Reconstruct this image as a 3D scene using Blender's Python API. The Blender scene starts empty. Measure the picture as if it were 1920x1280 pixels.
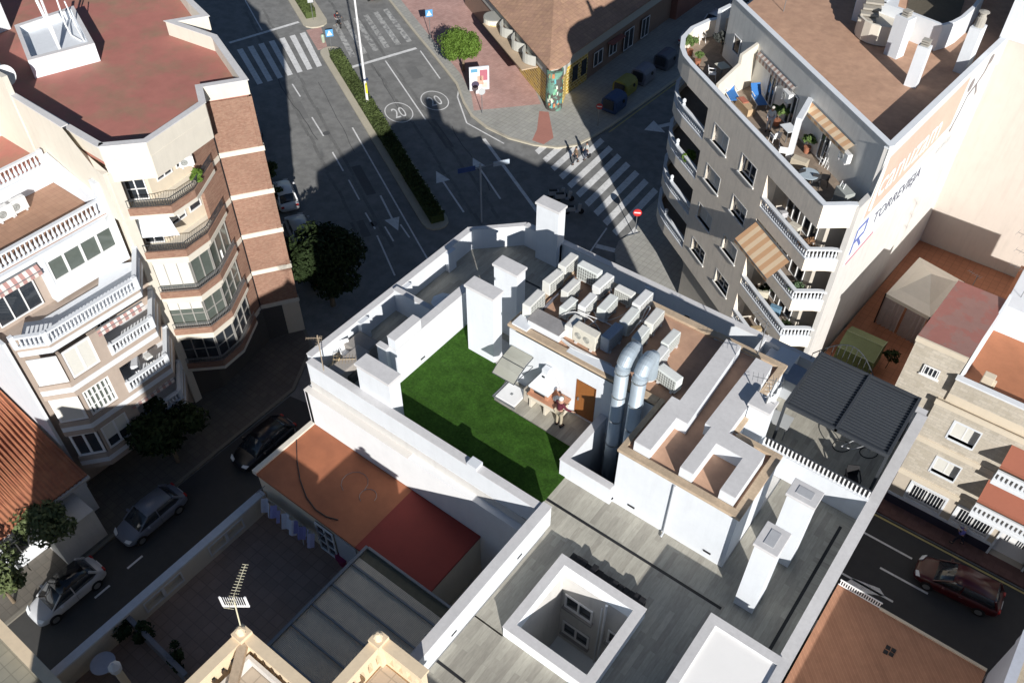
import bpy, bmesh, math, random
from mathutils import Vector, Matrix, noise
random.seed(7)
sc = bpy.context.scene
R = math.radians
# ---------------- camera (drone, 44 m above the street) ----------------
PIT, ROLL, YAW, FPX = R(45.6417), R(0.41529), R(-36.9171), 1649.09
CAMZ = 44.0
_f = Vector((0, math.cos(PIT), -math.sin(PIT))); _r = Vector((1, 0, 0)); _u = _r.cross(_f)
_rr = math.cos(ROLL)*_r + math.sin(ROLL)*_u; _uu = -math.sin(ROLL)*_r + math.cos(ROLL)*_u
_W = Matrix(((math.cos(YAW), math.sin(YAW), 0), (-math.sin(YAW), math.cos(YAW), 0), (0, 0, 1)))
CR, CU, CF = _W @ _rr, _W @ _uu, _W @ _f
cam = bpy.data.objects.new('camera', bpy.data.cameras.new('camera'))
sc.collection.objects.link(cam); sc.camera = cam
m = Matrix((CR, CU, -CF)).transposed().to_4x4(); m.translation = Vector((0, 0, CAMZ))
cam.matrix_world = m
cam.data.sensor_width = 36; cam.data.lens = FPX/1920*36; cam.data.clip_end = 2000; cam.data.clip_start = 0.5
# ---------------- light ----------------
AZ, EL = R(-40.5), R(24.5)
world = bpy.data.worlds.new("World"); sc.world = world; world.use_nodes = True
nt = world.node_tree; bg = nt.nodes['Background']
sky = nt.nodes.new('ShaderNodeTexSky'); sky.sky_type = 'NISHITA'; sky.sun_disc = False
sky.sun_elevation = EL; sky.sun_rotation = R(90)-AZ; sky.air_density = .8; sky.dust_density = .2; sky.ozone_density = 2
nt.links.new(sky.outputs[0], bg.inputs[0]); bg.inputs[1].default_value = 0.05
sl = bpy.data.lights.new('sun', 'SUN'); sl.energy = 5.0; sl.angle = R(0.5); sl.color = (1.0, 0.965, 0.915)
so = bpy.data.objects.new('sun', sl); sc.collection.objects.link(so)
sv = Vector((math.cos(EL)*math.cos(AZ), math.cos(EL)*math.sin(AZ), math.sin(EL)))
so.rotation_euler = sv.to_track_quat('Z', 'Y').to_euler(); so.location = (30, -30, 60)
sc.cycles.max_bounces = 16; sc.cycles.diffuse_bounces = 8
vs = sc.view_settings; vs.view_transform = 'Standard'; vs.look = 'None'; vs.exposure = 0.37; vs.gamma = 1

def at(px, py, z):
    """survey point: where the sight line of a photo pixel (1920x1280) meets height z"""
    d = CR*((px-960)/FPX) - CU*((py-640)/FPX) + CF
    t = (CAMZ-z)/-d.z
    return (d.x*t, d.y*t)
def atv(px, py, z):
    p = at(px, py, z); return Vector((p[0], p[1], z))

# ---------------- materials ----------------
MATS = {}
def mat(name, col, rough=.85, var=.12, scale=3., bump=0., metal=0., bscale=None, col2=None, c2=(.5, .62), alpha=1, pat=None, stretch=None, trans=0, spec=None, stain=0):
    if name in MATS: return MATS[name]
    m = bpy.data.materials.new(name); m.use_nodes = True; MATS[name] = m
    n = m.node_tree.nodes; l = m.node_tree.links; b = n['Principled BSDF']
    b.inputs['Roughness'].default_value = rough; b.inputs['Metallic'].default_value = metal
    if spec is not None: b.inputs['Specular IOR Level'].default_value = spec
    if alpha < 1: b.inputs['Alpha'].default_value = alpha
    if trans: b.inputs['Transmission Weight'].default_value = trans
    tc = n.new('ShaderNodeTexCoord'); src = tc.outputs['Object']
    if stretch:
        mp = n.new('ShaderNodeMapping'); mp.inputs['Scale'].default_value = stretch; l.new(src, mp.inputs[0]); srcn = mp.outputs[0]
    else: srcn = src
    def nz(s, det=5, ro=.6, vec=None):
        t = n.new('ShaderNodeTexNoise'); t.inputs['Scale'].default_value = s; t.inputs['Detail'].default_value = det
        t.inputs['Roughness'].default_value = ro; l.new(vec or srcn, t.inputs['Vector']); return t.outputs['Fac']
    def mix(a, bb, f, mode='MIX'):
        x = n.new('ShaderNodeMix'); x.data_type = 'RGBA'; x.blend_type = mode
        for i, v in ((6, a), (7, bb)):
            if isinstance(v, tuple): x.inputs[i].default_value = (*v[:3], 1)
            else: l.new(v, x.inputs[i])
        if isinstance(f, float): x.inputs[0].default_value = f
        else: l.new(f, x.inputs[0])
        return x.outputs[2]
    def ramp(v, a, bb, lo=0., hi=1.):
        x = n.new('ShaderNodeMapRange'); x.inputs[1].default_value = a; x.inputs[2].default_value = bb
        x.inputs[3].default_value = lo; x.inputs[4].default_value = hi; l.new(v, x.inputs[0]); return x.outputs[0]
    c = tuple(col)
    if name.startswith('white_pl'): stain = .16
    height = None
    if pat in ('brick', 'stone', 'plank', 'plankx', 'tile', 'paver'):
        sx = n.new('ShaderNodeSeparateXYZ'); l.new(src, sx.inputs[0])
        cm = n.new('ShaderNodeCombineXYZ')
        if pat in ('brick', 'stone'):
            ad = n.new('ShaderNodeMath'); ad.operation = 'ADD'; l.new(sx.outputs[0], ad.inputs[0]); l.new(sx.outputs[1], ad.inputs[1])
            l.new(ad.outputs[0], cm.inputs[0]); l.new(sx.outputs[2], cm.inputs[1])
        elif pat == 'plank': l.new(sx.outputs[1], cm.inputs[0]); l.new(sx.outputs[0], cm.inputs[1])
        else: l.new(sx.outputs[0], cm.inputs[0]); l.new(sx.outputs[1], cm.inputs[1])
        bt = n.new('ShaderNodeTexBrick'); l.new(cm.outputs[0], bt.inputs['Vector'])
        W, H, MS, off = {'brick': (.25, .075, .012, .5), 'stone': (.4, .2, .015, .5), 'plank': (1.2, .2, .004, .33), 'plankx': (1.2, .2, .004, .33), 'tile': (.33, .33, .008, 0), 'paver': (.45, .45, .02, 0)}[pat]
        bt.inputs['Scale'].default_value = 1; bt.inputs['Brick Width'].default_value = W; bt.inputs['Row Height'].default_value = H
        bt.inputs['Mortar Size'].default_value = MS; bt.offset = off
        c2_ = col2 or tuple(v*.75 for v in c)
        bt.inputs['Color1'].default_value = (*c, 1); bt.inputs['Color2'].default_value = (*c2_, 1)
        k = 1.25 if pat == 'brick' else (.72 if pat != 'stone' else .8)
        bt.inputs['Mortar'].default_value = (*[min(1, v*k) for v in c], 1)
        cur = bt.outputs['Color']; height = bt.outputs['Fac']
    elif col2:
        cur = mix(c, tuple(col2), ramp(nz(scale, 6, .62), c2[0], c2[1]))
    else: cur = mix(c, c, 0.)
    if var:
        f = ramp(nz(scale*1.7 if pat is None else scale, 7, .7), .25, .75, 1-var, 1+var*.6)
        g = n.new('ShaderNodeCombineColor'); [l.new(f, g.inputs[i]) for i in range(3)]
        cur = mix(cur, g.outputs[0], 1.0, 'MULTIPLY')
        f2 = ramp(nz(scale*.17 if pat is None else .4, 4, .55, src), .3, .7, 1-var*.7, 1+var*.4)
        g2 = n.new('ShaderNodeCombineColor'); [l.new(f2, g2.inputs[i]) for i in range(3)]
        cur = mix(cur, g2.outputs[0], 1.0, 'MULTIPLY')
    if stain:
        mp2 = n.new('ShaderNodeMapping'); mp2.inputs['Scale'].default_value = (2.2, 2.2, .25); l.new(src, mp2.inputs[0])
        f3 = ramp(nz(1.6, 6, .65, mp2.outputs[0]), .5, .8, 0., stain)
        cur = mix(cur, tuple(v*.55 for v in c), f3)
    l.new(cur, b.inputs['Base Color'])
    if bump:
        bn = n.new('ShaderNodeBump'); bn.inputs['Strength'].default_value = min(1, bump); bn.inputs['Distance'].default_value = .02
        l.new(nz(bscale or scale*8, 4, .6), bn.inputs['Height']); l.new(bn.outputs[0], b.inputs['Normal'])
    return m
def wavemat(name, col, period, axis, var=.15, depth=.02, rough=.7, col2=None):
    """ribbed or tiled sheet: ribs repeat every `period` m along the axis"""
    m = mat(name, col, rough, var, 1.5, col2=col2, c2=(.45, .65)); n = m.node_tree.nodes; l = m.node_tree.links; b = n['Principled BSDF']
    tc = n.new('ShaderNodeTexCoord'); w = n.new('ShaderNodeTexWave'); w.bands_direction = axis; w.wave_profile = 'SIN'
    w.inputs['Scale'].default_value = 2*math.pi/period/20*1.0; w.inputs['Distortion'].default_value = 0
    l.new(tc.outputs['Object'], w.inputs['Vector'])
    bn = n.new('ShaderNodeBump'); bn.inputs['Distance'].default_value = depth; bn.inputs['Strength'].default_value = 1
    l.new(w.outputs['Fac'], bn.inputs['Height']); l.new(bn.outputs[0], b.inputs['Normal'])
    return m
WHITE = mat('white_plaster', (.675, .705, .74), .9, .05, 1.2, .15, stain=.10)
WHITE2 = mat('aged_white_plaster', (.61, .595, .57), .9, .07, 1.0, .2, stain=.35)
CAPW = mat('grey_white_coping', (.62, .61, .61), .9, .10, 4, .2, stain=.2)
CREAM = mat('cream_plaster', (.62, .545, .43), .9, .06, 1.0, .15, stain=.15)
LCREAM = mat('pale_cream_plaster', (.66, .615, .53), .9, .06, .8, .15, stain=.2)
BEIGE = mat('beige_plaster', (.42, .345, .29), .9, .08, 1.2, .2, stain=.3)
GREYP = mat('grey_beige_render', (.88, .79, .67), .92, .10, 1.3, 0, stain=.4)
BRICK = mat('red_brown_brick', (.245, .135, .095), .9, .22, 6, .3, pat='brick', col2=(.32, .205, .145))
PBRICK = mat('pale_stone_brick', (.54, .49, .41), .9, .16, 5, .3, pat='stone', col2=(.46, .41, .33))
PLANK = mat('grey_wood_look_tile', (.46, .44, .375), .6, .25, 5, .1, pat='plank', col2=(.33, .31, .265), stretch=(3, .5, 1))
PLANKX = mat('grey_wood_look_tile_turned', (.46, .44, .375), .6, .25, 5, .1, pat='plankx', col2=(.33, .31, .265), stretch=(.5, 3, 1))
TURF = mat('artificial_turf', (.048, .124, .017), .95, .42, 9, .9, bscale=160, col2=(.034, .084, .013), c2=(.38, .62), spec=.1)
TERR = mat('terracotta_membrane', (.52, .32, .215), .85, .14, 1.3, .15, col2=(.44, .265, .18), c2=(.4, .65))
REDR = mat('faded_red_roof_coating', (.44, .175, .14), .8, .14, .55, .15, col2=(.34, .20, .135), c2=(.46, .68))
ORANGE = mat('orange_red_roof_coating', (.40, .145, .07), .85, .16, .7, .15, col2=(.33, .12, .06), c2=(.4, .65))
DRED = mat('dark_red_roof_coating', (.26, .035, .025), .75, .14, .8, .1)
BROWN = mat('brown_roof_tiles', (.40, .235, .155), .85, .12, 1.2, .15, pat='tile', col2=(.36, .205, .135))
COPE = mat('sandy_coping_stone', (.50, .385, .27), .95, .22, 5, .5)
ASPH = mat('asphalt', (.225, .225, .218), .93, .16, .9, .4, bscale=40, col2=(.18, .18, .175), c2=(.42, .6))
CONC = mat('concrete_pavement', (.39, .385, .35), .92, .14, 2, .3, pat='paver', col2=(.35, .345, .32))
KERB = mat('kerb_stone', (.48, .44, .35), .9, .12, 4, .2)
PINK = mat('pink_paving', (.52, .33, .29), .92, .16, 1.5, .3, pat='tile', col2=(.46, .28, .245))
PAINT = mat('worn_road_paint', (.74, .74, .73), .8, .14, 3, .1, col2=(.56, .56, .55), c2=(.5, .7))
YELLOW = mat('yellow_road_paint', (.50, .42, .17), .85, .2, 3)
GLASS = mat('dark_window_glass', (.028, .034, .042), .06, .0, 1, spec=.8)
GLASSG = mat('greenish_window_glass', (.11, .13, .115), .1, .15, 2, spec=.8)
WFR = mat('white_frame_paint', (.80, .80, .80), .45, .03, 3)
SHUT = mat('pale_roller_blind', (.66, .65, .60), .7, .06, 2)
BLACK = mat('black_plastic', (.012, .012, .014), .6, .2, 4)
DARK = mat('dark_grey_metal', (.045, .05, .058), .5, .1, 4)
GALV = mat('galvanised_steel', (.40, .47, .53), .5, .10, 3, 0, metal=.3)
ACW = mat('ac_unit_white', (.76, .77, .76), .45, .05, 4)
ACG = mat('ac_unit_grille', (.22, .23, .22), .5, .1, 10)
CABLE = mat('pipe_insulation_white', (.62, .62, .62), .7, .1, 5)
METAL = mat('grey_metal', (.30, .31, .32), .4, .1, 5, metal=.6)
RED = mat('red_paint', (.42, .02, .02), .4, .05, 3)
WOOD = mat('brown_door_wood', (.30, .115, .03), .55, .25, 4, .1, stretch=(6, 6, .6))
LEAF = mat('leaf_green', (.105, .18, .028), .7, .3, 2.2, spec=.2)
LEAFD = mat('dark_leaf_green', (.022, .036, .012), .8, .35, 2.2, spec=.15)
HEDGE = mat('hedge_green', (.070, .095, .032), .85, .35, 3, spec=.15)
BARK = mat('tree_bark', (.20, .15, .10), .95, .3, 5, .5)
SKIN = mat('skin', (.45, .27, .19), .6, .05, 5)
TYRE = mat('tyre_rubber', (.015, .015, .016), .85, .1, 5)
GREYT = mat('pergola_slats', (.055, .062, .072), .5, .08, 4)

# ---------------- builders ----------------
COL = sc.collection
def T(name, label=None, cat=None, base=(0, 0, 0), group=None, rot=0, kind=None):
    o = bpy.data.objects.new(name, None); COL.objects.link(o); o.empty_display_size = .3
    o.location = base; o.rotation_euler = (0, 0, rot)
    tag(o, label, cat, group, kind); return o
def tag(o, label=None, cat=None, group=None, kind=None):
    if label: o['label'] = label
    if cat: o['category'] = cat
    if group: o['group'] = group
    if kind: o['kind'] = kind
    return o
class MB:
    def __init__(s): s.v = []; s.f = []
    def add(s, vs, fs):
        k = len(s.v); s.v += [tuple(v) for v in vs]; s.f += [tuple(i+k for i in f) for f in fs]; return s
    def box(s, x0, x1, y0, y1, z0, z1):
        return s.add([(x0, y0, z0), (x1, y0, z0), (x1, y1, z0), (x0, y1, z0), (x0, y0, z1), (x1, y0, z1), (x1, y1, z1), (x0, y1, z1)],
                     [(0, 3, 2, 1), (4, 5, 6, 7), (0, 1, 5, 4), (1, 2, 6, 5), (2, 3, 7, 6), (3, 0, 4, 7)])
    def ob(s, c, u, w, z0, z1):
        """box on footprint centre c with half-vectors u, w"""
        p = [(c[0]+a*u[0]+b*w[0], c[1]+a*u[1]+b*w[1]) for a, b in ((-1, -1), (1, -1), (1, 1), (-1, 1))]
        return s.prism(p, z0, z1)
    def prism(s, poly, z0, z1):
        n = len(poly)
        z0s = z0 if isinstance(z0, (list, tuple)) else [z0]*n; z1s = z1 if isinstance(z1, (list, tuple)) else [z1]*n
        return s.add([(p[0], p[1], z) for p, z in zip(poly, z0s)]+[(p[0], p[1], z) for p, z in zip(poly, z1s)],
                     [tuple(range(n-1, -1, -1)), tuple(range(n, 2*n))]+[(i, (i+1) % n, n+(i+1) % n, n+i) for i in range(n)])
    def quad(s, *p): return s.add(p, [tuple(range(len(p)))])
    def beam(s, a, b, w, h=None):
        h = h or w; a = Vector(a); b = Vector(b); d = (b-a).normalized()
        up = Vector((0, 0, 1)) if abs(d.z) < .95 else Vector((0, 1, 0))
        x = d.cross(up).normalized()*w/2; y = x.cross(d).normalized()*h/2
        return s.add([a-x-y, a+x-y, a+x+y, a-x+y, b-x-y, b+x-y, b+x+y, b-x+y], [(0, 1, 2, 3), (7, 6, 5, 4), (0, 4, 5, 1), (1, 5, 6, 2), (2, 6, 7, 3), (3, 7, 4, 0)])
    def tube(s, pts, r, n=8, cap=True):
        pts = [Vector(p) for p in pts]; rs = r if isinstance(r, (list, tuple)) else [r]*len(pts); k = len(s.v); V = []
        for i, p in enumerate(pts):
            d = (pts[min(i+1, len(pts)-1)]-pts[max(i-1, 0)]).normalized()
            up = Vector((0, 0, 1)) if abs(d.z) < .9 else Vector((1, 0, 0))
            x = d.cross(up).normalized(); y = x.cross(d)
            if i and x.dot(px) < 0 and abs(x.dot(px)) > .5: x = -x; y = -y
            px = x
            V += [p+(x*math.cos(2*math.pi*j/n)+y*math.sin(2*math.pi*j/n))*rs[i] for j in range(n)]
        F = [(i*n+j, i*n+(j+1) % n, (i+1)*n+(j+1) % n, (i+1)*n+j) for i in range(len(pts)-1) for j in range(n)]
        if cap: F += [tuple(range(n)), tuple((len(pts)-1)*n+j for j in range(n))]
        return s.add(V, F)
    def lathe(s, c, prof, n=12):
        """profile [(r, z)] turned about the vertical through c"""
        V = [(c[0]+r*math.cos(2*math.pi*j/n), c[1]+r*math.sin(2*math.pi*j/n), c[2]+z) for r, z in prof for j in range(n)]
        F = [(i*n+j, i*n+(j+1) % n, (i+1)*n+(j+1) % n, (i+1)*n+j) for i in range(len(prof)-1) for j in range(n)]
        F += [tuple(range(n)), tuple((len(prof)-1)*n+j for j in range(n))]
        return s.add(V, F)
    def disc(s, c, axis, r, t, n=14):
        a = Vector(c); d = Vector(axis).normalized(); return s.tube([a-d*t/2, a+d*t/2], r, n)
    def build(s, name, m, parent=None, smooth=False, bevel=0, kind=None, label=None, cat=None, group=None, fix=True):
        me = bpy.data.meshes.new(name); me.from_pydata(s.v, [], s.f)
        if fix:
            b = bmesh.new(); b.from_mesh(me)
            bmesh.ops.recalc_face_normals(b, faces=b.faces); b.to_mesh(me); b.free()
        me.materials.append(m)
        if smooth: me.polygons.foreach_set('use_smooth', [True]*len(me.polygons))
        o = bpy.data.objects.new(name, me); COL.objects.link(o)
        if parent:
            o.parent = parent
            if not parent.get('_local'):
                inv = Matrix.Identity(4)
                q = parent
                while q: inv = inv @ Matrix.Translation(-Vector(q.location)); q = q.parent if q.parent and q.type == 'EMPTY' else None
                if parent.type == 'EMPTY': o.matrix_parent_inverse = inv
        if bevel:
            md = o.modifiers.new('bevel', 'BEVEL'); md.width = bevel; md.segments = 2; md.limit_method = 'ANGLE'
        tag(o, label, cat, group, kind); return o
def L(t): t['_local'] = 1; return t          # parts of t are modelled about its own origin
def copy_tree(o, parent=None):
    c = o.copy(); COL.objects.link(c)
    if parent: c.parent = parent
    for ch in list(o.children): copy_tree(ch, c)
    return c
def offs(pts, d):
    """polyline offset, positive = to the left of travel (inwards)"""
    out = []
    for i, p in enumerate(pts):
        a = Vector(pts[max(i-1, 0)][:2]); b = Vector(pts[i][:2]); c = Vector(pts[min(i+1, len(pts)-1)][:2])
        n = []
        for s, e in ((a, b), (b, c)):
            v = e-s
            if v.length > 1e-6: v.normalize(); n.append(Vector((-v.y, v.x)))
        k = sum(n, Vector((0, 0))); k.normalize(); sc_ = d/max(.35, k.dot(n[0])); out.append((b.x+k.x*sc_, b.y+k.y*sc_))
    return out
def strip(B, pts, d0, d1, z0, z1):
    a = offs(pts, d0); b = offs(pts, d1)
    for i in range(len(pts)-1): B.prism([a[i], a[i+1], b[i+1], b[i]], z0, z1)
    return B
def resample(pts, sp):
    out = []
    for a, b in zip(pts[:-1], pts[1:]):
        a = Vector(a[:2]); b = Vector(b[:2]); Ln = (b-a).length; k = max(1, round(Ln/sp))
        for i in range(k): out.append((a.lerp(b, (i+.5)/k), (b-a).normalized()))
    return out
def balustrade(pts, z0, h, m, parent, sp=.21, r=.065, posts=True, name='balustrade'):
    B = MB(); strip(B, pts, 0, .2, z0, z0+.08); strip(B, pts, -.02, .22, z0+h-.1, z0+h)
    q = offs(pts, .1)
    for p, d in resample(q, sp):
        B.lathe((p.x, p.y, z0+.08), [(r*.75, 0), (r*.6, .06), (r*1.15, h*.24), (r*.55, h*.52), (r*.45, h*.72), (r*.8, h-.18)], 6)
    if posts:
        for p in q: B.ob(p, (.11, 0), (0, .11), z0, z0+h+.07)
    return B.build(name, m, parent)
class PL:
    """vertical facade plane from p0 to p1, outside on the right hand of travel; (s, d inward) -> plan point"""
    def __init__(s, p0, p1):
        s.a = Vector(p0[:2]); s.b = Vector(p1[:2]); s.L = (s.b-s.a).length; s.u = (s.b-s.a)/s.L; s.n = Vector((s.u.y, -s.u.x))
    def p(s, t, d=0): v = s.a+s.u*t-s.n*d; return (v.x, v.y)
    def P(s, t, d, z): v = s.p(t, d); return (v[0], v[1], z)
    def bx(s, B, s0, s1, d0, d1, z0, z1): return B.prism([s.p(s0, d0), s.p(s1, d0), s.p(s1, d1), s.p(s0, d1)], z0, z1)
def wall(B, pl, s0, s1, z0, z1, holes):
    """wall face with real openings and reveals; holes (s0, s1, z0, z1, depth)"""
    S = sorted({s0, s1, *[h[0] for h in holes], *[h[1] for h in holes]}); Zs = sorted({z0, z1, *[h[2] for h in holes], *[h[3] for h in holes]})
    for a, b in zip(S[:-1], S[1:]):
        for c, d in zip(Zs[:-1], Zs[1:]):
            if any(h[0] <= (a+b)/2 <= h[1] and h[2] <= (c+d)/2 <= h[3] for h in holes): continue
            B.quad(pl.P(a, 0, c), pl.P(b, 0, c), pl.P(b, 0, d), pl.P(a, 0, d))
    for a, b, c, d, t in [h[:5] for h in holes]:
        B.quad(pl.P(a, 0, c), pl.P(b, 0, c), pl.P(b, t, c), pl.P(a, t, c)); B.quad(pl.P(a, 0, d), pl.P(b, 0, d), pl.P(b, t, d), pl.P(a, t, d))
        B.quad(pl.P(a, 0, c), pl.P(a, 0, d), pl.P(a, t, d), pl.P(a, t, c)); B.quad(pl.P(b, 0, c), pl.P(b, 0, d), pl.P(b, t, d), pl.P(b, t, c))
    return B
def window(pl, s0, s1, z0, z1, d, parent, n=2, rows=1, fm=None, gm=None, blind=0., fw=.06, name='window'):
    """frame with mullions and pane (sub-part); blind = share of the height covered by a roller blind"""
    F = MB(); pl.bx(F, s0, s1, d-.06, d, z0, z0+fw); pl.bx(F, s0, s1, d-.06, d, z1-fw, z1)
    for i in range(n+1):
        s = s0+(s1-s0)*i/n; a = max(s0, s-fw/2); b = min(s1, s+fw/2)
        if i == 0: b = s0+fw
        if i == n: a = s1-fw
        pl.bx(F, a, b, d-.058, d, z0+fw, z1-fw)
    for j in range(1, rows): z = z0+(z1-z0)*j/rows; pl.bx(F, s0+fw, s1-fw, d-.05, d-.005, z-.02, z+.02)
    f = F.build(name, fm or WFR, parent)
    G = MB(); pl.bx(G, s0, s1, d+.004, d+.02, z0, z1); G.build('pane', gm or GLASS, f)
    if blind:
        G = MB(); zb = z1-(z1-z0)*blind
        pl.bx(G, s0+.03, s1-.03, d-.045, d-.012, zb, z1-.03); G.build('roller_blind', SHUT, f)
    return f
def text_mesh(name, body, size, m, parent, loc, xdir, ydir, ext=.01, bold=0., shear=0., align='LEFT', xs=1.):
    cu = bpy.data.curves.new('t', 'FONT'); cu.body = body; cu.size = size; cu.extrude = ext; cu.offset = bold; cu.shear = shear; cu.align_x = align; cu.resolution_u = 3
    o = bpy.data.objects.new('t', cu); COL.objects.link(o)
    me = bpy.data.meshes.new_from_object(o.evaluated_get(bpy.context.evaluated_depsgraph_get())); bpy.data.objects.remove(o)
    x = Vector(xdir).normalized(); y = Vector(ydir).normalized(); z = x.cross(y)
    M = Matrix((x*xs, y, z)).transposed().to_4x4(); M.translation = Vector(loc); me.transform(M)
    b = MB(); b.v = [tuple(v.co) for v in me.vertices]; b.f = [tuple(p.vertices) for p in me.polygons]
    return b.build(name, m, parent, fix=False)
# ================= streets =================
def sheet(name, poly, z, m, h=0):
    B = MB()
    if h: B.prism(poly, z, z+h)
    else: B.quad(*[(p[0], p[1], z) for p in poly])
    return B.build(name, m, kind='structure', fix=bool(h))
def flat(B, poly, z): B.quad(*[(p[0], p[1], z) for p in poly])
B = MB(); B.quad((-400, -400, 0), (400, -400, 0), (400, 500, 0), (-400, 500, 0)); B.build('ground', ASPH, kind='structure', fix=False)
# avenue direction and cross direction
AV = Vector((40, -22)).normalized(); AX = Vector((AV.y*-1, AV.x))     # AX points across, to the shop side
def av(s, t): v = Vector((-78.2, 61.8))+AV*s+AX*t; return (v.x, v.y)   # s along the median kerb, t across
# median: kerb ring + hedge; the walkway gap at the crosswalk
def rounded(s0, s1, t0, t1, r0=True, r1=True):
    p = []; c = (t0+t1)/2; r = (t1-t0)/2
    if r1: p += [av(s1-r+r*math.sin(a), c-r*math.cos(a)) for a in [R(x) for x in range(0, 181, 30)]]
    else: p += [av(s1, t0), av(s1, t1)]
    if r0: p += [av(s0+r-r*math.sin(a), c+r*math.cos(a)) for a in [R(x) for x in range(0, 181, 30)]]
    else: p += [av(s0, t1), av(s0, t0)]
    return p
sheet('median_kerb', rounded(-60, 7.9, -.05, 2.6, False), 0, KERB, .14)
sheet('median_kerb', rounded(12.6, 45.4, -.05, 2.1), 0, KERB, .14)
sheet('median_walkway', [av(7.9, -.05), av(12.6, -.05), av(12.6, 1.0), av(7.9, 1.6)], 0, PINK, .03)
def hedge(name, poly_fn, s0, s1, label, n):
    B = MB(); random.seed(int(s0*10)+3)
    for i in range(n):
        s = random.uniform(s0, s1); t = random.uniform(.55, 1.75); z = .2+.75*random.random()**.6
        if random.random() < .35: z = .95+random.uniform(-.08, .1)
        c = Vector((*poly_fn(s, t), z)); r = random.uniform(.05, .11)
        a = Vector([random.gauss(0, 1) for _ in range(3)]).normalized(); b = a.orthogonal().normalized(); c2 = a.cross(b)
        B.quad(c-b*r-c2*r*.6, c+b*r-c2*r*.6, c+b*r+c2*r*.6, c-b*r+c2*r*.6)
    core = MB(); k = 40
    o = B.build(name, HEDGE, fix=False)
    for i in range(k):
        a = s0+(s1-s0)*i/k; b = s0+(s1-s0)*(i+1)/k; h = .82+random.uniform(-.06, .06)
        core.prism([poly_fn(a, .6), poly_fn(b, .6), poly_fn(b, 1.7), poly_fn(a, 1.7)], .14, h)
    core.build('foliage', HEDGE, o)
    return tag(o, label, 'hedge', 'hedges on the median of the avenue')
hedge('hedge', av, -6, 5.6, 'clipped green hedge on the median beyond the crosswalks, near the top edge', 3500)
hedge('hedge', av, 15.0, 44.6, 'long clipped green hedge on the median, running from the street lamp pole into the shadow', 9000)
# pavements
KP = [(-75, 72.5), (-69.34, 68.77), (-61.53, 64.52), (-56.97, 62.14), (-51.4, 59.1), (-48.6, 56.8), (-46.6, 55.5), (-44.2, 54.75), (-41.5, 54.6), (-39.1, 55.1), (-37.2, 56.0), (-36.1, 57.3), (-35.7, 59), (-35.35, 62), (-34.8, 73.3), (-34.5, 100)]
sheet('corner_pavement', KP+[(-75, 100)], 0, CONC, .13)
B = MB(); strip(B, KP, -.12, .12, 0.02, .145); B.build('kerb', KERB, kind='structure')
sheet('pink_pavement', [(-75, 74.2), (-69.2, 70.0), (-61.4, 65.7), (-52.0, 60.6), (-48.9, 58.3), (-46.9, 56.2), (-42.6, 61.0), (-55, 72), (-70, 84)], .134, PINK)
sheet('tactile_paving', [(-42.0, 59.9), (-41.2, 60.3), (-38.3, 57.0), (-38.4, 55.6), (-39.6, 55.5), (-40.3, 57.2)], .134, mat('red_tactile_paving', (.42, .19, .15), .9, .1))
LP = [(-75.5, 45.2), (-67, 41.5), (-55.5, 35.0), (-47.0, 31.0), (-40.5, 27.5), (-36.5, 25.5), (-34.6, 22), (-34.5, 8), (-34.4, 1.6), (-34.4, -20)]
sheet('left_pavement', list(reversed(LP))+[(-100, 55), (-100, -20)], 0, mat('shade_darkened_pavement', (.145, .13, .11), .92, .16, 2, .3, pat='paver', col2=(.12, .11, .095)), .13)  # paving colour darkened to carry the deep shade of the left street
B = MB(); strip(B, LP, -.12, .1, .02, .145); B.build('kerb', mat('shade_darkened_kerb', (.2, .185, .155), .9, .15, 4), kind='structure')  # kerb colour lowered too, shade put into the stone
# right-hand pavements and street
sheet('brown_pavement', [(-9.5, 36.25), (40, 36.6), (40, 39.5), (-9.5, 39.5)], 0, mat('brown_paving', (.16, .085, .075), .9, .15, 2, pat='tile'), .13)
sheet('side_street', [(-34.4, -25), (-21.6, -25), (-21.6, 24), (-34.4, 21.5)], .001, mat('shade_darkened_asphalt', (.06, .059, .057), .9, .14, 1.2, .4, bscale=40))  # asphalt darker than the avenue, the street's shade is in its colour
sheet('side_street', [(-9.4, 27.7), (60, 27.7), (60, 36.5), (-9.4, 36.2)], .001, mat('shade_dark_asphalt_right', (.05, .05, .052), .9, .12, 1.2, .4, bscale=40))  # dark overlay: building shade painted into the right street surface
sheet('pavement_under_building', [(-21.6, -20), (-21.6, 25.4), (-19.9, 27.2), (-9.4, 27.7), (20, 27.7), (20, -20)], 0, CONC, .13)
isl = [(-25.6, 49.1), (-25.0, 50.2), (-23.7, 50.3), (-18.5, 46.6), (-9, 39.7), (-8.6, 37.5), (-13, 38.6), (-18.6, 42.2), (-22.0, 44.3), (-24.4, 45.6), (-25.4, 47.0), (-25.8, 48.2)]
sheet('corner_pavement_right', isl, 0, CONC, .13)
sheet('pavement_by_grey_building', [(-26.2, 52.2), (-25.5, 50.4), (-23.5, 49.6), (-9, 39.6), (-9, 60), (-26.2, 60), (-30.2, 100), (-20, 100), (-20, 60), (-26, 56)][:6], 0, CONC, .125)
# ---- markings ----
def stripes(n, f, m=PAINT, z=.006):
    B = MB()
    for q in f: flat(B, q, z)
    return B.build(n, m, kind='structure', fix=False)
def quadline(p, q, w):
    d = (Vector(q)-Vector(p)).normalized(); x = Vector((-d.y, d.x))*w/2; p = Vector(p); q = Vector(q)
    return [tuple(p-x), tuple(p+x), tuple(q+x), tuple(q-x)]
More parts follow.
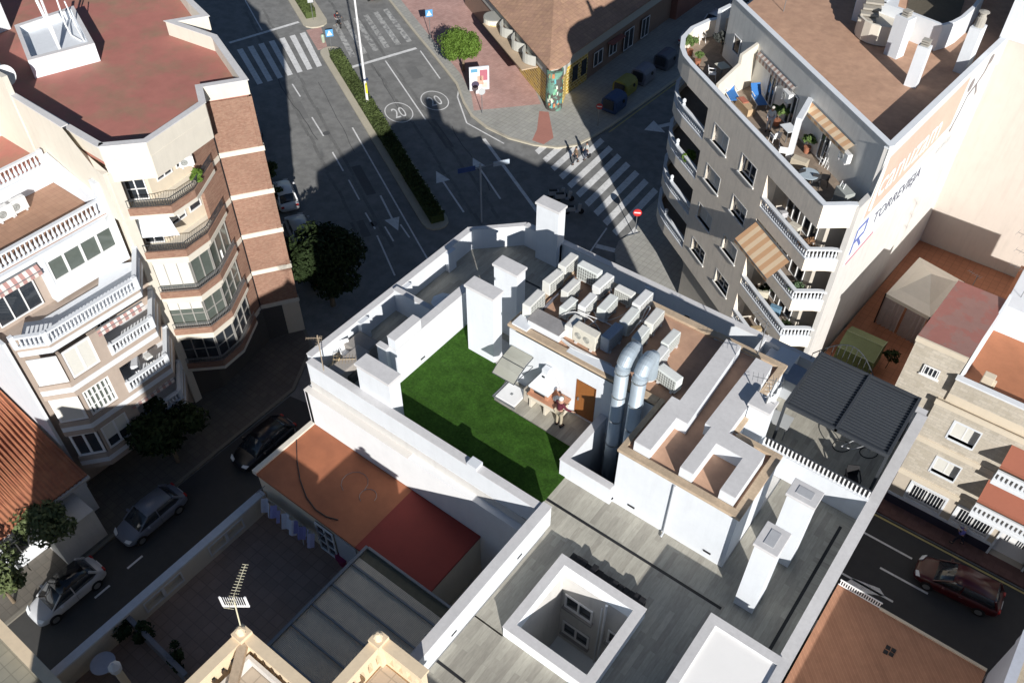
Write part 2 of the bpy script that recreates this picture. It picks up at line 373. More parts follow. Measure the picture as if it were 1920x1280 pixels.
# upper left crosswalk on the avenue: 7 bars along the avenue
a0, a1 = Vector((-66.63, 47.39)), Vector((-64.55, 53.35)); b0, b1 = Vector((-73.7, 50.86)), Vector((-71.2, 57.3))
q = []
for i in range(7):
    t = i/6*1.0-.04; w = .55/7.2
    q.append([tuple(a0.lerp(a1, t)), tuple(a0.lerp(a1, t+w*1.15)), tuple(b0.lerp(b1, t+w*1.15)), tuple(b0.lerp(b1, t))])
stripes('crosswalk', q)
a0, a1 = Vector((-63.3, 56.7)), Vector((-60.8, 63.0)); b0, b1 = Vector((-69.9, 60.7)), Vector((-68.0, 67.0))
q = []
for i in range(6):
    t = (i-.1)/5.3; w = .085
    q.append([tuple(a0.lerp(a1, t)), tuple(a0.lerp(a1, t+w)), tuple(b0.lerp(b1, t+w)), tuple(b0.lerp(b1, t))])
stripes('crosswalk', q, mat('very_worn_road_paint', (.46, .46, .44), .85, .3, 2.2, col2=(.2, .2, .2), c2=(.44, .62)))
# diagonal crosswalk in front of the grey building
a0, a1 = Vector((-38.55, 54.5)), Vector((-25.67, 48.47)); pd = (a1-a0).normalized()
q = []; bd = Vector((-.056, 1)).normalized()
for i in range(12):
    s = a0+pd*(i*1.422); e = (1.4, 2.8, 4.6)[i] if i < 3 else 7.1
    if i == 11: s = s+bd*.9; e = 5.2
    q.append([tuple(s), tuple(s+pd*.70), tuple(s+pd*.70+bd*e), tuple(s+bd*e)])
stripes('crosswalk', q)
W = .13
lines = [((-82.1, 58.84), (-75.0, 55.07)), ((-64.14, 49.32), (-61.78, 48.16)), ((-58.22, 46.27), (-55.07, 44.7)), ((-52.58, 43.36), (-49.78, 41.89)), ((-48.49, 41.23), (-45.81, 39.77)),
         ((-44.2, 38.8), (-42.1, 37.74)), ((-41.41, 37.23), (-37.05, 34.55)), ((-60.12, 58.28), (-49.55, 52.38)), ((-58.69, 62.01), (-53.4, 58.94)), ((-54, 47.3), (-31.5, 34.8)),
         ((-32.16, 7.27), (-32.16, 8.27)), ((-32.05, 5.1), (-32.05, 6.05)), ((-28.6, 8.0), (-28.6, 10.5)), ((-28.6, 12.5), (-28.6, 15)), ((-28.6, 17), (-28.6, 20)), ((-46.2, 54.3), (-41.4, 53.7)), ((-49.8, 57.3), (-46.2, 54.3)), ((-51.0, 59.0), (-49.8, 57.3)),
         ((-27.5, 49.13), (-26.9, 45.8)), ((1.24, 32.85), (3.92, 32.89)), ((-.4, 34.5), (2.47, 34.5)), ((-6, 31.15), (2.57, 31.26)), ((-34.9, 41.9), (-24.5, 36.4))]
stripes('lane_line', [quadline(a, b, W) for a, b in lines])
stripes('stop_line', [quadline((-75.56, 51.1), (-73.33, 58.8), .42), quadline((-61.9, 55.2), (-59.4, 62.2), .42), quadline((-43.32, 53.2), (-32.0, 46.8), .30), quadline((-26.96, 46.75), (-25.3, 47.2), .5)])
stripes('yellow_line', [quadline((-34.95, 61.0), (-34.5, 73.5), .13), quadline((-9.5, 36.0), (40, 36.35), .12)], YELLOW)
def arrow(p, q, w=.16, hw=.62, hl=1.7):
    p, q = Vector(p), Vector(q); d = (q-p).normalized(); x = Vector((-d.y, d.x)); n = q-d*hl
    return [quadline(tuple(p), tuple(n), w), [tuple(n-x*hw), tuple(q), tuple(n+x*hw)]]
q = arrow((-37.89, 43.75), (-43.46, 46.76)) + arrow((-36.62, 47.0), (-42.23, 50.26)) + arrow((-44.83, 41.26), (-40.5, 38.7)) + arrow((-30.2, 67.4), (-32.6, 63.3), .5, 1.1, 1.6)
q += [quadline((-41.7, 38.43), (-39.9, 37.5), .13), quadline((-40.9, 39.4), (-39.2, 38.6), .13)]
q += [[(.3, 31.3), (1.7, 31.6), (2.1, 31.3), (.9, 30.7), (0, 30.7)], [(-24.5, 8.2), (-23.4, 8.2), (-22.0, 11.6), (-22.0, 9.8)], ]
stripes('road_arrow', q)
# the two 20 roundels
for (cx, cy) in ((-52.4, 51.83), (-51.13, 55.49)):
    B = MB(); d, x = AV, AX; n = 40; ra, rb = 1.85, 1.28
    P = lambda a, k: (cx+d.x*math.cos(a)*(ra*k)+x.x*math.sin(a)*rb*k, cy+d.y*math.cos(a)*(ra*k)+x.y*math.sin(a)*rb*k, .004)
    for i in range(n): a, b = 2*math.pi*i/n, 2*math.pi*(i+1)/n; B.quad(P(a, .93), P(b, .93), P(b, 1), P(a, 1))
    o = B.build('road_roundel', PAINT, kind='structure', fix=False)
    up = (-d.x, -d.y, 0); xd = (x.x, x.y, 0)
    c = Vector((cx, cy, .005))-Vector(xd)*.62-Vector(up)*.88
    text_mesh('numerals', '20', 2.5, PAINT, o, c, xd, up, ext=0, xs=.5)
# manhole covers and patches
for p in (at(700, 420, 0), at(1180, 472, 0), at(612, 250, 0), at(745, 300, 0)):
    B = MB(); B.lathe((*p, 0), [(.34, 0), (.34, .006)], 18); B.build('manhole_cover', mat('iron_cover', (.10, .10, .10), .7, .2), kind='structure')
random.seed(21)
for i, (cx, cy, l, w2, c) in enumerate(((-60, 46.4, 3.2, 1.0, .17), (-47.5, 42.0, 4.5, .8, .115), (-56.2, 58.3, 2.4, 1.1, .16), (-47, 51.5, 5, .7, .12), (-33, 57.5, 2.5, 1.2, .13), (-43, 37, 2.2, 1.1, .12))):
    B = MB(); u = AV*l/2; v_ = AX*w2/2; c0 = Vector((cx, cy)); flat(B, [tuple(c0-u-v_), tuple(c0+u-v_), tuple(c0+u+v_), tuple(c0-u+v_)], .002); B.build('asphalt_patch', mat('patched_asphalt_%d' % i, (c, c, c*.98), .93, .15, 2), kind='structure', fix=False)
for o_, k in ((4.2, .10), (6.0, .10), (-3.2, .1), (-5.0, .1)):      # dark wheel tracks and oil line along the lanes
    B = MB()
    for j in range(30):
        a = 1+j*1.5; t0 = o_+random.uniform(-.12, .12); flat(B, [av(a, t0-.14), av(a+1.45, t0-.14+random.uniform(-.05, .05)), av(a+1.45, t0+.14), av(a, t0+.14)], .0025)
    B.build('tyre_track', mat('tyre_darkened_asphalt', (.165, .165, .16), .9, .3, 2.5), kind='structure', fix=False)
B = MB()
for a, b, w in (((-66, 49), (-55, 43.9), .07), ((-62.5, 51.2), (-51, 44.6), .05), ((-60, 56.5), (-50.5, 51), .05), ((-47, 53), (-38, 47.5), .06)):
    pts = [Vector(a).lerp(Vector(b), i/9)+Vector((random.uniform(-.12, .12), random.uniform(-.12, .12))) for i in range(10)]
    for u, v in zip(pts[:-1], pts[1:]): flat(B, quadline(tuple(u), tuple(v), w), .003)
B.build('asphalt_seam', mat('tar_seam', (.07, .07, .07), .8, .2), kind='structure', fix=False)

# ================= white building (centre) =================
wb = T('white_building', 'large white building with a green turf terrace, grey tiled terraces and square lightwell', 'building', (-10, 15, 0))
B = MB()   # masonry body up to the terrace slab, around both shafts
for b in ((-21.1, -10.25, 14.3, 26.6, 0, 16.97), (-10.25, -8.05, 19.35, 26.6, 0, 16.97), (-10.25, -8.05, 14.3, 16.9, 0, 16.97), (-8.05, -.35, 14.3, 26.6, 0, 16.97),
          (-9.4, -7.75, 7.3, 14.3, 0, 16.968), (-8.3, -7.75, -15.8, 7.3, 0, 16.968), (-5.05, -.35, -15.8, 14.3, 0, 16.968), (-7.75, -5.05, 13.35, 14.3, 0, 16.968), (-7.75, -5.05, -15.8, 10.65, 0, 16.968)): B.box(*b)
B.build('masonry', WHITE2, wb)
B = MB(); B.box(-21.25, -9.42, 14.02, 14.3, 0, 16.5); B.box(-21.3, -21.1, 14.02, 26, 0, 16.5); B.box(-9.62, -9.4, 7.3, 14.02, 0, 16.5)
B.prism([(-21.1, 26), (-20.9, 26.9), (-.3, 26.9), (-.3, 26.6), (-19.3, 26.6), (-21.1, 24.9)], 0, 16.5)
B.build('lower_wall', mat('white_outer_wall', (.76, .765, .775), .9, .05, .8, .15, stain=.10), wb)
B = MB(); B.box(-21.3, -15.5, 14.0, 14.3, 16.5, 16.54); B.build('ledge', mat('pinkish_ledge', (.70, .67, .63), .9, .05), wb)
# terrace floors
def floor(name, rects, z, m, th=.02, par=wb):
    B = MB()
    for r in rects: B.box(r[0], r[1], r[2], r[3], z-th, z)
    return B.build(name, m, par)
floor('tiled_terrace_floor', [(-10.25, -.6, 14.3, 16.88), (-9.2, -8.05, 10.3, 14.3), (-4.73, -2.87, 3, 14.3), (-8.05, -4.73, 13.62, 14.3), (-9.2, -2.87, 7.4, 10.35), (-8.3, -2.87, 3, 7.4), (-2.87, -.6, 14.2, 14.3), (-3.55, -1.2, 16.88, 21.55), (-5.2, -.6, 21.75, 26.6), (-21.1, -5.2, 23.9, 26.6)], 17, PLANK)
floor('tiled_terrace_floor', [(-1.2, -.6, 16.88, 21.5)], 17, PLANKX)
floor('tiled_terrace_floor', [(-21.1, -18.4, 14.6, 23.9), (-18.4, -14.7, 21, 23.9)], 17, PLANK)
# turf (L shape) and tiled strip by the barbecue
tp = [(-18.03, 15.2), (-16.7, 15.2), (-16.7, 14.62), (-10.0, 14.62), (-10.0, 16.9), (-10.62, 17.95), (-14.45, 18.02), (-14.8, 19.5), (-15.65, 19.65), (-18.03, 20.9)]
t = sheet('artificial_lawn', tp, 17.005, TURF, .035); tag(t, kind='stuff')
floor('tiled_terrace_floor', [(-15.6, -10.2, 16.9, 19.4)], 16.999, PLANK)
B = MB()
for y in (16.35, 18.3): B.box(-18.02, -10.4 if y < 17 else -14.6, y, y+.012, 17.03, 17.043)
B.build('lawn_seam', mat('turf_seam', (.03, .07, .012), .95, .3, 10), t)
floor('drain_channel', [(-10.0, -2.87, 15.42, 15.53)], 17.004, BLACK, .02)
floor('drain_channel', [(-1.02, -.91, 14.6, 20.9)], 17.004, BLACK, .02)
floor('drain_channel', [(-9.2, -8.05, 8.36, 8.46)], 17.004, BLACK, .02); floor('drain_channel', [(-18.9, -16.9, 24.55, 24.65)], 17.004, BLACK, .02)
# parapets
def par(boxes, name='parapet', m=WHITE, cap=True, ov=.02):
    B = MB(); C = MB()
    for b in boxes: B.box(*b)
    o = B.build(name, m, wb)
    if cap:
        for b in boxes: C.box(b[0]-ov, b[1]+ov, b[2]-ov, b[3]+ov, b[5]+.002, b[5]+.035)
        C.build('coping', CAPW, o)
    return o
par([(-21.38, -21.1, 14.62, 24.9, 16.5, 18.1)])
par([(-21.1, -9.5, 14.32, 14.62, 16.56, 18.02)])
par([(-9.58, -9.25, 7.3, 14.66, 16.5, 18.1)])
par([(-19.3, -.3, 26.62, 26.9, 16.5, 18.15)])
par([(-.58, -.22, 14.3, 26.6, 16.5, 18.15)])
B = MB(); pr = [(-21.38, 24.9), (-19.4, 26.9), (-19.3, 26.62), (-21.1, 24.85)]; B.prism(pr, 16.5, 18.13); o = B.build('parapet', WHITE, wb)
B = MB(); B.prism(pr, 18.134, 18.17); B.build('coping', CAPW, o)
par([(-21.1, -18.42, 19.5, 19.72, 17, 18.25)]); par([(-18.4, -18.03, 16.4, 21.0, 17, 18.95)]); par([(-18.42, -18.02, 16.4, 17.9, 18.99, 19.5)])
par([(-18.9, -18.4, 16.2, 16.42, 17, 18.9)])
# crenel piers on the street parapet (inner face)
for y in (17.2, 19.9, 22.9): par([(-21.1, -20.85, y, y+.5, 17, 18.1)], cap=False)
for x in (-17.6, -12.6): par([(x, x+.45, 26.45, 26.62, 17, 18.12)], cap=False)
par([(-12.75, -12.3, 14.28, 14.66, 18.03, 18.22)], cap=False)
# chimneys of white plaster with slab caps
def chimney(x0, x1, y0, y1, z1, z0=17, par_=wb, m=WHITE, ov=.06):
    B = MB(); B.box(x0, x1, y0, y1, z0, z1-.12); o = B.build('chimney_stack', m, par_)
    B = MB(); B.box(x0-ov, x1+ov, y0-ov, y1+ov, z1-.12, z1); B.build('cap', CAPW, o, bevel=.015)
    return o
chimney(-17.05, -15.68, 19.62, 20.18, 20.7); chimney(-16.95, -15.78, 21.3, 21.88, 20.7); chimney(-18.35, -17.15, 26.2, 26.75, 20.25)
chimney(-18.4, -16.72, 14.62, 15.2, 19.5)
for (x0, x1, y0, y1, z1) in ((-2.66, -1.78, 18.22, 18.85, 20.7), (-2.66, -1.98, 15.92, 16.82, 20.7)):
    o = chimney(x0, x1, y0, y1, z1); B = MB(); B.box(x0+.18, x1-.18, y0+.15, y1-.15, z1, z1+.02); B.build('flue_plate', mat('flue_plate_grey', (.42, .43, .45), .7, .1), o)
# penthouse 1 (plant roof) and 2
B = MB(); pl = PL((-14.7, 19.4), (-8.05, 19.4)); wall(B, pl, 0, 6.65, 8, 19.85, [(3.22, 4.12, 17.02, 19.1, .12)])
B.box(-14.7, -14.45, 19.41, 23.85, 17, 19.85); B.box(-14.45, -8.05, 23.6, 23.85, 17, 19.85)
B.build('penthouse_wall', WHITE, wb)
d = MB(); pl.bx(d, 3.25, 4.09, .06, .1, 17.03, 19.07); dr = d.build('door', WOOD, wb, label='brown wooden terrace door')
d = MB(); pl.bx(d, 3.31, 3.36, 0, .06, 17.9, 18.05); d.build('handle', METAL, dr)
d = MB(); pl.bx(d, 3.225, 3.25, -.01, .06, 17.03, 19.09); pl.bx(d, 4.09, 4.115, -.01, .06, 17.03, 19.09); pl.bx(d, 3.25, 4.09, -.01, .06, 19.07, 19.095); d.build('door_frame', mat('door_frame_wood', (.22, .08, .025), .6), dr)
B = MB(); B.box(-8.05, -3.58, 16.85, 19.9, 17, 19.99); B.box(-8.05, -5.22, 19.9, 23.85, 17, 19.99); B.build('penthouse_wall', WHITE, wb)
floor('plant_roof', [(-14.4, -7.9, 19.68, 23.57)], 20.004, TERR, .15); floor('plant_roof', [(-7.9, -3.8, 17.1, 19.9), (-7.9, -5.4, 19.9, 23.6)], 20.0, TERR, .02)
def cope(rects, z, name='coping'): 
    B = MB()
    for r in rects: B.box(r[0], r[1], r[2], r[3], z, z+.13)
    return B.build(name, COPE, wb, bevel=.01)
cope([(-14.76, -8.12, 19.34, 19.66), (-14.76, -14.42, 19.66, 23.9), (-14.42, -8.05, 23.59, 23.9)], 19.98)
cope([(-8.1, -3.5, 16.78, 17.08), (-3.82, -3.5, 17.08, 19.95), (-8.1, -7.9, 17.08, 19.66), (-5.42, -5.15, 19.95, 23.9), (-8.05, -5.42, 23.62, 23.9), (-5.15, -3.82, 19.72, 19.95)], 20.0)
def roofwalls(poly):
    B = MB(); B.prism(poly, 20.0, 20.55); o = B.build('flue_wall', WHITE, wb); B = MB(); c = Vector((sum(p[0] for p in poly)/len(poly), 0)); B.prism(poly, 20.553, 20.58); B.build('flue_wall_top', CAPW, o)
roofwalls([(-7.67, 17.1), (-7.05, 17.1), (-7.05, 18.84), (-6.62, 18.84), (-6.85, 23.3), (-7.47, 23.3), (-7.35, 19.6), (-7.67, 19.6)])
roofwalls([(-5.92, 17.1), (-5.44, 17.1), (-5.44, 18.68), (-4.46, 18.68), (-4.46, 17.1), (-3.92, 17.1), (-3.92, 19.25), (-5.32, 19.35), (-5.32, 20.8), (-5.5, 23.1), (-6.15, 23.1), (-6.15, 19.22), (-5.92, 19.22)])
chimney(-5.28, -4.55, 20.7, 21.3, 20.9, 17)
# downpipes, vents
B = MB(); B.tube([(-5.85, 16.8, 19.9), (-5.85, 16.79, 17.15), (-5.85, 16.6, 17.05)], .045, 8); B.build('downpipe', mat('downpipe_grey', (.55, .57, .6), .5, .05), wb)
B = MB(); B.box(-8.06, -8.0, 16.76, 16.84, 17.2, 17.26)
for x, y in ((-7.4, 16.845), (-4.35, 16.845)): B.box(x, x+.28, y-.03, y, 17.35, 17.42)
for x in (-15.2, -10.6, -3.2): B.box(x, x+.25, 26.6, 26.617, 17.4, 17.47)
for y in (22.9, 17.7, 12.7, 9.2): B.box(*((-21.1, -21.08) if y > 15 and y != 17.7 else ((-18.03, -18.01) if y > 15 else (-9.25, -9.23))), y, y+.25, 17.3, 17.37)
B.build('vent_slot', BLACK, wb)
# shaft with low wall (ducts rise through it)
B = MB()
for b in ((-10.27, -10.0, 16.66, 19.4, 8, 17.9), (-10.0, -8.05, 16.66, 16.9, 8, 17.9)): B.box(*b)
o = B.build('shaft_wall', WHITE, wb); B = MB(); B.box(-10.29, -9.98, 16.64, 19.38, 17.902, 17.935); B.box(-9.98, -8.07, 16.64, 16.92, 17.902, 17.935); B.build('coping', CAPW, o)
B = MB(); B.box(-8.05, -8.0, 16.9, 19.38, 8, 17); B.build('shaft_wall', WHITE, wb); floor('shaft_floor', [(-10.1, -8, 16.8, 19.5)], 8, DARK)
# lightwell
B = MB()
for b in ((-8.05, -7.76, 10.35, 13.64, 12.4, 17.58), (-5.03, -4.73, 10.35, 13.64, 12.4, 17.58), (-7.76, -5.03, 13.36, 13.64, 12.4, 17.58), (-7.76, -5.03, 10.35, 10.64, 12.4, 17.58)): B.box(*b)
# back wall (seen from the camera) has window openings
LWM = mat('light_lifted_well_white', (.86, .90, .94), .85, .03, 1, .1); lw = B.build('lightwell_wall', LWM, wb)  # whiter and bluer than the plaster, skylight inside put into the colour
B = MB()
for b in ((-8.07, -7.74, 10.33, 13.66), (-5.05, -4.71, 10.33, 13.66), (-7.74, -5.05, 13.34, 13.66), (-7.74, -5.05, 10.33, 10.66)): B.box(*b, 17.583, 17.615)
B.build('coping', CAPW, lw)
pl = PL((-7.76, 13.36), (-5.03, 13.36))
for s0, z0 in ((.18, 15.05), (.18, 13.1), (2.0, 14.6)):
    B = MB(); w = 1.15 if s0 < 1 else .62; pl.bx(B, s0-.05, s0+w+.05, -.16, 0, z0-.08, z0); sl_ = B.build('window_sill', mat('sill_stone', (.30, .29, .28), .8, .1), wb)
    window(pl, s0, s0+w, z0, z0+.85, -.02, wb, n=2 if w > 1 else 1, fw=.07)
B = MB(); B.tube([(-5.95, 13.26, 17), (-5.95, 13.26, 4)], .05, 8); B.tube([(-6.1, 13.28, 16.6), (-6.1, 13.28, 10)], .03, 6); B.build('downpipe', WHITE, wb)
floor('lightwell_floor', [(-7.8, -5, 10.6, 13.4)], 12.45, LWM)  # unseen floor, raised and whitened to bounce more light up the walls
# long black cover box behind the lightwell with uneven lid
bt = MB(); random.seed(5)
for i in range(14):
    x = -7.85+i*.21; bt.box(x, x+.2, 13.68, 14.02+random.uniform(-.02, .05), 17.01, 17.36+random.uniform(-.02, .05)+(.12 if i in (4, 8, 12, 13) else 0))
o = bt.build('bench', BLACK, bevel=.012); tag(o, 'long black slatted bench pushed against the far side of the square lightwell', 'bench')
# raised roof block lower right
B = MB(); B.box(-2.6, -.5, 3, 13.98, 18.25, 18.5); B.build('raised_roof_top', mat('sunlit_tint_white', (.90, .885, .86), .85, .03, .6, .1), wb); B = MB(); B.box(-2.87, -.22, 3, 14.25, 16.97, 18.25)  # top whitened so the colour itself carries the sunlit brightness
for b in ((-2.87, -2.6, 3, 14.25), (-.5, -.22, 3, 14.25), (-2.6, -.5, 13.98, 14.25)): B.box(*b, 18.25, 18.55)
B.build('raised_roof', WHITE, wb)
B = MB()
for b in ((-2.89, -2.58, 3, 14.27), (-.52, -.2, 3, 14.27), (-2.58, -.52, 13.96, 14.27)): B.box(*b, 18.553, 18.585)
B.build('coping', CAPW, wb)
B = MB(); B.box(-7.4, -2.95, -14, 3.2, 16.97, 20.3); B.build('added_roof_block', WHITE, wb); B = MB(); B.box(-9.4, -3, -9.6, -6.5, 0, 23.2); B.box(-9.4, -3, -15.8, -9.6, 0, 20.5); B.build('added_shade_block', WHITE, wb)  # both blocks invented out of view, sized to shade the courtyard and left facades
# white wall with picket rail towards the neighbour's terrace
par([(-5.2, -.58, 21.52, 21.76, 17, 18.2)], cap=False)
B = MB(); B.beam((-5.1, 21.64, 18.62), (-.6, 21.64, 18.62), .05); B.build('rail_top', DARK, wb)
B = MB(); B.box(-5.1, -.6, 21.655, 21.67, 18.22, 18.6); B.build('rail_screen', BLACK, wb)
B = MB()
for i in range(30): x = -5.05+i*.152; B.box(x-.028, x+.028, 21.61, 21.65, 18.2, 18.6)
B.build('picket_rail', WFR, wb)
# small stair block and striped rail on the far side terrace
B = MB(); B.box(-6.6, -5.4, 24.6, 26.55, 17, 18.0); B.box(-6.2, -5.4, 25.4, 26.55, 18.0, 18.35); B.build('stair_block', WHITE, wb)
B = MB()
for i in range(12): B.box(-7.0, -6.9, 24.7+i*.16, 24.78+i*.16, 17.3, 18.3)
B.box(-7.02, -6.88, 24.6, 26.55, 18.3, 18.36); B.build('picket_rail', WFR, wb)
B = MB(); 
for i in range(13):
    a = i/12; B.tube([(-5.0+a*2.6, 26.75+.0, 18.15), (-5.0+a*2.6, 26.75+.25*math.sin(a*math.pi), 18.15+.35+1.0*math.sin(a*math.pi))], .014, 5)
B.tube([(-5.0+i/12*2.6, 26.75+.25*math.sin(i/12*math.pi), 18.5+1.0*math.sin(i/12*math.pi)) for i in range(13)], .02, 6); B.build('arched_railing', DARK, wb)
# ================= brick apartment building (left) =================
bb = T('brick_building', 'brick and cream apartment building with flat red roof, top left beside the avenue', 'building', (-45, 24, 0))
RP = [(-38.8, 17.4), (-37.25, 19.1), (-37.95, 23.35), (-39.35, 24.25), (-38.0, 26.3), (-43.4, 28.6), (-46.75, 28.25), (-45.75, 29.95), (-48.4, 30.75), (-66, 38), (-66, 17.6)]
B = MB(); B.prism([(-38.9, 17.5), (-37.4, 19.15), (-38.1, 23.2), (-39.5, 24.3), (-38.15, 26.25), (-43.45, 28.45), (-46.8, 28.1), (-45.9, 29.9), (-48.4, 30.6), (-66, 37.8), (-66, 17.6)], 18.3, 18.6); B.build('roof', REDR, bb)
B = MB(); ring = RP+[RP[0]]; strip(B, ring, 0.02, .28, 18.6, 19.47); B.build('roof_parapet', LCREAM, bb)
B = MB(); strip(B, ring, -.05, .33, 19.473, 19.52); B.build('coping', CAPW, bb)
# core of the building
core = [(-40.3, 17.4), (-39.9, 18.6), (-39.0, 19.4), (-39.4, 22.6), (-39.0, 22.3), (-39.6, 24.1), (-39.45, 24.3), (-38.05, 26.35), (-43.3, 28.55), (-46.4, 28.3), (-45.7, 29.85), (-48.4, 30.7), (-66, 38), (-66, 17.45)]
B = MB(); B.prism(core[:4]+core[5:], 0, 18.3); B.build('inner_wall', CREAM, bb)
B = MB()
for (x0, y0, x1, y1, d) in ((-39.38, 24.24, -38.0, 26.32, -.02),):
    pl = PL((x0, y0), (x1, y1)); pl.bx(B, 0, pl.L, 0, .25, 3.25, 18.5)
    pl2 = PL((x1, y1), (-43.4, 28.62)); pl2.bx(B, 0, pl2.L, 0, .25, 3.25, 18.5)
pl3 = PL((-38.62, 22.15), (-39.42, 24.22)); pl3.bx(B, 0, pl3.L, 0, .25, 3.25, 17.3)
B.build('brick_wall', BRICK, bb)
B = MB()
for z in (3, 6, 9, 12, 15):
    pl.bx(B, -.03, pl.L+.06, -.06, .3, z-.02, z+.3); pl2.bx(B, 0, pl2.L, -.06, .3, z-.02, z+.3); pl3.bx(B, .3, pl3.L-.12, -.05, .3, z-.1, z+.22)
B.build('floor_band', LCREAM, bb)
B = MB(); B.box(-39.47, -39.38, 24.14, 24.24, 3.2, 17.5); B.build('joint', BLACK, bb)
# cream band under the roof, above the top balconies
BP = [(-38.75, 17.55), (-37.22, 19.12), (-37.6, 21.2), (-38.55, 22.5), (-39.0, 23.2)]
BT = [(-38.8, 17.42), (-37.27, 19.12), (-37.97, 23.33), (-39.3, 24.2)]
B = MB(); strip(B, BT, 0.0, 1.4, 17.35, 18.28); strip(B, BT, -.01, .015, 18.28, 18.66); B.build('roof_fascia', LCREAM, bb)
def railing(pts, z0, h, parent, m=DARK, sp=.13, r=.012):
    B = MB(); q = offs(pts, .06)
    for a, b in zip(q[:-1], q[1:]): B.beam((*a, z0+h), (*b, z0+h), .04, .03); B.beam((*a, z0+.08), (*b, z0+.08), .03, .02)
    for p, d in resample(q, sp): B.box(p.x-r, p.x+r, p.y-r, p.y+r, z0+.08, z0+h)
    return B.build('railing', m, parent)
BAYS = [(-38.72, 17.6), (-37.1, 19.2), (-37.25, 20.9), (-38.6, 23.2)]
for k, z in enumerate((3, 6, 9, 12, 15)):
    B = MB(); strip(B, BAYS, .0, 2.3, z-.12, z+.1); o = B.build('balcony_slab', LCREAM, bb)
    B = MB(); strip(B, BAYS, .03, .2, z+.1, z+.55); B.build('balcony_parapet', BRICK, o)
    if k in (3, 4): railing(BAYS, z+.55, .5, o)
    else: railing(BAYS, z+.55, .42, o, METAL)
    if k <= 2:      # glazed-in balconies
        off = offs(BAYS, .28)
        for a, b in zip(off[:-1], off[1:]):
            p_ = PL(a, b); n = max(2, round(p_.L/.75)); window(p_, .03, p_.L-.03, z+.6, z+2.5, 0.05, bb, n=n, rows=2 if k != 2 else 1, fm=mat('brown_grey_frame', (.33, .32, .30), .5), gm=GLASSG if k else GLASS, blind=(.0, .3, .85)[k] if a is off[0] else .0)
        B = MB(); strip(B, BAYS, .2, .5, z+2.5, z+2.88); B.build('lintel', LCREAM, bb)
    else:
        p_ = PL((-40.0, 18.45), (-39.0, 19.45)); window(p_, .1, 1.2, z+.15, z+2.2, -.05, bb, n=2, rows=3)
        p_ = PL((-39.05, 19.5), (-39.42, 22.5)); window(p_, .4, 1.5, z+.9, z+2.1, -.05, bb, n=2, blind=.0 if k == 4 else .8); window(p_, 1.8, 2.7, z+.9, z+2.0, -.05, bb, n=1, blind=.6)
# white awning panel on the fourth level
B = MB(); off = offs(BAYS, .3); a, b = off[0], off[1]; B.add([(*a, 13.4), (*b, 13.4), (b[0]-1.0, b[1]+.1, 14.7), (a[0]-.6, a[1]+.5, 14.7)], [(0, 1, 2, 3)]); B.build('sun_blind', WHITE, bb, fix=False)
# structures on the red roof
def tank(x0, x1, y0, y1, z0, z1, par_, t=.22, inn=.8):
    B = MB(); B.box(x0, x1, y0, y1, z0, z1-inn)
    for b in ((x0, x0+t, y0, y1), (x1-t, x1, y0, y1), (x0+t, x1-t, y0, y0+t), (x0+t, x1-t, y1-t, y1)): B.box(*b, z1-inn, z1-.04)
    o = B.build('added_roof_block', WHITE, par_); B = MB()
    for b in ((x0, x0+t, y0, y1), (x1-t, x1, y0, y1), (x0+t, x1-t, y0, y0+t), (x0+t, x1-t, y1-t, y1)): B.box(*b, z1-.038, z1)
    B.build('coping', CAPW, o); return o
c = [at(*p, 19.7) for p in ((52, 114), (26.7, 47.8), (137.8, 11.2), (177, 81.5))]
B = MB(); P4 = c; 
B.prism(P4, 18.6, 19.2); ring = [P4[0], P4[1], P4[2], P4[3], P4[0]]
ctr = Vector((sum(p[0] for p in P4)/4, sum(p[1] for p in P4)/4))
inr = [tuple(Vector(p).lerp(ctr, .13)) for p in ring]
C2 = MB()
for i in range(4):
    B.prism([ring[i], ring[i+1], inr[i+1], inr[i]], 19.2, 19.66); C2.prism([ring[i], ring[i+1], inr[i+1], inr[i]], 19.663, 19.71)
o = B.build('roof_tank_wall', WHITE, bb); C2.build('coping', CAPW, o)
B = MB(); p = at(113, 93, 19.2); B.tube([(*p, 19.2), (*at(68, 0, 21.9), 21.9)], .09, 8); B.tube([(p[0], p[1], 19.2), (p[0], p[1], 22.6)], .07, 8)
p = at(152, 78, 19.2)
B.tube([(*p, 19.25), (p[0]-.9, p[1]-.0, 19.3), (p[0]-1.6, p[1]+.2, 19.7), (p[0]-1.7, p[1]+.3, 21.5)], .05, 6); B.tube([(p[0]+.2, p[1]+.1, 19.25), (p[0]-1.0, p[1]+.5, 19.6), (p[0]-1.5, p[1]+.6, 21)], .04, 6)
o = B.build('vent_pipe', WFR); tag(o, 'white vent pipes rising from the white box on the red roof', 'pipe')
# white lit recess at the roof edge notch
B = MB(); B.prism([(-43.5, 28.55), (-43.5, 28.85), (-46.6, 28.75), (-46.7, 28.4)], 3, 18.8); B.build('light_shaft_wall', LCREAM, bb)
# ground-floor shop level
B = MB(); strip(B, [(-39.2, 17.4), (-38.4, 19.4), (-39.3, 24.2), (-38.3, 26.2), (-43.3, 28.4)], 0, .2, 0, 3.0); B.build('shopfront', mat('dark_shopfront', (.08, .075, .07), .6), bb)

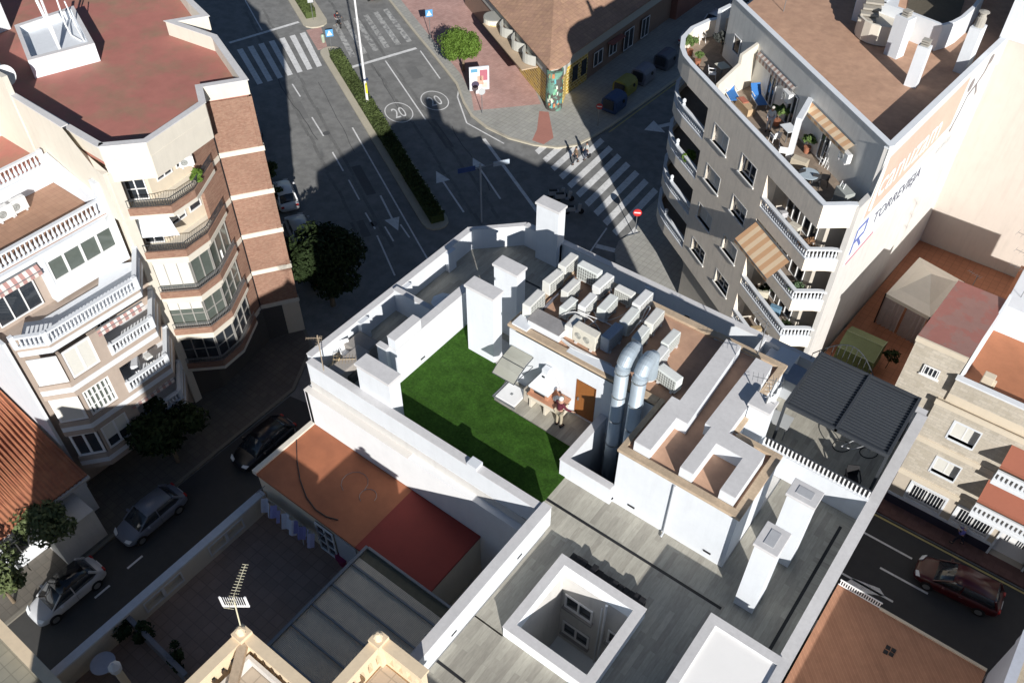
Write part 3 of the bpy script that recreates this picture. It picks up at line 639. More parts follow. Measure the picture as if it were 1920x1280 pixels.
# ================= cream balcony building (left edge) =================
cb = T('balcony_building', 'cream apartment building with white balustrade balconies and stepped roof terraces at the left edge', 'building', (-42, 13, 0))
F = [(-37.7, 9.25), (-36.7, 10.45), (-36.6, 15.75), (-38.75, 17.35)]
B = MB(); B.prism([(-38.9, 9.2), (-38.9, 17.35), (-66, 17.38), (-66, 9.2)], 0, 12.0); B.prism([(-39.9, 9.3), (-39.9, 17.35), (-66, 17.38), (-66, 9.3)], 12.0, 15.2)
B.build('inner_wall', BEIGE, cb)
B = MB(); B.box(-66, -38.7, 9.05, 9.22, 0, 12.3); B.build('side_wall', WHITE, cb)
B = MB(); B.prism([(-45.8, 17.18), (-41.2, 17.1), (-39.4, 17.1), (-38.8, 17.1), (-38.8, 17.4), (-45.8, 17.4)], 15, [19.9, 19.8, 18.1, 18.0, 18.0, 19.9]); B.box(-66, -45.8, 17.1, 17.4, 15, 21); B.box(-39.5, -38.72, 17.3, 17.82, 0, 17.9)
B.build('party_wall', LCREAM, cb)
B = MB(); B.prism([(-45.8, 17.14), (-41.2, 17.06), (-41.2, 17.44), (-45.8, 17.44)], [19.91, 19.81, 19.81, 19.91], [19.97, 19.87, 19.87, 19.97]); B.build('coping', CAPW, cb)
for z in (3, 6, 9, 12):
    B = MB(); strip(B, F, 0, 2.2, z-.12, z+.22); o = B.build('balcony_slab', WHITE, cb)
    B = MB(); strip(B, F, .02, .25, z+.22, z+.55) if z < 12 else strip(B, F, .02, .25, z+.22, z+.4); B.build('balcony_parapet', BEIGE, o)
    if z < 12:
        B = MB(); strip(B, F, -.04, .1, z-.45, z-.12); strip(B, F, .02, .3, z-.45, z-.12); B.build('balcony_fascia', BEIGE, o)
    # side piece on the chamfer
    if z < 12:
        balustrade([F[2][0:2] and (-36.62, 13.1), (-36.6, 15.75), (-38.6, 17.25)], z+.55, .72, WHITE, cb)
        B = MB(); pl = PL((-36.69, 10.6), (-36.6, 15.7)); pl.bx(B, 1.75, 2.45, 0.02, .3, z+.55, z+2.55); B.build('pier', BEIGE, cb); B = MB(); pl.bx(B, -.0, .14, .02, .3, z+.55, z+2.55); B.build('pier', BEIGE, cb)
        # enclosed bay left: two windows
        pc = PL(F[0], (-36.69, 10.5)); 
        window(pc, .1, pc.L-.05, z+.6, z+2.5, .12, cb, n=1 if z > 3 else 2, blind=.0 if z == 3 else .97, fw=.13)
        window(pl, .15, 1.75, z+.6, z+2.5, .12, cb, n=2 if z != 6 else 6, rows=1 if z in (3, 9) else 3, blind=(.0 if z == 6 else .95) if z != 3 else .6, gm=GLASSG if z == 6 else GLASS, fw=.12)
        # balcony back wall door
        pw = PL((-38.88, 13.0), (-38.88, 17.0)); window(pw, .3, 1.5, z+.3, z+2.4, -.04, cb, n=2); window(pw, 2.0, 3.4, z+1.0, z+2.3, -.04, cb, n=2, blind=.9 if z == 9 else .2)
    B = MB()
    if z == 12: strip(B, [(-39.9, 9.2), (-39.55, 10.4), (-39.55, 16.6), (-39.9, 17.2)], -.12, 1.5, 15.0, 15.25); B.build('terrace_slab', WHITE, cb)
# level 12: full balcony with balustrade and white glazed room
balustrade(F, 12.4, .78, WHITE, cb)
pg = PL((-39.45, 12.6), (-39.45, 17.1)); B = MB(); pg.bx(B, 0, .3, -.05, .6, 12.2, 15.0); pg.bx(B, 4.2, 4.5, -.05, .6, 12.2, 15); pg.bx(B, .3, 4.2, -.03, .2, 12.2, 13.3); pg.bx(B, .3, 4.2, -.03, .2, 14.75, 15); B.build('sun_room_wall', WHITE, cb)
window(pg, .3, 4.2, 13.3, 14.75, .05, cb, n=4, gm=GLASSG, fw=.13)
p12 = PL((-39.88, 9.5), (-39.88, 12.5)); window(p12, .2, 2.6, 12.3, 14.6, -.04, cb, n=3)
# stepped terraces
floor('terrace_floor', [(-45.0, -39.7, 9.3, 17.1)], 15.27, BROWN, .05, cb)
balustrade([(-39.75, 9.2), (-39.75, 16.9)], 15.25, .92, WHITE, cb, sp=.25, r=.085)
B = MB(); B.box(-44.7, -44.4, 9.2, 17.1, 15.25, 16.25); B.box(-66, -44.7, 9.2, 17.1, 15.25, 16.1); B.build('terrace_wall', WHITE, cb)
floor('terrace_floor', [(-49.5, -44.75, 9.2, 17.1)], 16.15, REDR, .04, cb)
balustrade([(-44.6, 9.2), (-44.6, 16.9)], 16.25, .9, WHITE, cb, sp=.25, r=.085)
B = MB(); B.prism([(-44.3, 16.8), (-40.2, 16.8), (-40.2, 17.1), (-44.3, 17.1)], 15.3, [17.1, 16.0, 16.0, 17.1]); B.box(-40.2, -39.6, 16.9, 17.1, 15.3, 17.2); B.build('step_wall', WHITE, cb)
B = MB(); B.box(-66, -49.4, 9.2, 17.1, 16.1, 19.6); B.build('roof_room', LCREAM, cb)
B = MB(); B.box(-55, -51.5, 16.0, 19.5, 18.6, 20.6); B.box(-60, -55.6, 19.5, 22.5, 18.6, 20.9); o = B.build('roof_room', WHITE, bb)
def dish(c, d, r, label, group=None):
    B = MB(); n = 20; d = Vector(d).normalized(); x = d.orthogonal().normalized(); y = d.cross(x); V = []; Fc = []
    for i, k in enumerate((0, .35, .7, 1)):
        for j in range(n): V.append(Vector(c)+(x*math.cos(2*math.pi*j/n)+y*math.sin(2*math.pi*j/n))*r*k+d*(.22*r*k*k))
    Fc = [(i*n+j, i*n+(j+1) % n, (i+1)*n+(j+1) % n, (i+1)*n+j) for i in range(3) for j in range(n)]
    B.add(V, Fc); o = T('satellite_dish', label, 'satellite dish', (c[0], c[1], c[2]-.8), group)
    a = B.build('reflector', mat('dish_white', (.62, .63, .63), .5, .05), o, smooth=True, fix=False)
    a.modifiers.new('s', 'SOLIDIFY').thickness = .02
    B = MB(); B.tube([Vector(c), Vector(c)-d*.1-Vector((0, 0, .3)), Vector(c)-Vector((0, 0, .8))-d*.1], .025, 6); B.tube([Vector(c)-y*r*.9+d*.1, Vector(c)+d*r*.9], .012, 5); B.build('arm', METAL, o); return o
dish((*at(12, 142, 20.4), 20.4), (.6, -.6, .5), .55, 'round white satellite dish by the left edge of the red roof')
dish((*at(284, 547, 8.3), 8.3), (.75, -.5, .4), .5, 'round white satellite dish between brick balconies and white balustrade balconies')
# street tree masses come later

# ================= house with orange tiled roof (left, lower) =================
th = T('tiled_house', 'low white house with a sunlit orange tiled roof at the left edge', 'house', (-38, 4, 0))
TILE = wavemat('orange_roof_tiles', (.42, .165, .085), .26, 'Y', .22, .05, .85, col2=(.34, .12, .065))
ev = -36.4
B = MB(); zr = 6.3
B.add([(ev, -8, 3.4), (ev, 8.9, 3.4), (-44, 8.9, zr-.6), (-44, -8, zr)], [(0, 1, 2, 3)]); B.add([(-44, -8, zr), (-44, 8.9, zr-.6), (-60, 8.9, 4.5), (-60, -8, 4.5)], [(0, 1, 2, 3)]); r = B.build('roof', TILE, th, fix=False); r.modifiers.new('s', 'SOLIDIFY').thickness = -.12
B = MB(); 
for i in range(66): y = -7.9+i*.252; B.tube([(ev+.04, y, 3.40), (ev-7.4, y, 6.12)], .05, 5, cap=False)
B.build('tile_ridge', TILE, r)
B = MB(); B.box(-54, ev-.35, -8, 8.7, 0, 3.2); B.build('wall', WHITE, th)
B = MB(); B.box(ev-.1, ev+.12, -8, 8.95, 3.18, 3.36); B.build('eave_trim', WHITE2, th)
B = MB(); B.box(ev-.3, ev+1.6, 5.4, 7.9, 0, 2.6); B.build('porch', WHITE2, th)
pl = PL((ev-.33, 1), (ev-.33, 7))
for s in (.6, 2.6): window(pl, s, s+1.1, 1.2, 2.4, -.05, th, n=2)

# ================= neighbour with terrace, orange roof and lean-to =================
nb = T('courtyard_building', 'low building with shaded tiled courtyard and orange to dark red roof', 'building', (-16, 8, 0))
B = MB(); B.box(-21.2, -9.62, 5.5, 14.0, 0, 11.95); B.box(-21.2, -9.62, -6, 5.5, 0, 11.95); B.build('masonry', CREAM, nb)
floor('courtyard_floor', [(-21.0, -9.7, -6, 10.9)], 12.0, mat('reddish_floor_tiles', (.34, .235, .18), .7, .15, 2, pat='paver', col2=(.29, .20, .15)), .04, nb)
B = MB(); B.box(-21.15, -12.0, 10.8, 14.0, 12, 14.3); B.build('wall', CREAM, nb)
floor('roof', [(-21.2, -15.5, 10.72, 14.01)], 14.42, ORANGE, .12, nb); floor('roof', [(-15.5, -11.98, 10.72, 14.01)], 14.422, DRED, .12, nb)
B = MB(); B.box(-21.32, -21.1, 10.7, 14.0, 14.3, 14.52); B.build('coping', LCREAM, nb)
# courtyard boundary wall with pierced panels
B = MB(); pl = PL((-20.95, -6), (-20.95, 10.75)); wall(B, pl, 0, 16.75, 12, 13.1, [(a, a+.75, 12.35, 12.85, .2) for a in (10.6, 11.5, 13.7, 14.6)]); B.box(-21.2, -21.15, -6, 10.7, 12, 13.1); B.build('boundary_wall', CREAM, nb)
B = MB(); B.box(-21.25, -20.9, -6, 10.72, 13.1, 13.2); B.build('coping', CAPW, nb)
for a in (10.6, 13.7):
    B = MB()
    pl.bx(B, a-.06, a+1.72, -.03, 0, 12.27, 12.34); pl.bx(B, a-.06, a+1.72, -.03, 0, 12.86, 12.93); pl.bx(B, a-.06, a, -.03, 0, 12.34, 12.86); pl.bx(B, a+.76, a+.89, -.03, 0, 12.34, 12.86); pl.bx(B, a+1.66, a+1.72, -.03, 0, 12.34, 12.86)
    B.build('vent_panel', CAPW, nb)
pl = PL((-21.15, 10.8), (-12.0, 10.8)); window(pl, 3.35, 4.35, 12.1, 14.0, -.05, nb, n=2, rows=3); B = MB(); pl.bx(B, 4.45, 5.6, -.06, 0, 12.02, 14.1); B.build('door', mat('grey_white_door', (.45, .46, .5), .6), nb)
# lean-to of corrugated sheet
lt = T('corrugated_canopy', 'grey corrugated sheet canopy with metal purlins over the shaded courtyard', 'canopy', (-12, 8, 12))
COR = wavemat('corrugated_grey', (.68, .60, .47), .05, 'Y', .15, .012, .7)
B = MB(); B.box(-15.0, -9.65, 4.4, 10.45, 14.5, 14.54); B.build('sheet', COR, lt)
B = MB(); B.box(-15.0, -9.65, 10.45, 10.9, 14.5, 14.53); B.build('old_sheet', mat('mossy_sheet', (.14, .13, .09), .9, .2), lt)
B = MB(); 
for y in (10.05, 9.0, 8.0, 7.0, 6.0, 5.0): B.box(-15.0, -9.65, y, y+.07, 14.54, 14.61)
B.build('purlin', METAL, lt)
B = MB(); B.box(-15.1, -14.98, 4.4, 10.95, 14.4, 14.66); B.box(-14.98, -9.65, 10.9, 11.0, 14.4, 14.62); B.build('gutter', METAL, lt)
B = MB()
for y in (5, 8, 10.6): B.box(-14.95, -14.85, y, y+.1, 12, 14.45)
B.build('post', METAL, lt)
B = MB(); P3 = [Vector((*at(x, y, 14.44), 14.44)) for x, y in ((553, 802), (556, 830), (557, 862), (563, 900), (575, 932), (592, 955), (612, 968), (634, 974))]; B.tube(P3, .022, 5); o = B.build('roof_cable', BLACK); tag(o, 'dark cable curving across the orange roof beside the white wall', 'cable')
for i, (x, y, r_) in enumerate(((665, 905, .55), (690, 930, .35))):
    c_ = at(x, y, 14.425); B = MB(); B.tube([(c_[0]+r_*math.cos(a_*.5), c_[1]+r_*math.sin(a_*.5), 14.43) for a_ in range(10)], .01, 4); o = B.build('wire_loop', METAL); tag(o, ('larger loose wire loop lying on the orange roof', 'smaller loose wire loop lying on the orange roof')[i], 'wire')
# gap between building end and white wing
# ornate towers
def pierced(pl, z0, z1, n, m, parent, th_=.22):
    """parapet with a row of arched openings"""
    B = MB(); h = z1-z0; w = pl.L/n; za, zb = z0+h*.28, z0+h*.72
    holes = []
    pl.bx(B, 0, pl.L, 0, th_, z0, za); pl.bx(B, 0, pl.L, 0, th_, zb, z1)
    for i in range(n+1):
        a = max(0, i*w-w*.24); b = min(pl.L, i*w+w*.24); pl.bx(B, a, b, .001, th_-.001, za, zb)
        for e in (a, b): 
            if 0 < e < pl.L: pl.bx(B, e-.03, e+.03, .002, th_-.002, zb-.09, zb)
    pl.bx(B, -.05, pl.L+.05, -.06, th_+.06, z1, z1+.12); pl.bx(B, -.03, pl.L+.03, -.05, th_+.05, z0-.14, z0)
    return B.build('pierced_parapet', m, parent)
PEACH = mat('peach_stone', (.74, .60, .42), .85, .08, 2, .2, stain=.2)
ob = T('ornate_building', 'ornate peach building with arched parapets at the bottom edge', 'building', (-12, 3, 0))
B = MB(); B.box(-13.4, -8.4, -3, 4.7, 0, 18.3); B.box(-10.1, -8.4, 4.7, 7.05, 0, 18.3); B.build('masonry', PEACH, ob)
floor('roof_terrace_floor', [(-13.2, -10.3, -3, 4.65), (-9.95, -8.45, 3, 6.95)], 18.35, mat('cream_floor_tiles', (.50, .42, .33), .8, .12, 2, pat='paver', col2=(.46, .38, .30)), .1, ob)
for X0, X1, Y0, Y1, n1, n2 in ((-13.5, -10.6, 1.2, 4.9, 10, 8), (-10.2, -8.4, 4.0, 7.2, 9, 5)):
    pierced(PL((X0+.2, Y0), (X0+.2, Y1-.2)), 18.2, 19.4, n1, PEACH, ob); pierced(PL((X0, Y1-.2), (X1, Y1-.2)), 18.2, 19.4, n2, PEACH, ob)
    B = MB(); B.box(X0-.1, X0+.32, Y1-.36, Y1+.08, 18.3, 19.65); B.lathe((X0+.12, Y1-.14, 19.65), [(.13, 0), (.09, .08), (.16, .18), (.05, .3)], 10); B.build('corner_pier', PEACH, ob)
B = MB(); B.box(-13.1, -13.0, 1.2, 4.6, 18.4, 18.9); B.box(-13.0, -10.7, 4.5, 4.6, 18.4, 18.9); B.build('inner_upstand', WHITE2, ob)
B = MB(); B.beam((-13.2, 4.6, 19.4), (-11.9, 2.7, 19.2), .27, .2); B.build('hip_beam', COPE, ob)
B = MB(); B.box(-12.6, -11.5, 1.6, 3.1, 18.35, 18.95); o = B.build('cabin_box', WHITE); tag(o, 'plain white roof box inside the left arched parapet at the bottom edge', 'roof box')
B = MB(); B.box(-11.3, -10.7, 1.9, 2.7, 18.35, 18.9); o = B.build('cabin_box', WHITE); tag(o, 'smaller white roof box to the right of the hip beam at the bottom edge', 'roof box')
table_base = (-9.3, 5.2)
B = MB(); B.lathe((*table_base, 18.35), [(.04, 0), (.04, .66), (.34, .68), (.34, .71)], 18); o = B.build('round_table', mat('brown_table_top', (.30, .17, .09), .7)); tag(o, 'round brown table on the small terrace inside the right arched parapet', 'table')
# ground between
# ================= bottom left roof terrace =================
bl = T('corner_terrace_building', 'building corner with greenish tiled roof terrace and pale beige parapet, bottom left', 'building', (-22, -1, 0))
B = MB(); B.box(-27, -18.8, -2.6, .6, 0, 13.4); B.build('masonry', CREAM, bl)
floor('terrace_floor', [(-26.8, -19, -2.6, .6)], 13.45, mat('greenish_floor_tiles', (.28, .27, .22), .8, .1, 2, pat='paver', col2=(.25, .245, .20)), .04, bl)
B = MB(); B.box(-27, -18.8, .6, .78, 13.4, 14.0); B.box(-27, -18.8, .5, .9, 14.0, 14.1); B.build('parapet', PEACH, bl)
# ================= grey building (right) =================
gb = T('grey_building', 'grey rendered apartment building with rounded corner balconies and brown flat roof, top right', 'building', (-14, 46, 0))
GP = PL((-21.63, 47.07), (-9.15, 38.44)); G = GP.p
curve = [(-20.6, 56.5), (-22.6, 54.9), (-23.7, 53.2), (-24.05, 51.5), (-23.85, 49.9), (-23.2, 48.6), (-22.5, 47.75), (-21.63, 47.07)]
endc = [(-8.05, 39.35), (-7.75, 39.55)]
TP = curve+[(-9.15, 38.44)]+endc
# side wall (party wall with painted sign)
SW = PL((-7.62, 39.5), (-6.3, 56.6)); B = MB(); SW.bx(B, 0, SW.L, 0, .3, 0, 16.9)
SW.bx(B, 1.55, SW.L, 0, .3, 16.9, 19.6); B.build('party_wall', WHITE2, gb)
# core: set back behind loggias
B = MB(); B.prism([G(2.95, .3), G(10.12, .3), G(10.2, 1.55), G(14.2, 1.55), SW.p(1.6, .3), SW.p(17.1, .3), (-20.6, 60), (-20.4, 55.5), (-21.5, 53.5), (-21.8, 51.5), (-21.0, 49.6), G(2.0, 1.6), G(2.95, 1.5)], 0, 15.75)
B.build('inner_wall', mat('loggia_wall_paint', (.50, .46, .40), .9, .08), gb)
wins = [(4.0, 5.72), (7.45, 9.05)]; zs = ((13.95, 15.15), (11.1, 12.25), (8.1, 9.2), (5.3, 6.35)); B = MB()
holes = [(a, b, c, d, .28) for a, b in wins for c, d in zs]
wall(B, GP, 2.9, 10.15, 3.7, 16.95, holes)
for s in (2.9, 10.15): B.quad(GP.P(s, 0, 3.7), GP.P(s, 1.6, 3.7), GP.P(s, 1.6, 15.7), GP.P(s, 0, 15.7))
B.build('facade_wall', GREYP, gb)
REV = mat('white_reveal', (.74, .74, .72), .8, .05)
for i, (a, b) in enumerate(wins):
    for j, (c, d) in enumerate(zs):
        C = MB(); GP.bx(C, a-.09, a+.0, -.012, .27, c, d); GP.bx(C, b, b+.07, -.012, .27, c, d); GP.bx(C, a-.15, b+.15, -.08, .27, c-.09, c); GP.bx(C, a-.09, b+.07, -.012, .27, d, d+.05); C.build('window_surround', REV, gb)
        window(GP, a, b, c, d, .24, gb, n=2, blind=(.95, .95, .95, .25)[j] if i == 0 else (.15, .6, .95, .2)[j])
# terrace parapet all round
B = MB(); strip(B, curve, 0, .22, 15.6, 16.95); GP.bx(B, 0, 2.9, 0, .22, 15.55, 16.95); GP.bx(B, 10.15, 15.17, 0, .22, 15.5, 16.95); GP.bx(B, 2.9, 10.15, .01, .22, 15.7, 16.95); strip(B, [G(15.17)]+endc, 0, .22, 15.5, 16.95)
B.build('terrace_parapet', GREYP, gb)
B = MB(); strip(B, TP, -.04, .27, 16.955, 17.0); B.build('coping', WHITE, gb)
cin = offs(TP, .1)
B = MB(); B.prism([tuple(p) for p in cin]+[SW.p(17, .3)], 15.5, 15.8); B.build('terrace_floor', mat('terrace_tiles', (.33, .26, .20), .8, .15, 2, pat='tile'), gb)
# loggia slabs, parapet bands, balustrades
lc = [(-21.0, 55.2), (-22.6, 54.0), (-23.5, 52.6), (-23.85, 51.2), (-23.7, 49.8), (-23.1, 48.55), (-22.4, 47.7), (-21.63, 47.05), G(2.9)]
rc = [G(10.15), G(15.05), (-8.2, 39.3), (-7.72, 39.55)]
for z in (12.85, 9.85, 6.95, 4.05):
    for pts in (lc, rc):
        B = MB(); strip(B, pts, .02, 2.3, z-.15, z+.02); o = B.build('balcony_slab', mat('loggia_floor', (.26, .21, .17), .8, .2, 3), gb)
        B = MB(); strip(B, pts, 0, .2, z-.35, z+.42); B.build('balcony_parapet', GREYP, o)
        balustrade(offs(pts, .0), z+.42, .72, WHITE, gb, sp=.2, r=.062, posts=False)
    b2 = PL(G(10.2, 1.55), G(14.2, 1.55)); window(b2, .4, 1.7, z+.05, z+2.2, -.04, gb, n=2); window(b2, 2.1, 3.5, z+.05, z+2.2, -.04, gb, n=2, blind=.35)
    b3 = PL((-21.0, 49.6), G(2.0, 1.6)); window(b3, .3, min(2.6, b3.L-.2), z+.05, z+2.2, -.04, gb, n=3, blind=.0)
    B = MB(); B.lathe((-21.75, 47.3, z+1.16), [(.08, 0), (.13, .05), (.07, .12), (.13, .25), (.12, .38), (.03, .46)], 10); B.build('urn_finial', WHITE, gb)
B = MB(); strip(B, curve+[G(15.17)], .5, .8, 3.55, 3.75); B.prism([G(0, .2), G(15.17, .2), G(15.17, 3), G(0, 3)], 3.6, 3.72); B.build('soffit', GREYP, gb)
B = MB(); GP.bx(B, 1, 15.2, 2.2, 2.4, 0.1, 3.6); B.build('shopfront', mat('brown_shopfront', (.16, .10, .07), .5, .2), gb)
# roof volume above the terrace
rp = [(-21.5, 51.4), (-7.55, 41.0), (-6.32, 56.6), (-6.3, 70), (-21.5, 70)]
B = MB(); pw = PL(rp[0], rp[1]); pw.bx(B, 0, pw.L, 0, .25, 15.8, 19.75); B.prism([pw.p(0, .25), pw.p(pw.L-.3, .25), SW.p(2, .4), SW.p(17, .4), (-6.6, 70), (-21.2, 70)], 15.8, 18.44)
SW.bx(B, 1.5, 17.15, 0.0, .0, 19, 19) if 0 else None
B.build('roof_wall', mat('pale_grey_render', (.78, .77, .73), .9, .08, 1.3, 0, stain=.35), gb)
B = MB(); B.prism([pw.p(0, .27), pw.p(pw.L-.3, .27), SW.p(2.2, .32), SW.p(17.15, .32), (-6.62, 70), (-21.2, 70)], 18.44, 18.5); B.build('roof', TERR, gb)
B = MB(); pw.bx(B, -.1, pw.L+.02, -.05, .3, 19.752, 19.8); SW.bx(B, 1.5, 17.1, -.02, .32, 19.602, 19.65); B.build('coping', WHITE, gb)
def ch2(px1, py1, px2, py2, w, z1, z0=18.5, pots=True):
    a = Vector(at(px1, py1, z0)); b = Vector(at(px2, py2, z0)); u = (b-a); ln = u.length; u = u/ln*1.0; n = Vector((-u.y, u.x))
    B = MB(); B.prism([tuple(a), tuple(b), tuple(b+n*w), tuple(a+n*w)], z0, z1); o = B.build('chimney_stack', WHITE, gb)
    if pots:
        c = (a+b)/2+n*w/2; B = MB()
        for k in range(3): B.ob((c.x, c.y), tuple(u*.22), tuple(n*.2), z1+.02+k*.13, z1+.09+k*.13)
        B.build('chimney_pot', mat('pot_concrete', (.36, .34, .30), .9, .1), o)
    return a, b, n
ch2(1694, 160, 1715, 167, .55, 20.9); ch2(1656, 101, 1679, 112, .75, 20.9)
a, b, n = ch2(1786, 134, 1806, 141, .9, 21.2, pots=False)
c = (a+b)/2+n*.45; B = MB(); B.lathe((c.x, c.y, 21.2), [(.28, 0), (.26, .5), (.2, .55), (.18, .75)], 12); B.lathe((c.x, c.y, 22.0), [(.05, -.1), (.3, 0), (.3, .04), (.05, .1)], 12); B.build('chimney_pot', mat('pot_concrete', (.36, .34, .30)), gb)
# stair house and curved patio wall at the top edge
v = [at(*p, 19.8) for p in ((1668, 35), (1752, 92), (1800, 60), (1822, 14), (1832, -30), (1700, -40))]
B = MB(); B.prism([at(*p, 18.5) for p in ((1596, 38), (1640, 52), (1668, 62), (1690, -20), (1620, -60))], 18.5, [20.0]*5) 
pts = [at(*p, 18.5) for p in ((1640, 52), (1700, 75), (1751, 96), (1772, 90), (1790, 80), (1812, 60), (1833, 30), (1846, -10), (1850, -60))]
strip(B, pts, 0, .22, 18.5, 20.1); strip(B, [pts[0], at(1700, -60, 18.5)], -.22, 0, 18.5, 20.1); B.build('patio_wall', WHITE, gb)
B = MB(); B.prism([at(*p, 18.5) for p in ((1700, 20), (1760, 75), (1790, 60), (1815, -20), (1710, -40))], 18.52, 18.55); B.build('patio_floor', mat('dark_patio', (.10, .085, .06), .9, .2), gb)
B = MB()
for i in range(6): z = 19.5+i*.22; p = at(1625+i*5, 38-i*11, z); B.ob(p, (.5, .18), (-.12, .3), z, z+.12)
B.build('stair_step', mat('step_concrete', (.38, .35, .30), .9, .1), gb)
B = MB(); p = at(1668, 5, 20.6); B.lathe((*p, 18.55), [(1.5, 0), (1.5, 1.2), (1.35, 1.2), (1.35, .9)], 18); B.build('round_planter_wall', LCREAM, gb)
ant = T('roof_aerial', 'thin aerial mast on the brown flat roof near the top edge', 'aerial', (*at(1469, 22, 18.5), 18.5)); p = at(1469, 22, 18.5)
B = MB(); B.tube([(*p, 18.5), (p[0], p[1], 22)], .025, 6); B.tube([(p[0]-.5, p[1], 21.8), (p[0]+.5, p[1]+.2, 21.8)], .01, 5); B.build('mast', METAL, ant)
# terrace partition walls and pillar with beam
ptn = PL(at(1343, 158, 15.8), at(1420, 90, 16.6)); ptn = PL(at(1342, 172, 15.8), (-17.2, 48.3))
B = MB(); a = Vector(at(1345, 160, 16.9)); b = Vector(pw.p(3.9, 0)); p_ = PL(b, a); 
B.prism([p_.p(0, -.1), p_.p(p_.L*.45, -.1), p_.p(p_.L*.45, .1), p_.p(0, .1)], 15.8, [18.6, 18.3, 18.3, 18.6]); B.prism([p_.p(p_.L*.45, -.1), p_.p(p_.L, -.1), p_.p(p_.L, .1), p_.p(p_.L*.45, .1)], 15.8, [17.7, 16.95, 16.95, 17.7])
B.build('partition_wall', LCREAM, gb)
b = Vector(pw.p(10.3, 0)); a = Vector(at(1480, 290, 16.2)); p_ = PL(b, a)
B = MB(); p_.bx(B, 0, p_.L, -.15, .15, 18.1, 18.5); p_.bx(B, p_.L-.4, p_.L, -.15, .15, 15.8, 18.1); B.build('terrace_beam', WHITE, gb)
for s in (1.2, 6.0, 8.4, 12.2): window(pw, s, s+.9, 15.9 if s > 5 else 16.8, 17.9, -.04, gb, n=1 if s < 5 else 2, blind=0)
# painted sign on the party wall: S = along wall, z
def onw(s, z, d=-.012): return SW.P(s, d, z)
B = MB(); B.add([onw(1.6, 18.9), onw(12.2, 19.2), onw(12.0, 16.2), onw(1.2, 15.4)], [(0, 1, 2, 3)]); sg = B.build('painted_sign', mat('faded_salmon_paint', (.70, .42, .34), .9, .1), gb, fix=False)
B = MB(); B.add([onw(.9, 15.35, -.008), onw(15.0, 15.9, -.008), onw(14.8, 19.2, -.008), onw(1.6, 19.2, -.008)], [(0, 1, 2, 3)]); B.add([onw(.9, 15.3, -.008), onw(11.5, 15.3, -.008), onw(10, 13.2, -.008), onw(.5, 12.6, -.008)], [(0, 1, 2, 3)]); B.build('sign_ground', mat('faded_pale_blue', (.70, .74, .76), .9, .06), sg, fix=False)
su = (SW.u.x, SW.u.y, 0); upz = (0, 0, 1)
text_mesh('lettering', 'canuzam', 2.5, mat('faded_white_letter', (.82, .74, .70), .9), sg, SW.P(2.0, -.03, 16.35), su, upz, ext=.004, bold=.03, xs=.92)
text_mesh('lettering', 'TORREVIEJA', 1.15, mat('faded_dark_letter', (.17, .17, .22), .9), sg, SW.P(3.1, -.03, 14.0), su, upz, ext=.004, xs=1.0)
B = MB(); q = mat('faded_blue_mark', (.13, .17, .42), .9)
for a, b in (((1.0, 13.2), (1.0, 14.9)), ((1.0, 14.9), (2.1, 15.0)), ((2.1, 15.0), (2.2, 14.1)), ((2.2, 14.1), (1.1, 14.0)), ((1.5, 14.0), (2.2, 13.2))): B.beam(onw(*a, -.02), onw(*b, -.02), .02, .2)
B.build('emblem', q, sg); B = MB(); B.beam(onw(.9, 12.6, -.02), onw(4.0, 13.0, -.02), .02, .14); B.build('emblem_line', mat('faded_red_mark', (.5, .2, .25), .9), sg)
B = MB(); dk = mat('grey_figure_mark', (.22, .20, .20), .9)
for pts in ([(12.3, 15.6), (12.9, 16.6), (13.2, 17.6)], [(13.2, 17.6), (14.2, 17.9), (14.9, 17.0)], [(14.2, 17.9), (15.0, 18.4), (15.3, 19.2)]):
    for a, b in zip(pts[:-1], pts[1:]): B.beam(onw(*a, -.02), onw(*b, -.02), .02, .22)
B.add([onw(13.05+.42*math.cos(t*.45), 18.3+.42*math.sin(t*.45), -.022) for t in range(14)], [tuple(range(14))]); B.add([onw(15.4+.35*math.cos(t*.45), 19.0+.3*math.sin(t*.45), -.022) for t in range(14)], [tuple(range(14))]); B.build('figure_mark', dk, sg, fix=False)
text_mesh('lettering', '965 705 202', .45, mat('faded_small_letter', (.5, .52, .54), .9), sg, SW.P(11.0, -.03, 14.6), su, upz, ext=.003)

# ================= tall building behind (right edge) =================
tb = T('tall_building', 'tall plain building with a huge sunlit cream wall rising beyond the right edge', 'building', (6, 60, 0))
B = MB(); B.box(-6.6, 26, 56.6, 75, 0, 34); B.build('wall', mat('pinkish_cream_render', (.64, .57, .505), .92, .06, .5, .3, stain=.25), tb)
B = MB(); B.box(-6.7, -6.2, 56.55, 75, 18.0, 34); B.prism([(-6.25, 56.56), (26, 56.56), (26, 56.6), (-6.25, 56.6)], [19.6, 18.4, 18.4, 19.6], 34); B.build('white_wall', WHITE, tb)

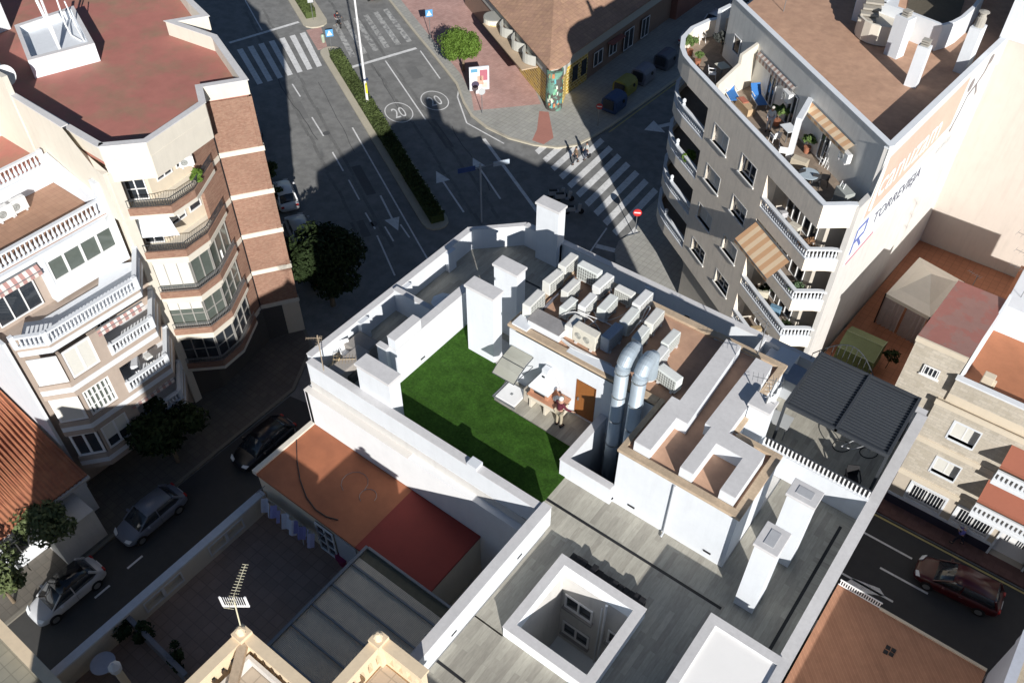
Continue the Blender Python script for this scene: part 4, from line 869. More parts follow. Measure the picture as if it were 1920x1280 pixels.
# ================= stone house (right) =================
sh = T('stone_house', 'beige stone-clad house with barred white windows and awnings at the right edge', 'house', (4, 40, 0))
B = MB(); fp = PL((-.3, 37.4), (24, 37.4))
gw = [(.95, 2.85, 1.15, 2.6), (3.6, 5.5, 1.15, 2.6), (9.2, 11.1, 1.15, 2.6)]; dw = (6.05, 7.85, .16, 2.7)
wall(B, fp, 0, 24, .1, 3.0, [(*w, .2) for w in gw]+[(*dw, .5)]); B.build('ground_floor_wall', mat('smooth_beige_wall', (.50, .44, .36), .85, .06), sh)
B = MB(); fp.bx(B, 0, dw[0], -.05, 0, .1, .85); fp.bx(B, dw[1], 24, -.05, 0, .1, .85); B.build('plinth', mat('dark_blue_plinth', (.03, .03, .05), .5, .1), sh)
B = MB(); fp.bx(B, 0, dw[0], -.09, 0, .85, 1.0); fp.bx(B, dw[1], 24, -.09, 0, .85, 1.0); B.build('plinth_trim', WHITE, sh)
BARS = WFR
for w in gw:
    f = window(fp, w[0], w[1], w[2], w[3], .15, sh, n=2, fw=.1); C = MB()
    for i in range(11): s = w[0]+.1+(w[1]-w[0]-.2)*i/10; fp.bx(C, s-.015, s+.015, -.05, -.03, w[2]+.05, w[3]-.05)
    fp.bx(C, w[0], w[1], -.055, -.025, w[3]-.1, w[3]-.05); fp.bx(C, w[0], w[1], -.055, -.025, w[2]+.05, w[2]+.1); C.build('window_bars', BARS, f)
    C = MB(); fp.bx(C, w[0]-.12, w[0], -.06, .0, w[2]-.15, w[3]+.1); fp.bx(C, w[1], w[1]+.12, -.06, .0, w[2]-.15, w[3]+.1); fp.bx(C, w[0], w[1], -.1, 0.15, w[2]-.15, w[2]); fp.bx(C, w[0], w[1], -.06, 0, w[3], w[3]+.1); C.build('window_surround', WHITE, f)
C = MB(); fp.bx(C, dw[0], dw[1], .4, .46, dw[2], dw[3]); dd = C.build('door', WFR, sh); C = MB()
for s in (6.35, 6.5, 6.95, 7.07, 7.19, 7.31, 7.43): fp.bx(C, s, s+.06, .385, .4, 1.3, 2.4)
C.build('door_glass', GLASS, dd); C = MB(); fp.bx(C, dw[0]-.12, dw[0], -.08, .4, .1, 2.85); fp.bx(C, dw[1], dw[1]+.12, -.08, .4, .1, 2.85); fp.bx(C, dw[0], dw[1], -.08, .4, 2.7, 2.85); C.build('door_frame', WHITE, dd)
B = MB(); ww = [(1.3, 2.6, 7.0, 8.25, .3), (1.4, 2.65, 4.1, 5.3, .3)]; bo = [(4.2, 8.5, 6.2, 8.4, 1.2), (4.2, 8.5, 3.2, 5.4, 1.2), (10, 14, 6.2, 8.4, 1.2), (10, 14, 3.2, 5.4, 1.2)]
wall(B, fp, 0, 24, 3.0, 9.0, ww+bo); B.quad(fp.P(0, 0, 0), fp.P(0, 6, 0), fp.P(0, 6, 9), fp.P(0, 0, 9)); fp.bx(B, .35, 24, 0.0, .25, 9.9, 10.95); B.build('stone_wall', PBRICK, sh)
B = MB()
for z in (3.0, 6.0, 9.0): fp.bx(B, -.05, 24, -.08, .0, z-.12, z+.22)
fp.bx(B, .35, 24, .25, .4, 9.1, 9.9); fp.bx(B, .0, 24, 0.0, .5, 9.0, 9.02); B.build('cornice', CREAM, sh)
B = MB(); fp.bx(B, .3, 24, -.05, .3, 10.95, 11.05); B.build('coping', WHITE, sh)
for w in ww:
    f = window(fp, w[0], w[1], w[2], w[3], .28, sh, n=2, blind=.97); C = MB(); fp.bx(C, w[0]-.1, w[0], -.03, .26, w[2]-.1, w[3]+.1); fp.bx(C, w[1], w[1]+.06, -.03, .1, w[2]-.1, w[3]+.1); fp.bx(C, w[0], w[1], -.05, .26, w[2]-.12, w[2]); fp.bx(C, w[0], w[1], -.03, .1, w[3], w[3]+.1); C.build('window_surround', WHITE, f)
for b in bo:
    C = MB(); fp.bx(C, b[0], b[1], 1.2, 1.25, b[2], b[3]); C.build('balcony_door', GLASS, sh)
    C = MB(); fp.bx(C, b[0]-.1, b[1]+.1, -.7, .02, b[2]-.2, b[2]); C.build('balcony_slab', WHITE, sh)
    q = [fp.p(b[0]-.1, .0), fp.p(b[0]-.1, -.7), fp.p(b[1]+.1, -.7), fp.p(b[1]+.1, 0)]
    C = MB(); n = 19; z0 = b[2]; p2 = PL(fp.p(b[0]-.1, -.68), fp.p(b[1]+.1, -.68)); w = p2.L/n
    p2.bx(C, 0, p2.L, 0, .12, z0, z0+.2); p2.bx(C, 0, p2.L, 0, .12, z0+.62, z0+.85)
    for i in range(n+1): p2.bx(C, max(0, i*w-.055), min(p2.L, i*w+.055), .001, .119, z0+.2, z0+.62)
    C.build('pierced_parapet', WHITE, sh)
    C = MB(); zt = b[3]+.1; a0_, a1_ = b[0]-.15, b[1]+.15; out = -.95
    C.add([fp.P(a0_, -.02, zt), fp.P(a1_, -.02, zt), fp.P(a1_, out, zt-.75), fp.P(a0_, out, zt-.75)], [(0, 1, 2, 3)]); C.add([fp.P(a0_, out, zt-.75), fp.P(a1_, out, zt-.75), fp.P(a1_, out, zt-.95), fp.P(a0_, out, zt-.95)], [(0, 1, 2, 3)])
    C.build('awning', mat('rust_awning_fabric', (.30, .105, .065), .9, .06), sh, fix=False)
# upper volume with red-brown roof; barred window
up = [(-2.45, 37.75), (.05, 37.75), (.35, 43.3), (-2.15, 43.3)]
B = MB(); B.prism(up, 4.4, 12.1); B.box(.3, 24, 37.7, 50, 3, 9.9); B.build('stone_wall', PBRICK, sh)
pu = PL(up[0], up[1]); f = window(pu, .85, 1.7, 10.1, 10.75, -.03, sh, n=1); C = MB()
for i in range(4): pu.bx(C, .95+i*.2, 1.0+i*.2, -.08, -.05, 10.15, 10.7)
pu.bx(C, .78, 1.8, -.09, 0, 10.0, 10.09); C.build('window_bars', BARS, f)
B = MB(); B.prism([(-2.5, 37.7), (.1, 37.7), (.4, 43.35), (-2.2, 43.35)], 12.1, 12.22); B.build('roof', mat('pinkish_red_roof', (.30, .125, .105), .85, .12, .8, .1, col2=(.27, .15, .13), c2=(.48, .54)), sh)
B = MB(); B.prism([(-2.5, 37.6), (.1, 37.6), (.1, 37.72), (-2.5, 37.72)], 12.0, 12.3); B.build('coping', CREAM, sh)
floor('roof_terrace_floor', [(.2, 24, 37.7, 50)], 10.0, mat('terracotta_terrace', (.42, .17, .085), .85, .14, 1.2, .1), .06, sh)
B = MB(); B.prism([(.1, 37.65), (.25, 37.65), (.5, 43.4), (.35, 43.4)], 10, [11.0, 11.0, 12.6, 12.6]); B.build('terrace_side_wall', WHITE, sh)
B = MB(); B.prism([(.4, 43.4), (6, 43.4), (6, 50), (.4, 50)], 9.9, 11.8); B.build('white_room', WHITE, sh)
B = MB(); q = at(1846, 723, 10.1); B.ob(q, (.28, 0), (0, .22), 10.0, 10.9); B.ob((q[0]+.3, q[1]+.05), (.12, 0), (0, .12), 10.0, 10.6); o = B.build('roof_vent', CREAM, bevel=.03); tag(o, 'stubby cream masonry vent beside the white coping of the terracotta roof terrace', 'vent')
# yard behind the street front with gazebo
yd = T('yard_building', 'single-storey block whose terracotta roof yard lies under the tall white party wall', 'building', (-4, 47, 0))
B = MB(); B.prism([(-7.45, 38.2), (-2.5, 38.2), (-2.15, 43.3), (26, 43.4), (26, 56.55), (-6.35, 56.55)], 0, 4.45); B.build('masonry', CREAM, yd)
B = MB(); B.prism([(-7.4, 38.4), (-2.6, 38.4), (-2.2, 43.5), (26, 43.5), (26, 56.5), (-6.35, 56.5)], 4.45, 4.5); B.build('yard_floor', mat('terracotta_yard', (.34, .14, .075), .85, .15, 1.5, .1, pat='paver', col2=(.31, .13, .07)), yd)
B = MB(); B.box(-7.5, -2.5, 38.1, 38.35, 4.45, 5.4); B.build('yard_parapet', LCREAM, yd)
# ================= roof below right =================
lr = T('low_terracotta_building', 'low building with brick-tiled terracotta roof and white rail at the lower right', 'building', (3, 20, 0))
TILB = mat('small_terracotta_tiles', (.40, .205, .125), .85, .16, 2, .2, pat='brick', col2=(.36, .18, .11))
B = MB(); B.box(-.2, 6.9, -5, 26.95, 0, 4.85); B.build('masonry', CREAM, lr); floor('roof', [(-.2, 6.9, 20.6, 27.0)], 5.0, TILB, .15, lr); floor('roof', [(-.2, 6.9, -5, 20.6)], 5.0, ORANGE, .15, lr)
B = MB(); B.box(-.2, 1.9, 26.95, 27.0, 5.45, 5.5); B.box(-.2, 1.9, 26.95, 27, 5.05, 5.08)
for i in range(18): B.box(-.15+i*.115, -.1+i*.115, 26.96, 26.99, 5.05, 5.46)
B.build('picket_rail', WFR, lr); B = MB(); B.box(1.9, 6.9, 26.9, 27.02, 5.0, 5.1); B.build('edge_trim', CREAM, lr)
B = MB(); 
for dx, dy in ((0, 0), (.25, .05), (.02, .28), (.27, .3)): q = at(1655, 1222, 5.02); B.box(q[0]+dx, q[0]+dx+.2, q[1]+dy, q[1]+dy+.2, 5.0, 5.03)
B.build('roof_drain', BLACK, lr)
cr = T('corner_building', 'grey-blue coped parapet corner of a building at the bottom right', 'building', (8, 20, 0))
B = MB(); B.box(7.0, 24, -5, 26.9, 0, 8.2); B.box(6.95, 7.25, -5, 26.9, 8.2, 9.0); B.build('masonry', mat('grey_blue_wall', (.36, .38, .44), .85, .1), cr)
B = MB(); B.box(7.25, 24, 26.65, 26.9, 8.2, 9); B.build('parapet', CREAM, cr); floor('roof', [(7.25, 24, -5, 26.65)], 8.3, mat('roof_gravel', (.45, .38, .28), .95, .3, 8), .1, cr)
B = MB(); B.box(6.9, 7.3, -5, 26.95, 9.0, 9.06); B.build('coping', mat('grey_blue_coping', (.42, .45, .52), .8, .1), cr)

# ================= corner shop (top) =================
cs = T('corner_shop', 'single-storey corner shop with hipped pinkish tiled roof, yellow patterned walls and a painted rounded corner', 'shop', (-45, 68, 0))
RT = mat('mottled_pan_tiles', (.47, .29, .19), .85, .22, 3, .4, pat='paver', col2=(.40, .24, .17)); 
cr_ = [(-41.3, 60.3), (-40.75, 61.2), (-40.7, 62.6), (-41.3, 63.9)]
ea = [(-62, 72.6)]+cr_+[(-41.5, 82)]
ridge = [(-62, 88, 8.2), (-47.0, 77, 8.2)]
R0 = (-51.5, 75, 7.9)
B = MB(); W1 = (-62, 72.6, 4.3); top = (-51.0, 76.0, 7.4)
E_ = [(-62, 72.6, 4.3)]+[(x, y, 4.3) for x, y in cr_]+[(-41.5, 84, 4.3)]
T1, T2 = (-62, 84, 8.2), (-49.0, 72.0, 7.0); T3 = (-50, 84, 7.6)
B.add(E_+[T1, T2, T3], [(0, 1, 7, 6), (1, 2, 7), (2, 3, 7), (3, 4, 7), (4, 5, 8, 7), (7, 8, 6)])
r = B.build('roof', RT, cs, fix=False); r.modifiers.new('s', 'SOLIDIFY').thickness = -.15
B = MB(); B.tube([(-41.0, 60.8, 4.36), T2], .05, 6); B.build('hip_line', BLACK, r)
inn = offs([(-62, 72.6)]+cr_+[(-41.5, 84)], .45)
YP = mat('yellow_patterned_cladding', (.62, .42, .04), .6, .0, 1); n_ = YP.node_tree; br = n_.nodes.new('ShaderNodeTexBrick'); tcn = n_.nodes.new('ShaderNodeTexCoord'); sxn = n_.nodes.new('ShaderNodeSeparateXYZ'); cmn = n_.nodes.new('ShaderNodeCombineXYZ'); adn = n_.nodes.new('ShaderNodeMath')
n_.links.new(tcn.outputs['Object'], sxn.inputs[0]); adn.operation = 'SUBTRACT'; n_.links.new(sxn.outputs[1], adn.inputs[0]); n_.links.new(sxn.outputs[0], adn.inputs[1]); n_.links.new(adn.outputs[0], cmn.inputs[0]); n_.links.new(sxn.outputs[2], cmn.inputs[1]); n_.links.new(cmn.outputs[0], br.inputs[0])
br.inputs['Color1'].default_value = (.70, .46, .03, 1); br.inputs['Color2'].default_value = (.25, .14, .03, 1); br.inputs['Mortar'].default_value = (.75, .62, .30, 1); br.inputs['Scale'].default_value = 1; br.inputs['Brick Width'].default_value = .5; br.inputs['Row Height'].default_value = .3; br.inputs['Mortar Size'].default_value = .05; n_.links.new(br.outputs[0], n_.nodes['Principled BSDF'].inputs['Base Color'])
B = MB(); strip(B, inn, 0, .3, .13, 3.1); w = B.build('wall', mat('shop_plaster', (.30, .20, .15), .9, .12, 1.5), cs)
B = MB(); p0_, p1_ = Vector(inn[0]), Vector(inn[1]); dd_ = (p0_-p1_).normalized(); strip(B, [tuple(p1_+dd_*7.5)]+[tuple(q) for q in inn[1:5]]+[(inn[4][0], inn[4][1]+3.6)], -.04, -.005, .13, 3.1); B.build('cladding', YP, cs)
pe = PL((inn[4][0]+.02, inn[4][1]), (inn[4][0]+.02, 84))
for s_, w_ in ((4.6, 1.6), (7.4, 1.4), (10.2, 1.8), (13.6, 1.5)): window(pe, s_, s_+w_, .4 if s_ > 10 else 1.0, 2.5, -.06, cs, n=2)
B = MB(); pe.bx(B, 7.0, 9.4, -.7, -.05, 2.55, 2.65); B.build('small_awning', mat('reddish_wall2', (.3, .12, .1), .9), cs)
for s_ in (1.0, 2.5): B = MB(); pe.bx(B, s_, s_+.9, -.05, -.03, 1.0, 2.6); B.build('shop_window', GLASS, cs)
B = MB(); strip(B, inn, -.12, .2, 3.1, 4.1); B.build('sign_band', mat('grey_sign_band', (.50, .50, .46), .7, .08), cs)
pf = PL((-62, 72.4), (-41.6, 60.45))
for s in (12.3, 15.3, 18.0):      # curved fascia panels
    B = MB(); pts = [pf.p(s+2.6*i/8, .15-.75*math.sin(math.pi*i/8)) for i in range(9)]; strip(B, pts, 0, .1, 3.0, 3.95); B.build('curved_sign', mat('grey_sign_band', (.5, .5, .46)), cs)
B = MB(); pf.bx(B, 10.5, 20.6, -1.25, .4, 2.85, 2.95); B.build('canopy', mat('tan_canopy', (.50, .38, .26), .8, .1), cs)
B = MB(); B.lathe((-41.35, 61.3, .13), [(.8, 0), (.8, 3.9)], 20); cl = B.build('round_corner', mat('mural_paint', (.10, .09, .08), .7, .3, 1.2, col2=(.16, .33, .26), c2=(.5, .56)), cs, smooth=False)
random.seed(11); MC = [mat('mural_green', (.20, .50, .30), .7, .1), mat('mural_teal', (.12, .40, .42), .7, .1), mat('mural_pale', (.62, .66, .56), .7, .1), mat('mural_orange', (.55, .22, .10), .7, .1)]
for i in range(26):
    a = R(random.uniform(-95, 15)); z = random.uniform(.5, 3.7); B = MB(); w2, h2 = random.uniform(.06, .16), random.uniform(.08, .28)
    B.quad(*[(-41.35+.806*math.cos(a+da), 61.3+.806*math.sin(a+da), z+dz) for da, dz in ((-w2, -h2), (w2, -h2*random.random()), (w2*.6, h2), (-w2, h2*.7))]); B.build('mural_patch', MC[i % 4], cl, fix=False)
# kiosk awning: round white sign drum
B = MB(); q = at(928, 32, 3.4); B.lathe((*q, 2.6), [(1.15, 0), (1.15, .9), (1.05, .92)], 24); o = B.build('sign_drum', mat('drum_top', (.35, .35, .32), .8), cs)
B = MB(); B.lathe((*q, 2.62), [(1.17, 0), (1.17, .8)], 24); B.build('sign_face', mat('drum_face', (.75, .72, .62), .6, .1), o)
B = MB(); 
for i in range(8): a0_ = R(-75+i*10); a1_ = R(-69+i*10); B.quad(*[(q[0]+1.18*math.cos(t), q[1]+1.18*math.sin(t), z) for t, z in ((a0_, 2.75), (a1_, 2.75), (a1_, 3.05), (a0_, 3.05))])
B.build('sign_patch', mat('drum_yellow', (.75, .62, .15), .6), o, fix=False)
# dark building rear right of the shop
rb = T('reddish_building', 'shaded reddish building behind the corner shop at the top edge', 'building', (-38, 90, 0))
B = MB(); B.box(-60, -41.2, 84, 110, 0, 7); B.build('wall', mat('reddish_wall', (.28, .13, .10), .9, .1), rb)
# ================= vehicles =================
BLKROOF = mat('black_glass_roof', (.012, .012, .015), .12, .0, 1, spec=.7)
def car(name, label, cat, loc, rot, paint, Ln=4.15, W=1.76, H=1.48, suv=False, plate=True, group=None, estate=False, darkroof=False):
    t = L(T(name, label, cat, (*loc, 0), group, rot)); h = Ln/2; w = W/2
    body = MB(); zb = .95 if not suv else 1.02
    st = [(-h, .72, .38, .72), (-h+.10, .88, .25, .92), (-h+.45, .97, .2, zb), (-h*.45, 1., .2, zb+.02), (0, 1., .2, zb), (h*.35, 1., .2, zb-.02), (h-.75, .98, .2, zb-.10), (h-.3, .9, .22, zb-.22), (h-.08, .78, .28, zb-.36), (h, .62, .36, zb-.48)]
    V = []; 
    for x, k, z0, z1 in st:
        a = w*k; zm = z0+(z1-z0)*.55
        V += [(x, -a*.90, z0), (x, -a, z0+.14), (x, -a, zm), (x, -a*.95, z1-.06), (x, -a*.80, z1), (x, 0, z1+.035), (x, a*.80, z1), (x, a*.95, z1-.06), (x, a, zm), (x, a, z0+.14), (x, a*.90, z0)]
    n = 11; Fs = [(i*n+j, i*n+(j+1) % n, (i+1)*n+(j+1) % n, (i+1)*n+j) for i in range(len(st)-1) for j in range(n)]+[tuple(range(n)), tuple((len(st)-1)*n+j for j in range(n))]
    body.add(V, Fs); b = body.build('body', paint, t, smooth=True)
    md = b.modifiers.new('s', 'SUBSURF'); md.levels = md.render_levels = 1
    xr = -h+(.22 if (suv or estate) else .35); x0 = -h*.62 if not (suv or estate) else -h*.78
    g = MB(); sec = [(xr, .80, .62, zb-.04), (x0, .86, .74, H-.03), (-.1, .88, .76, H), (.35, .88, .74, H-.03), (h*.56, .84, .80, zb-.08)]
    V = []
    for i, (x, kb, kt, z1) in enumerate(sec):
        z0 = zb-.1; top = z1
        V += [(x, -w*kb, z0), (x, -w*(kb+kt)/2, (z0+top)/2+.05 if i in (1, 2, 3) else z0+.02), (x, -w*kt, top-.05 if i in (1, 2, 3) else top), (x, 0, top+.02), (x, w*kt, top-.05 if i in (1, 2, 3) else top), (x, w*(kb+kt)/2, (z0+top)/2+.05 if i in (1, 2, 3) else z0+.02), (x, w*kb, z0)]
    n = 7; g.add(V, [(i*n+j, i*n+(j+1) % n, (i+1)*n+(j+1) % n, (i+1)*n+j) for i in range(len(sec)-1) for j in range(n)]+[tuple(range(n)), tuple((len(sec)-1)*n+j for j in range(n))])
    g.build('windows', GLASS, t, smooth=True)
    r = MB(); r.add([(x0+.05, -w*.70, H-.045), (x0+.05, 0, H+.0), (x0+.05, w*.70, H-.045), (-.1, -w*.74, H-.015), (-.1, 0, H+.045), (-.1, w*.74, H-.015), (.42, -w*.70, H-.05), (.42, 0, H+.01), (.42, w*.70, H-.05)], [(0, 1, 4, 3), (1, 2, 5, 4), (3, 4, 7, 6), (4, 5, 8, 7)])
    ro = r.build('roof', BLKROOF if darkroof else paint, t, smooth=True, fix=False); ro.modifiers.new('s', 'SOLIDIFY').thickness = -.03
    for s in (-1, 1):
        p = MB(); p.beam((.40, s*w*.72, H-.06), (h*.56+.02, s*w*.84, zb-.05), .06); p.build('windscreen_pillar', paint, t); p = MB(); p.beam((x0, s*w*.72, H-.06), (xr-.02, s*w*.82, zb-.02), .10); p.build('rear_pillar', paint, t); p = MB(); p.beam((-.15, s*w*.745, H-.05), (-.15, s*w*.9, zb-.05), .06); p.build('door_pillar', paint, t)
    for s in (-1, 1):
        p = MB(); p.box(-.35, -.15, s*(w+.002) if s > 0 else -w-.012, w+.012 if s > 0 else -(w+.002), .80, .83); p.build('door_handle', METAL, t)
        p = MB(); p.box(-.16, -.145, s*(w-.004) if s > 0 else -w-.003, w+.003 if s > 0 else -(w-.004), .35, .86); p.build('door_gap', BLACK, t)
    for sx in (-h*.60, h*.62):
        for s in (-1, 1):
            wt = MB(); wt.disc((sx, s*(w-.10), .33), (0, 1, 0), .33, .22, 18); q = wt.build('wheel', TYRE, t); rm = MB(); rm.disc((sx, s*(w-.10), .33), (0, 1, 0), .20, .235, 14); rm.build('rim', METAL, q)
    for s in (-1, 1):
        a = MB(); a.add([(h-.05, s*w*.40, .60), (h-.14, s*w*.78, .60), (h-.34, s*w*.86, .74), (h-.20, s*w*.42, .70)], [(0, 1, 2, 3)]); a.build('headlight', mat('headlight_glass', (.75, .78, .8), .1, 0, 1), t, fix=False).modifiers.new('s', 'SOLIDIFY').thickness = .05
        a = MB(); a.box(-h-.0, -h+.12, s*w*.52 if s > 0 else -w*.80, s*w*.80 if s > 0 else -w*.52, .70, .86); a.build('tail_light', RED, t, bevel=.02)
        a = MB(); a.box(.62, .76, s*(w+.02) if s > 0 else -w-.20, w+.20 if s > 0 else -(w+.02), .92, 1.06); a.build('mirror', paint, t, bevel=.03)
    if plate: a = MB(); a.box(-h-.03, -h+.02, -.26, .26, .56, .68); a.build('number_plate', WFR, t)
    a = MB(); a.box(h-.06, h+.01, -w*.45, w*.45, .34, .48); a.build('grille', BLACK, t, bevel=.02)
    return t
def paint(n, c, r=.28): return mat(n, c, r, .02, 2, spec=.6)
SIL = paint('silver_paint', (.50, .51, .53)); WH = paint('white_car_paint', (.70, .71, .72)); DKR = paint('dark_red_paint', (.16, .012, .015)); BLK = paint('black_car_paint', (.012, .012, .016)); BLU = paint('dark_blue_paint', (.02, .025, .05))
AVR = math.atan2(AV.y, AV.x)
car('parked_car', 'silver parked car, its bonnet in sunlight, beside the trees at bottom left', 'car', (-33.2, 4.35), R(-90), SIL, 4.1, 1.74, 1.5, darkroof=True)
car('parked_car', 'bluish grey car in deep shadow, second along the dark left street', 'car', (-33.6, 10.1), R(-90), paint('blue_grey_paint', (.16, .18, .23)), 4.2)
car('parked_car', 'black car in deep shadow beneath the balconies, third along the left street', 'car', (-32.4, 17.6), R(-90), BLK, 4.3)
car('parked_car', 'white parked car half in shadow at the foot of the brick building', 'car', (-50.6, 36.0), AVR+R(180), WH, 4.2)
car('parked_car', 'white car in shadow parked just below the half-lit white car', 'car', (-46.3, 33.6), AVR+R(180), paint('pale_grey_paint', (.45, .46, .48)), 4.0)
car('parked_car', 'dark blue car hidden in shade next to the dark street tree', 'car', (-41.8, 31.2), AVR+R(180), BLU, 4.2)
car('parked_car', 'pale grey car peeping past the edge of the brick building by a bush', 'car', (-61.0, 41.2), AVR+R(180), paint('grey_car_paint', (.3, .32, .36)), 4.2)
car('moving_car', 'dark red hatchback with white number plate stopped at the upper crosswalk', 'car', (-71.6, 68.4), AVR, DKR, 4.0, 1.75, 1.45)
car('moving_car', 'red car driving on the dark street at the lower right', 'car', (5.0, 34.0), R(184), paint('deep_red_paint', (.06, .004, .007)), 4.5, 1.8, 1.55, estate=True)
for i, (x, y, lb, pt) in enumerate(((-39.9, 81.0, 'white car nearest the rubbish containers in the dark side street', WH), (-39.9, 86.2, 'white car parked second behind the containers, near the top edge', WH), (-39.6, 91.5, 'grey car parked farthest up the dark side street', SIL))):
    car('parked_car', lb, 'car', (x+2.6, y), R(88), pt, 4.2, group='cars parked up the dark side street')

# ---- rubbish containers ----
def bins(loc, m, label, rot=R(90)):
    t = L(T('rubbish_container', label, 'rubbish container', (*loc, .0), 'containers on the side street kerb', rot)); B = MB()
    prof = [(-.78, .25), (-.86, 1.0), (-.80, 1.35), (-.52, 1.62), (0, 1.72), (.52, 1.62), (.80, 1.35), (.86, 1.0), (.78, .25)]
    n = len(prof); V = [(x, y, z) for x in (-1.0, -.92, .92, 1.0) for y, z in [(a*(1 if abs(x) < 1 else .93), b if abs(x) < 1 else b*.97) for a, b in prof]]
    B.add(V, [(i*n+j, i*n+j+1, (i+1)*n+j+1, (i+1)*n+j) for i in range(3) for j in range(n-1)]+[(i*n, (i+1)*n, (i+1)*n+n-1, i*n+n-1) for i in range(3)]+[tuple(range(n)), tuple(3*n+j for j in range(n))])
    b = B.build('body', m, t)
    B = MB(); B.disc((0.25, -.87, 1.1), (0, -1, .12), .17, .06, 14); B.build('hatch', BLACK, t)
    for x in (-.8, .8):
        B = MB(); B.box(x-.1, x+.1, -.6, .6, .02, .26); B.build('foot', BLACK, t)
    for x_ in (-1.12, 1.02): B = MB(); B.box(x_, x_+.1, -.55, .55, .6, 1.5); B.build('lifting_arm', DARK, t)
    return t
q = [at(*p, .9) for p in ((1152, 190), (1172, 160), (1206, 138), (1248, 110))]
bins(q[0], mat('bin_blue', (.045, .085, .19), .6, .15), 'blue recycling container nearest the street corner in shade')
bins(q[1], mat('bin_yellow', (.30, .28, .06), .6, .15), 'yellow recycling container between the blue and the grey one')
bins(q[2], mat('bin_grey', (.22, .22, .26), .5, .1), 'grey rubbish container next to the yellow one')
bins(q[3], mat('bin_dark', (.12, .13, .16), .5, .1), 'dark grey rubbish container farthest from the corner')
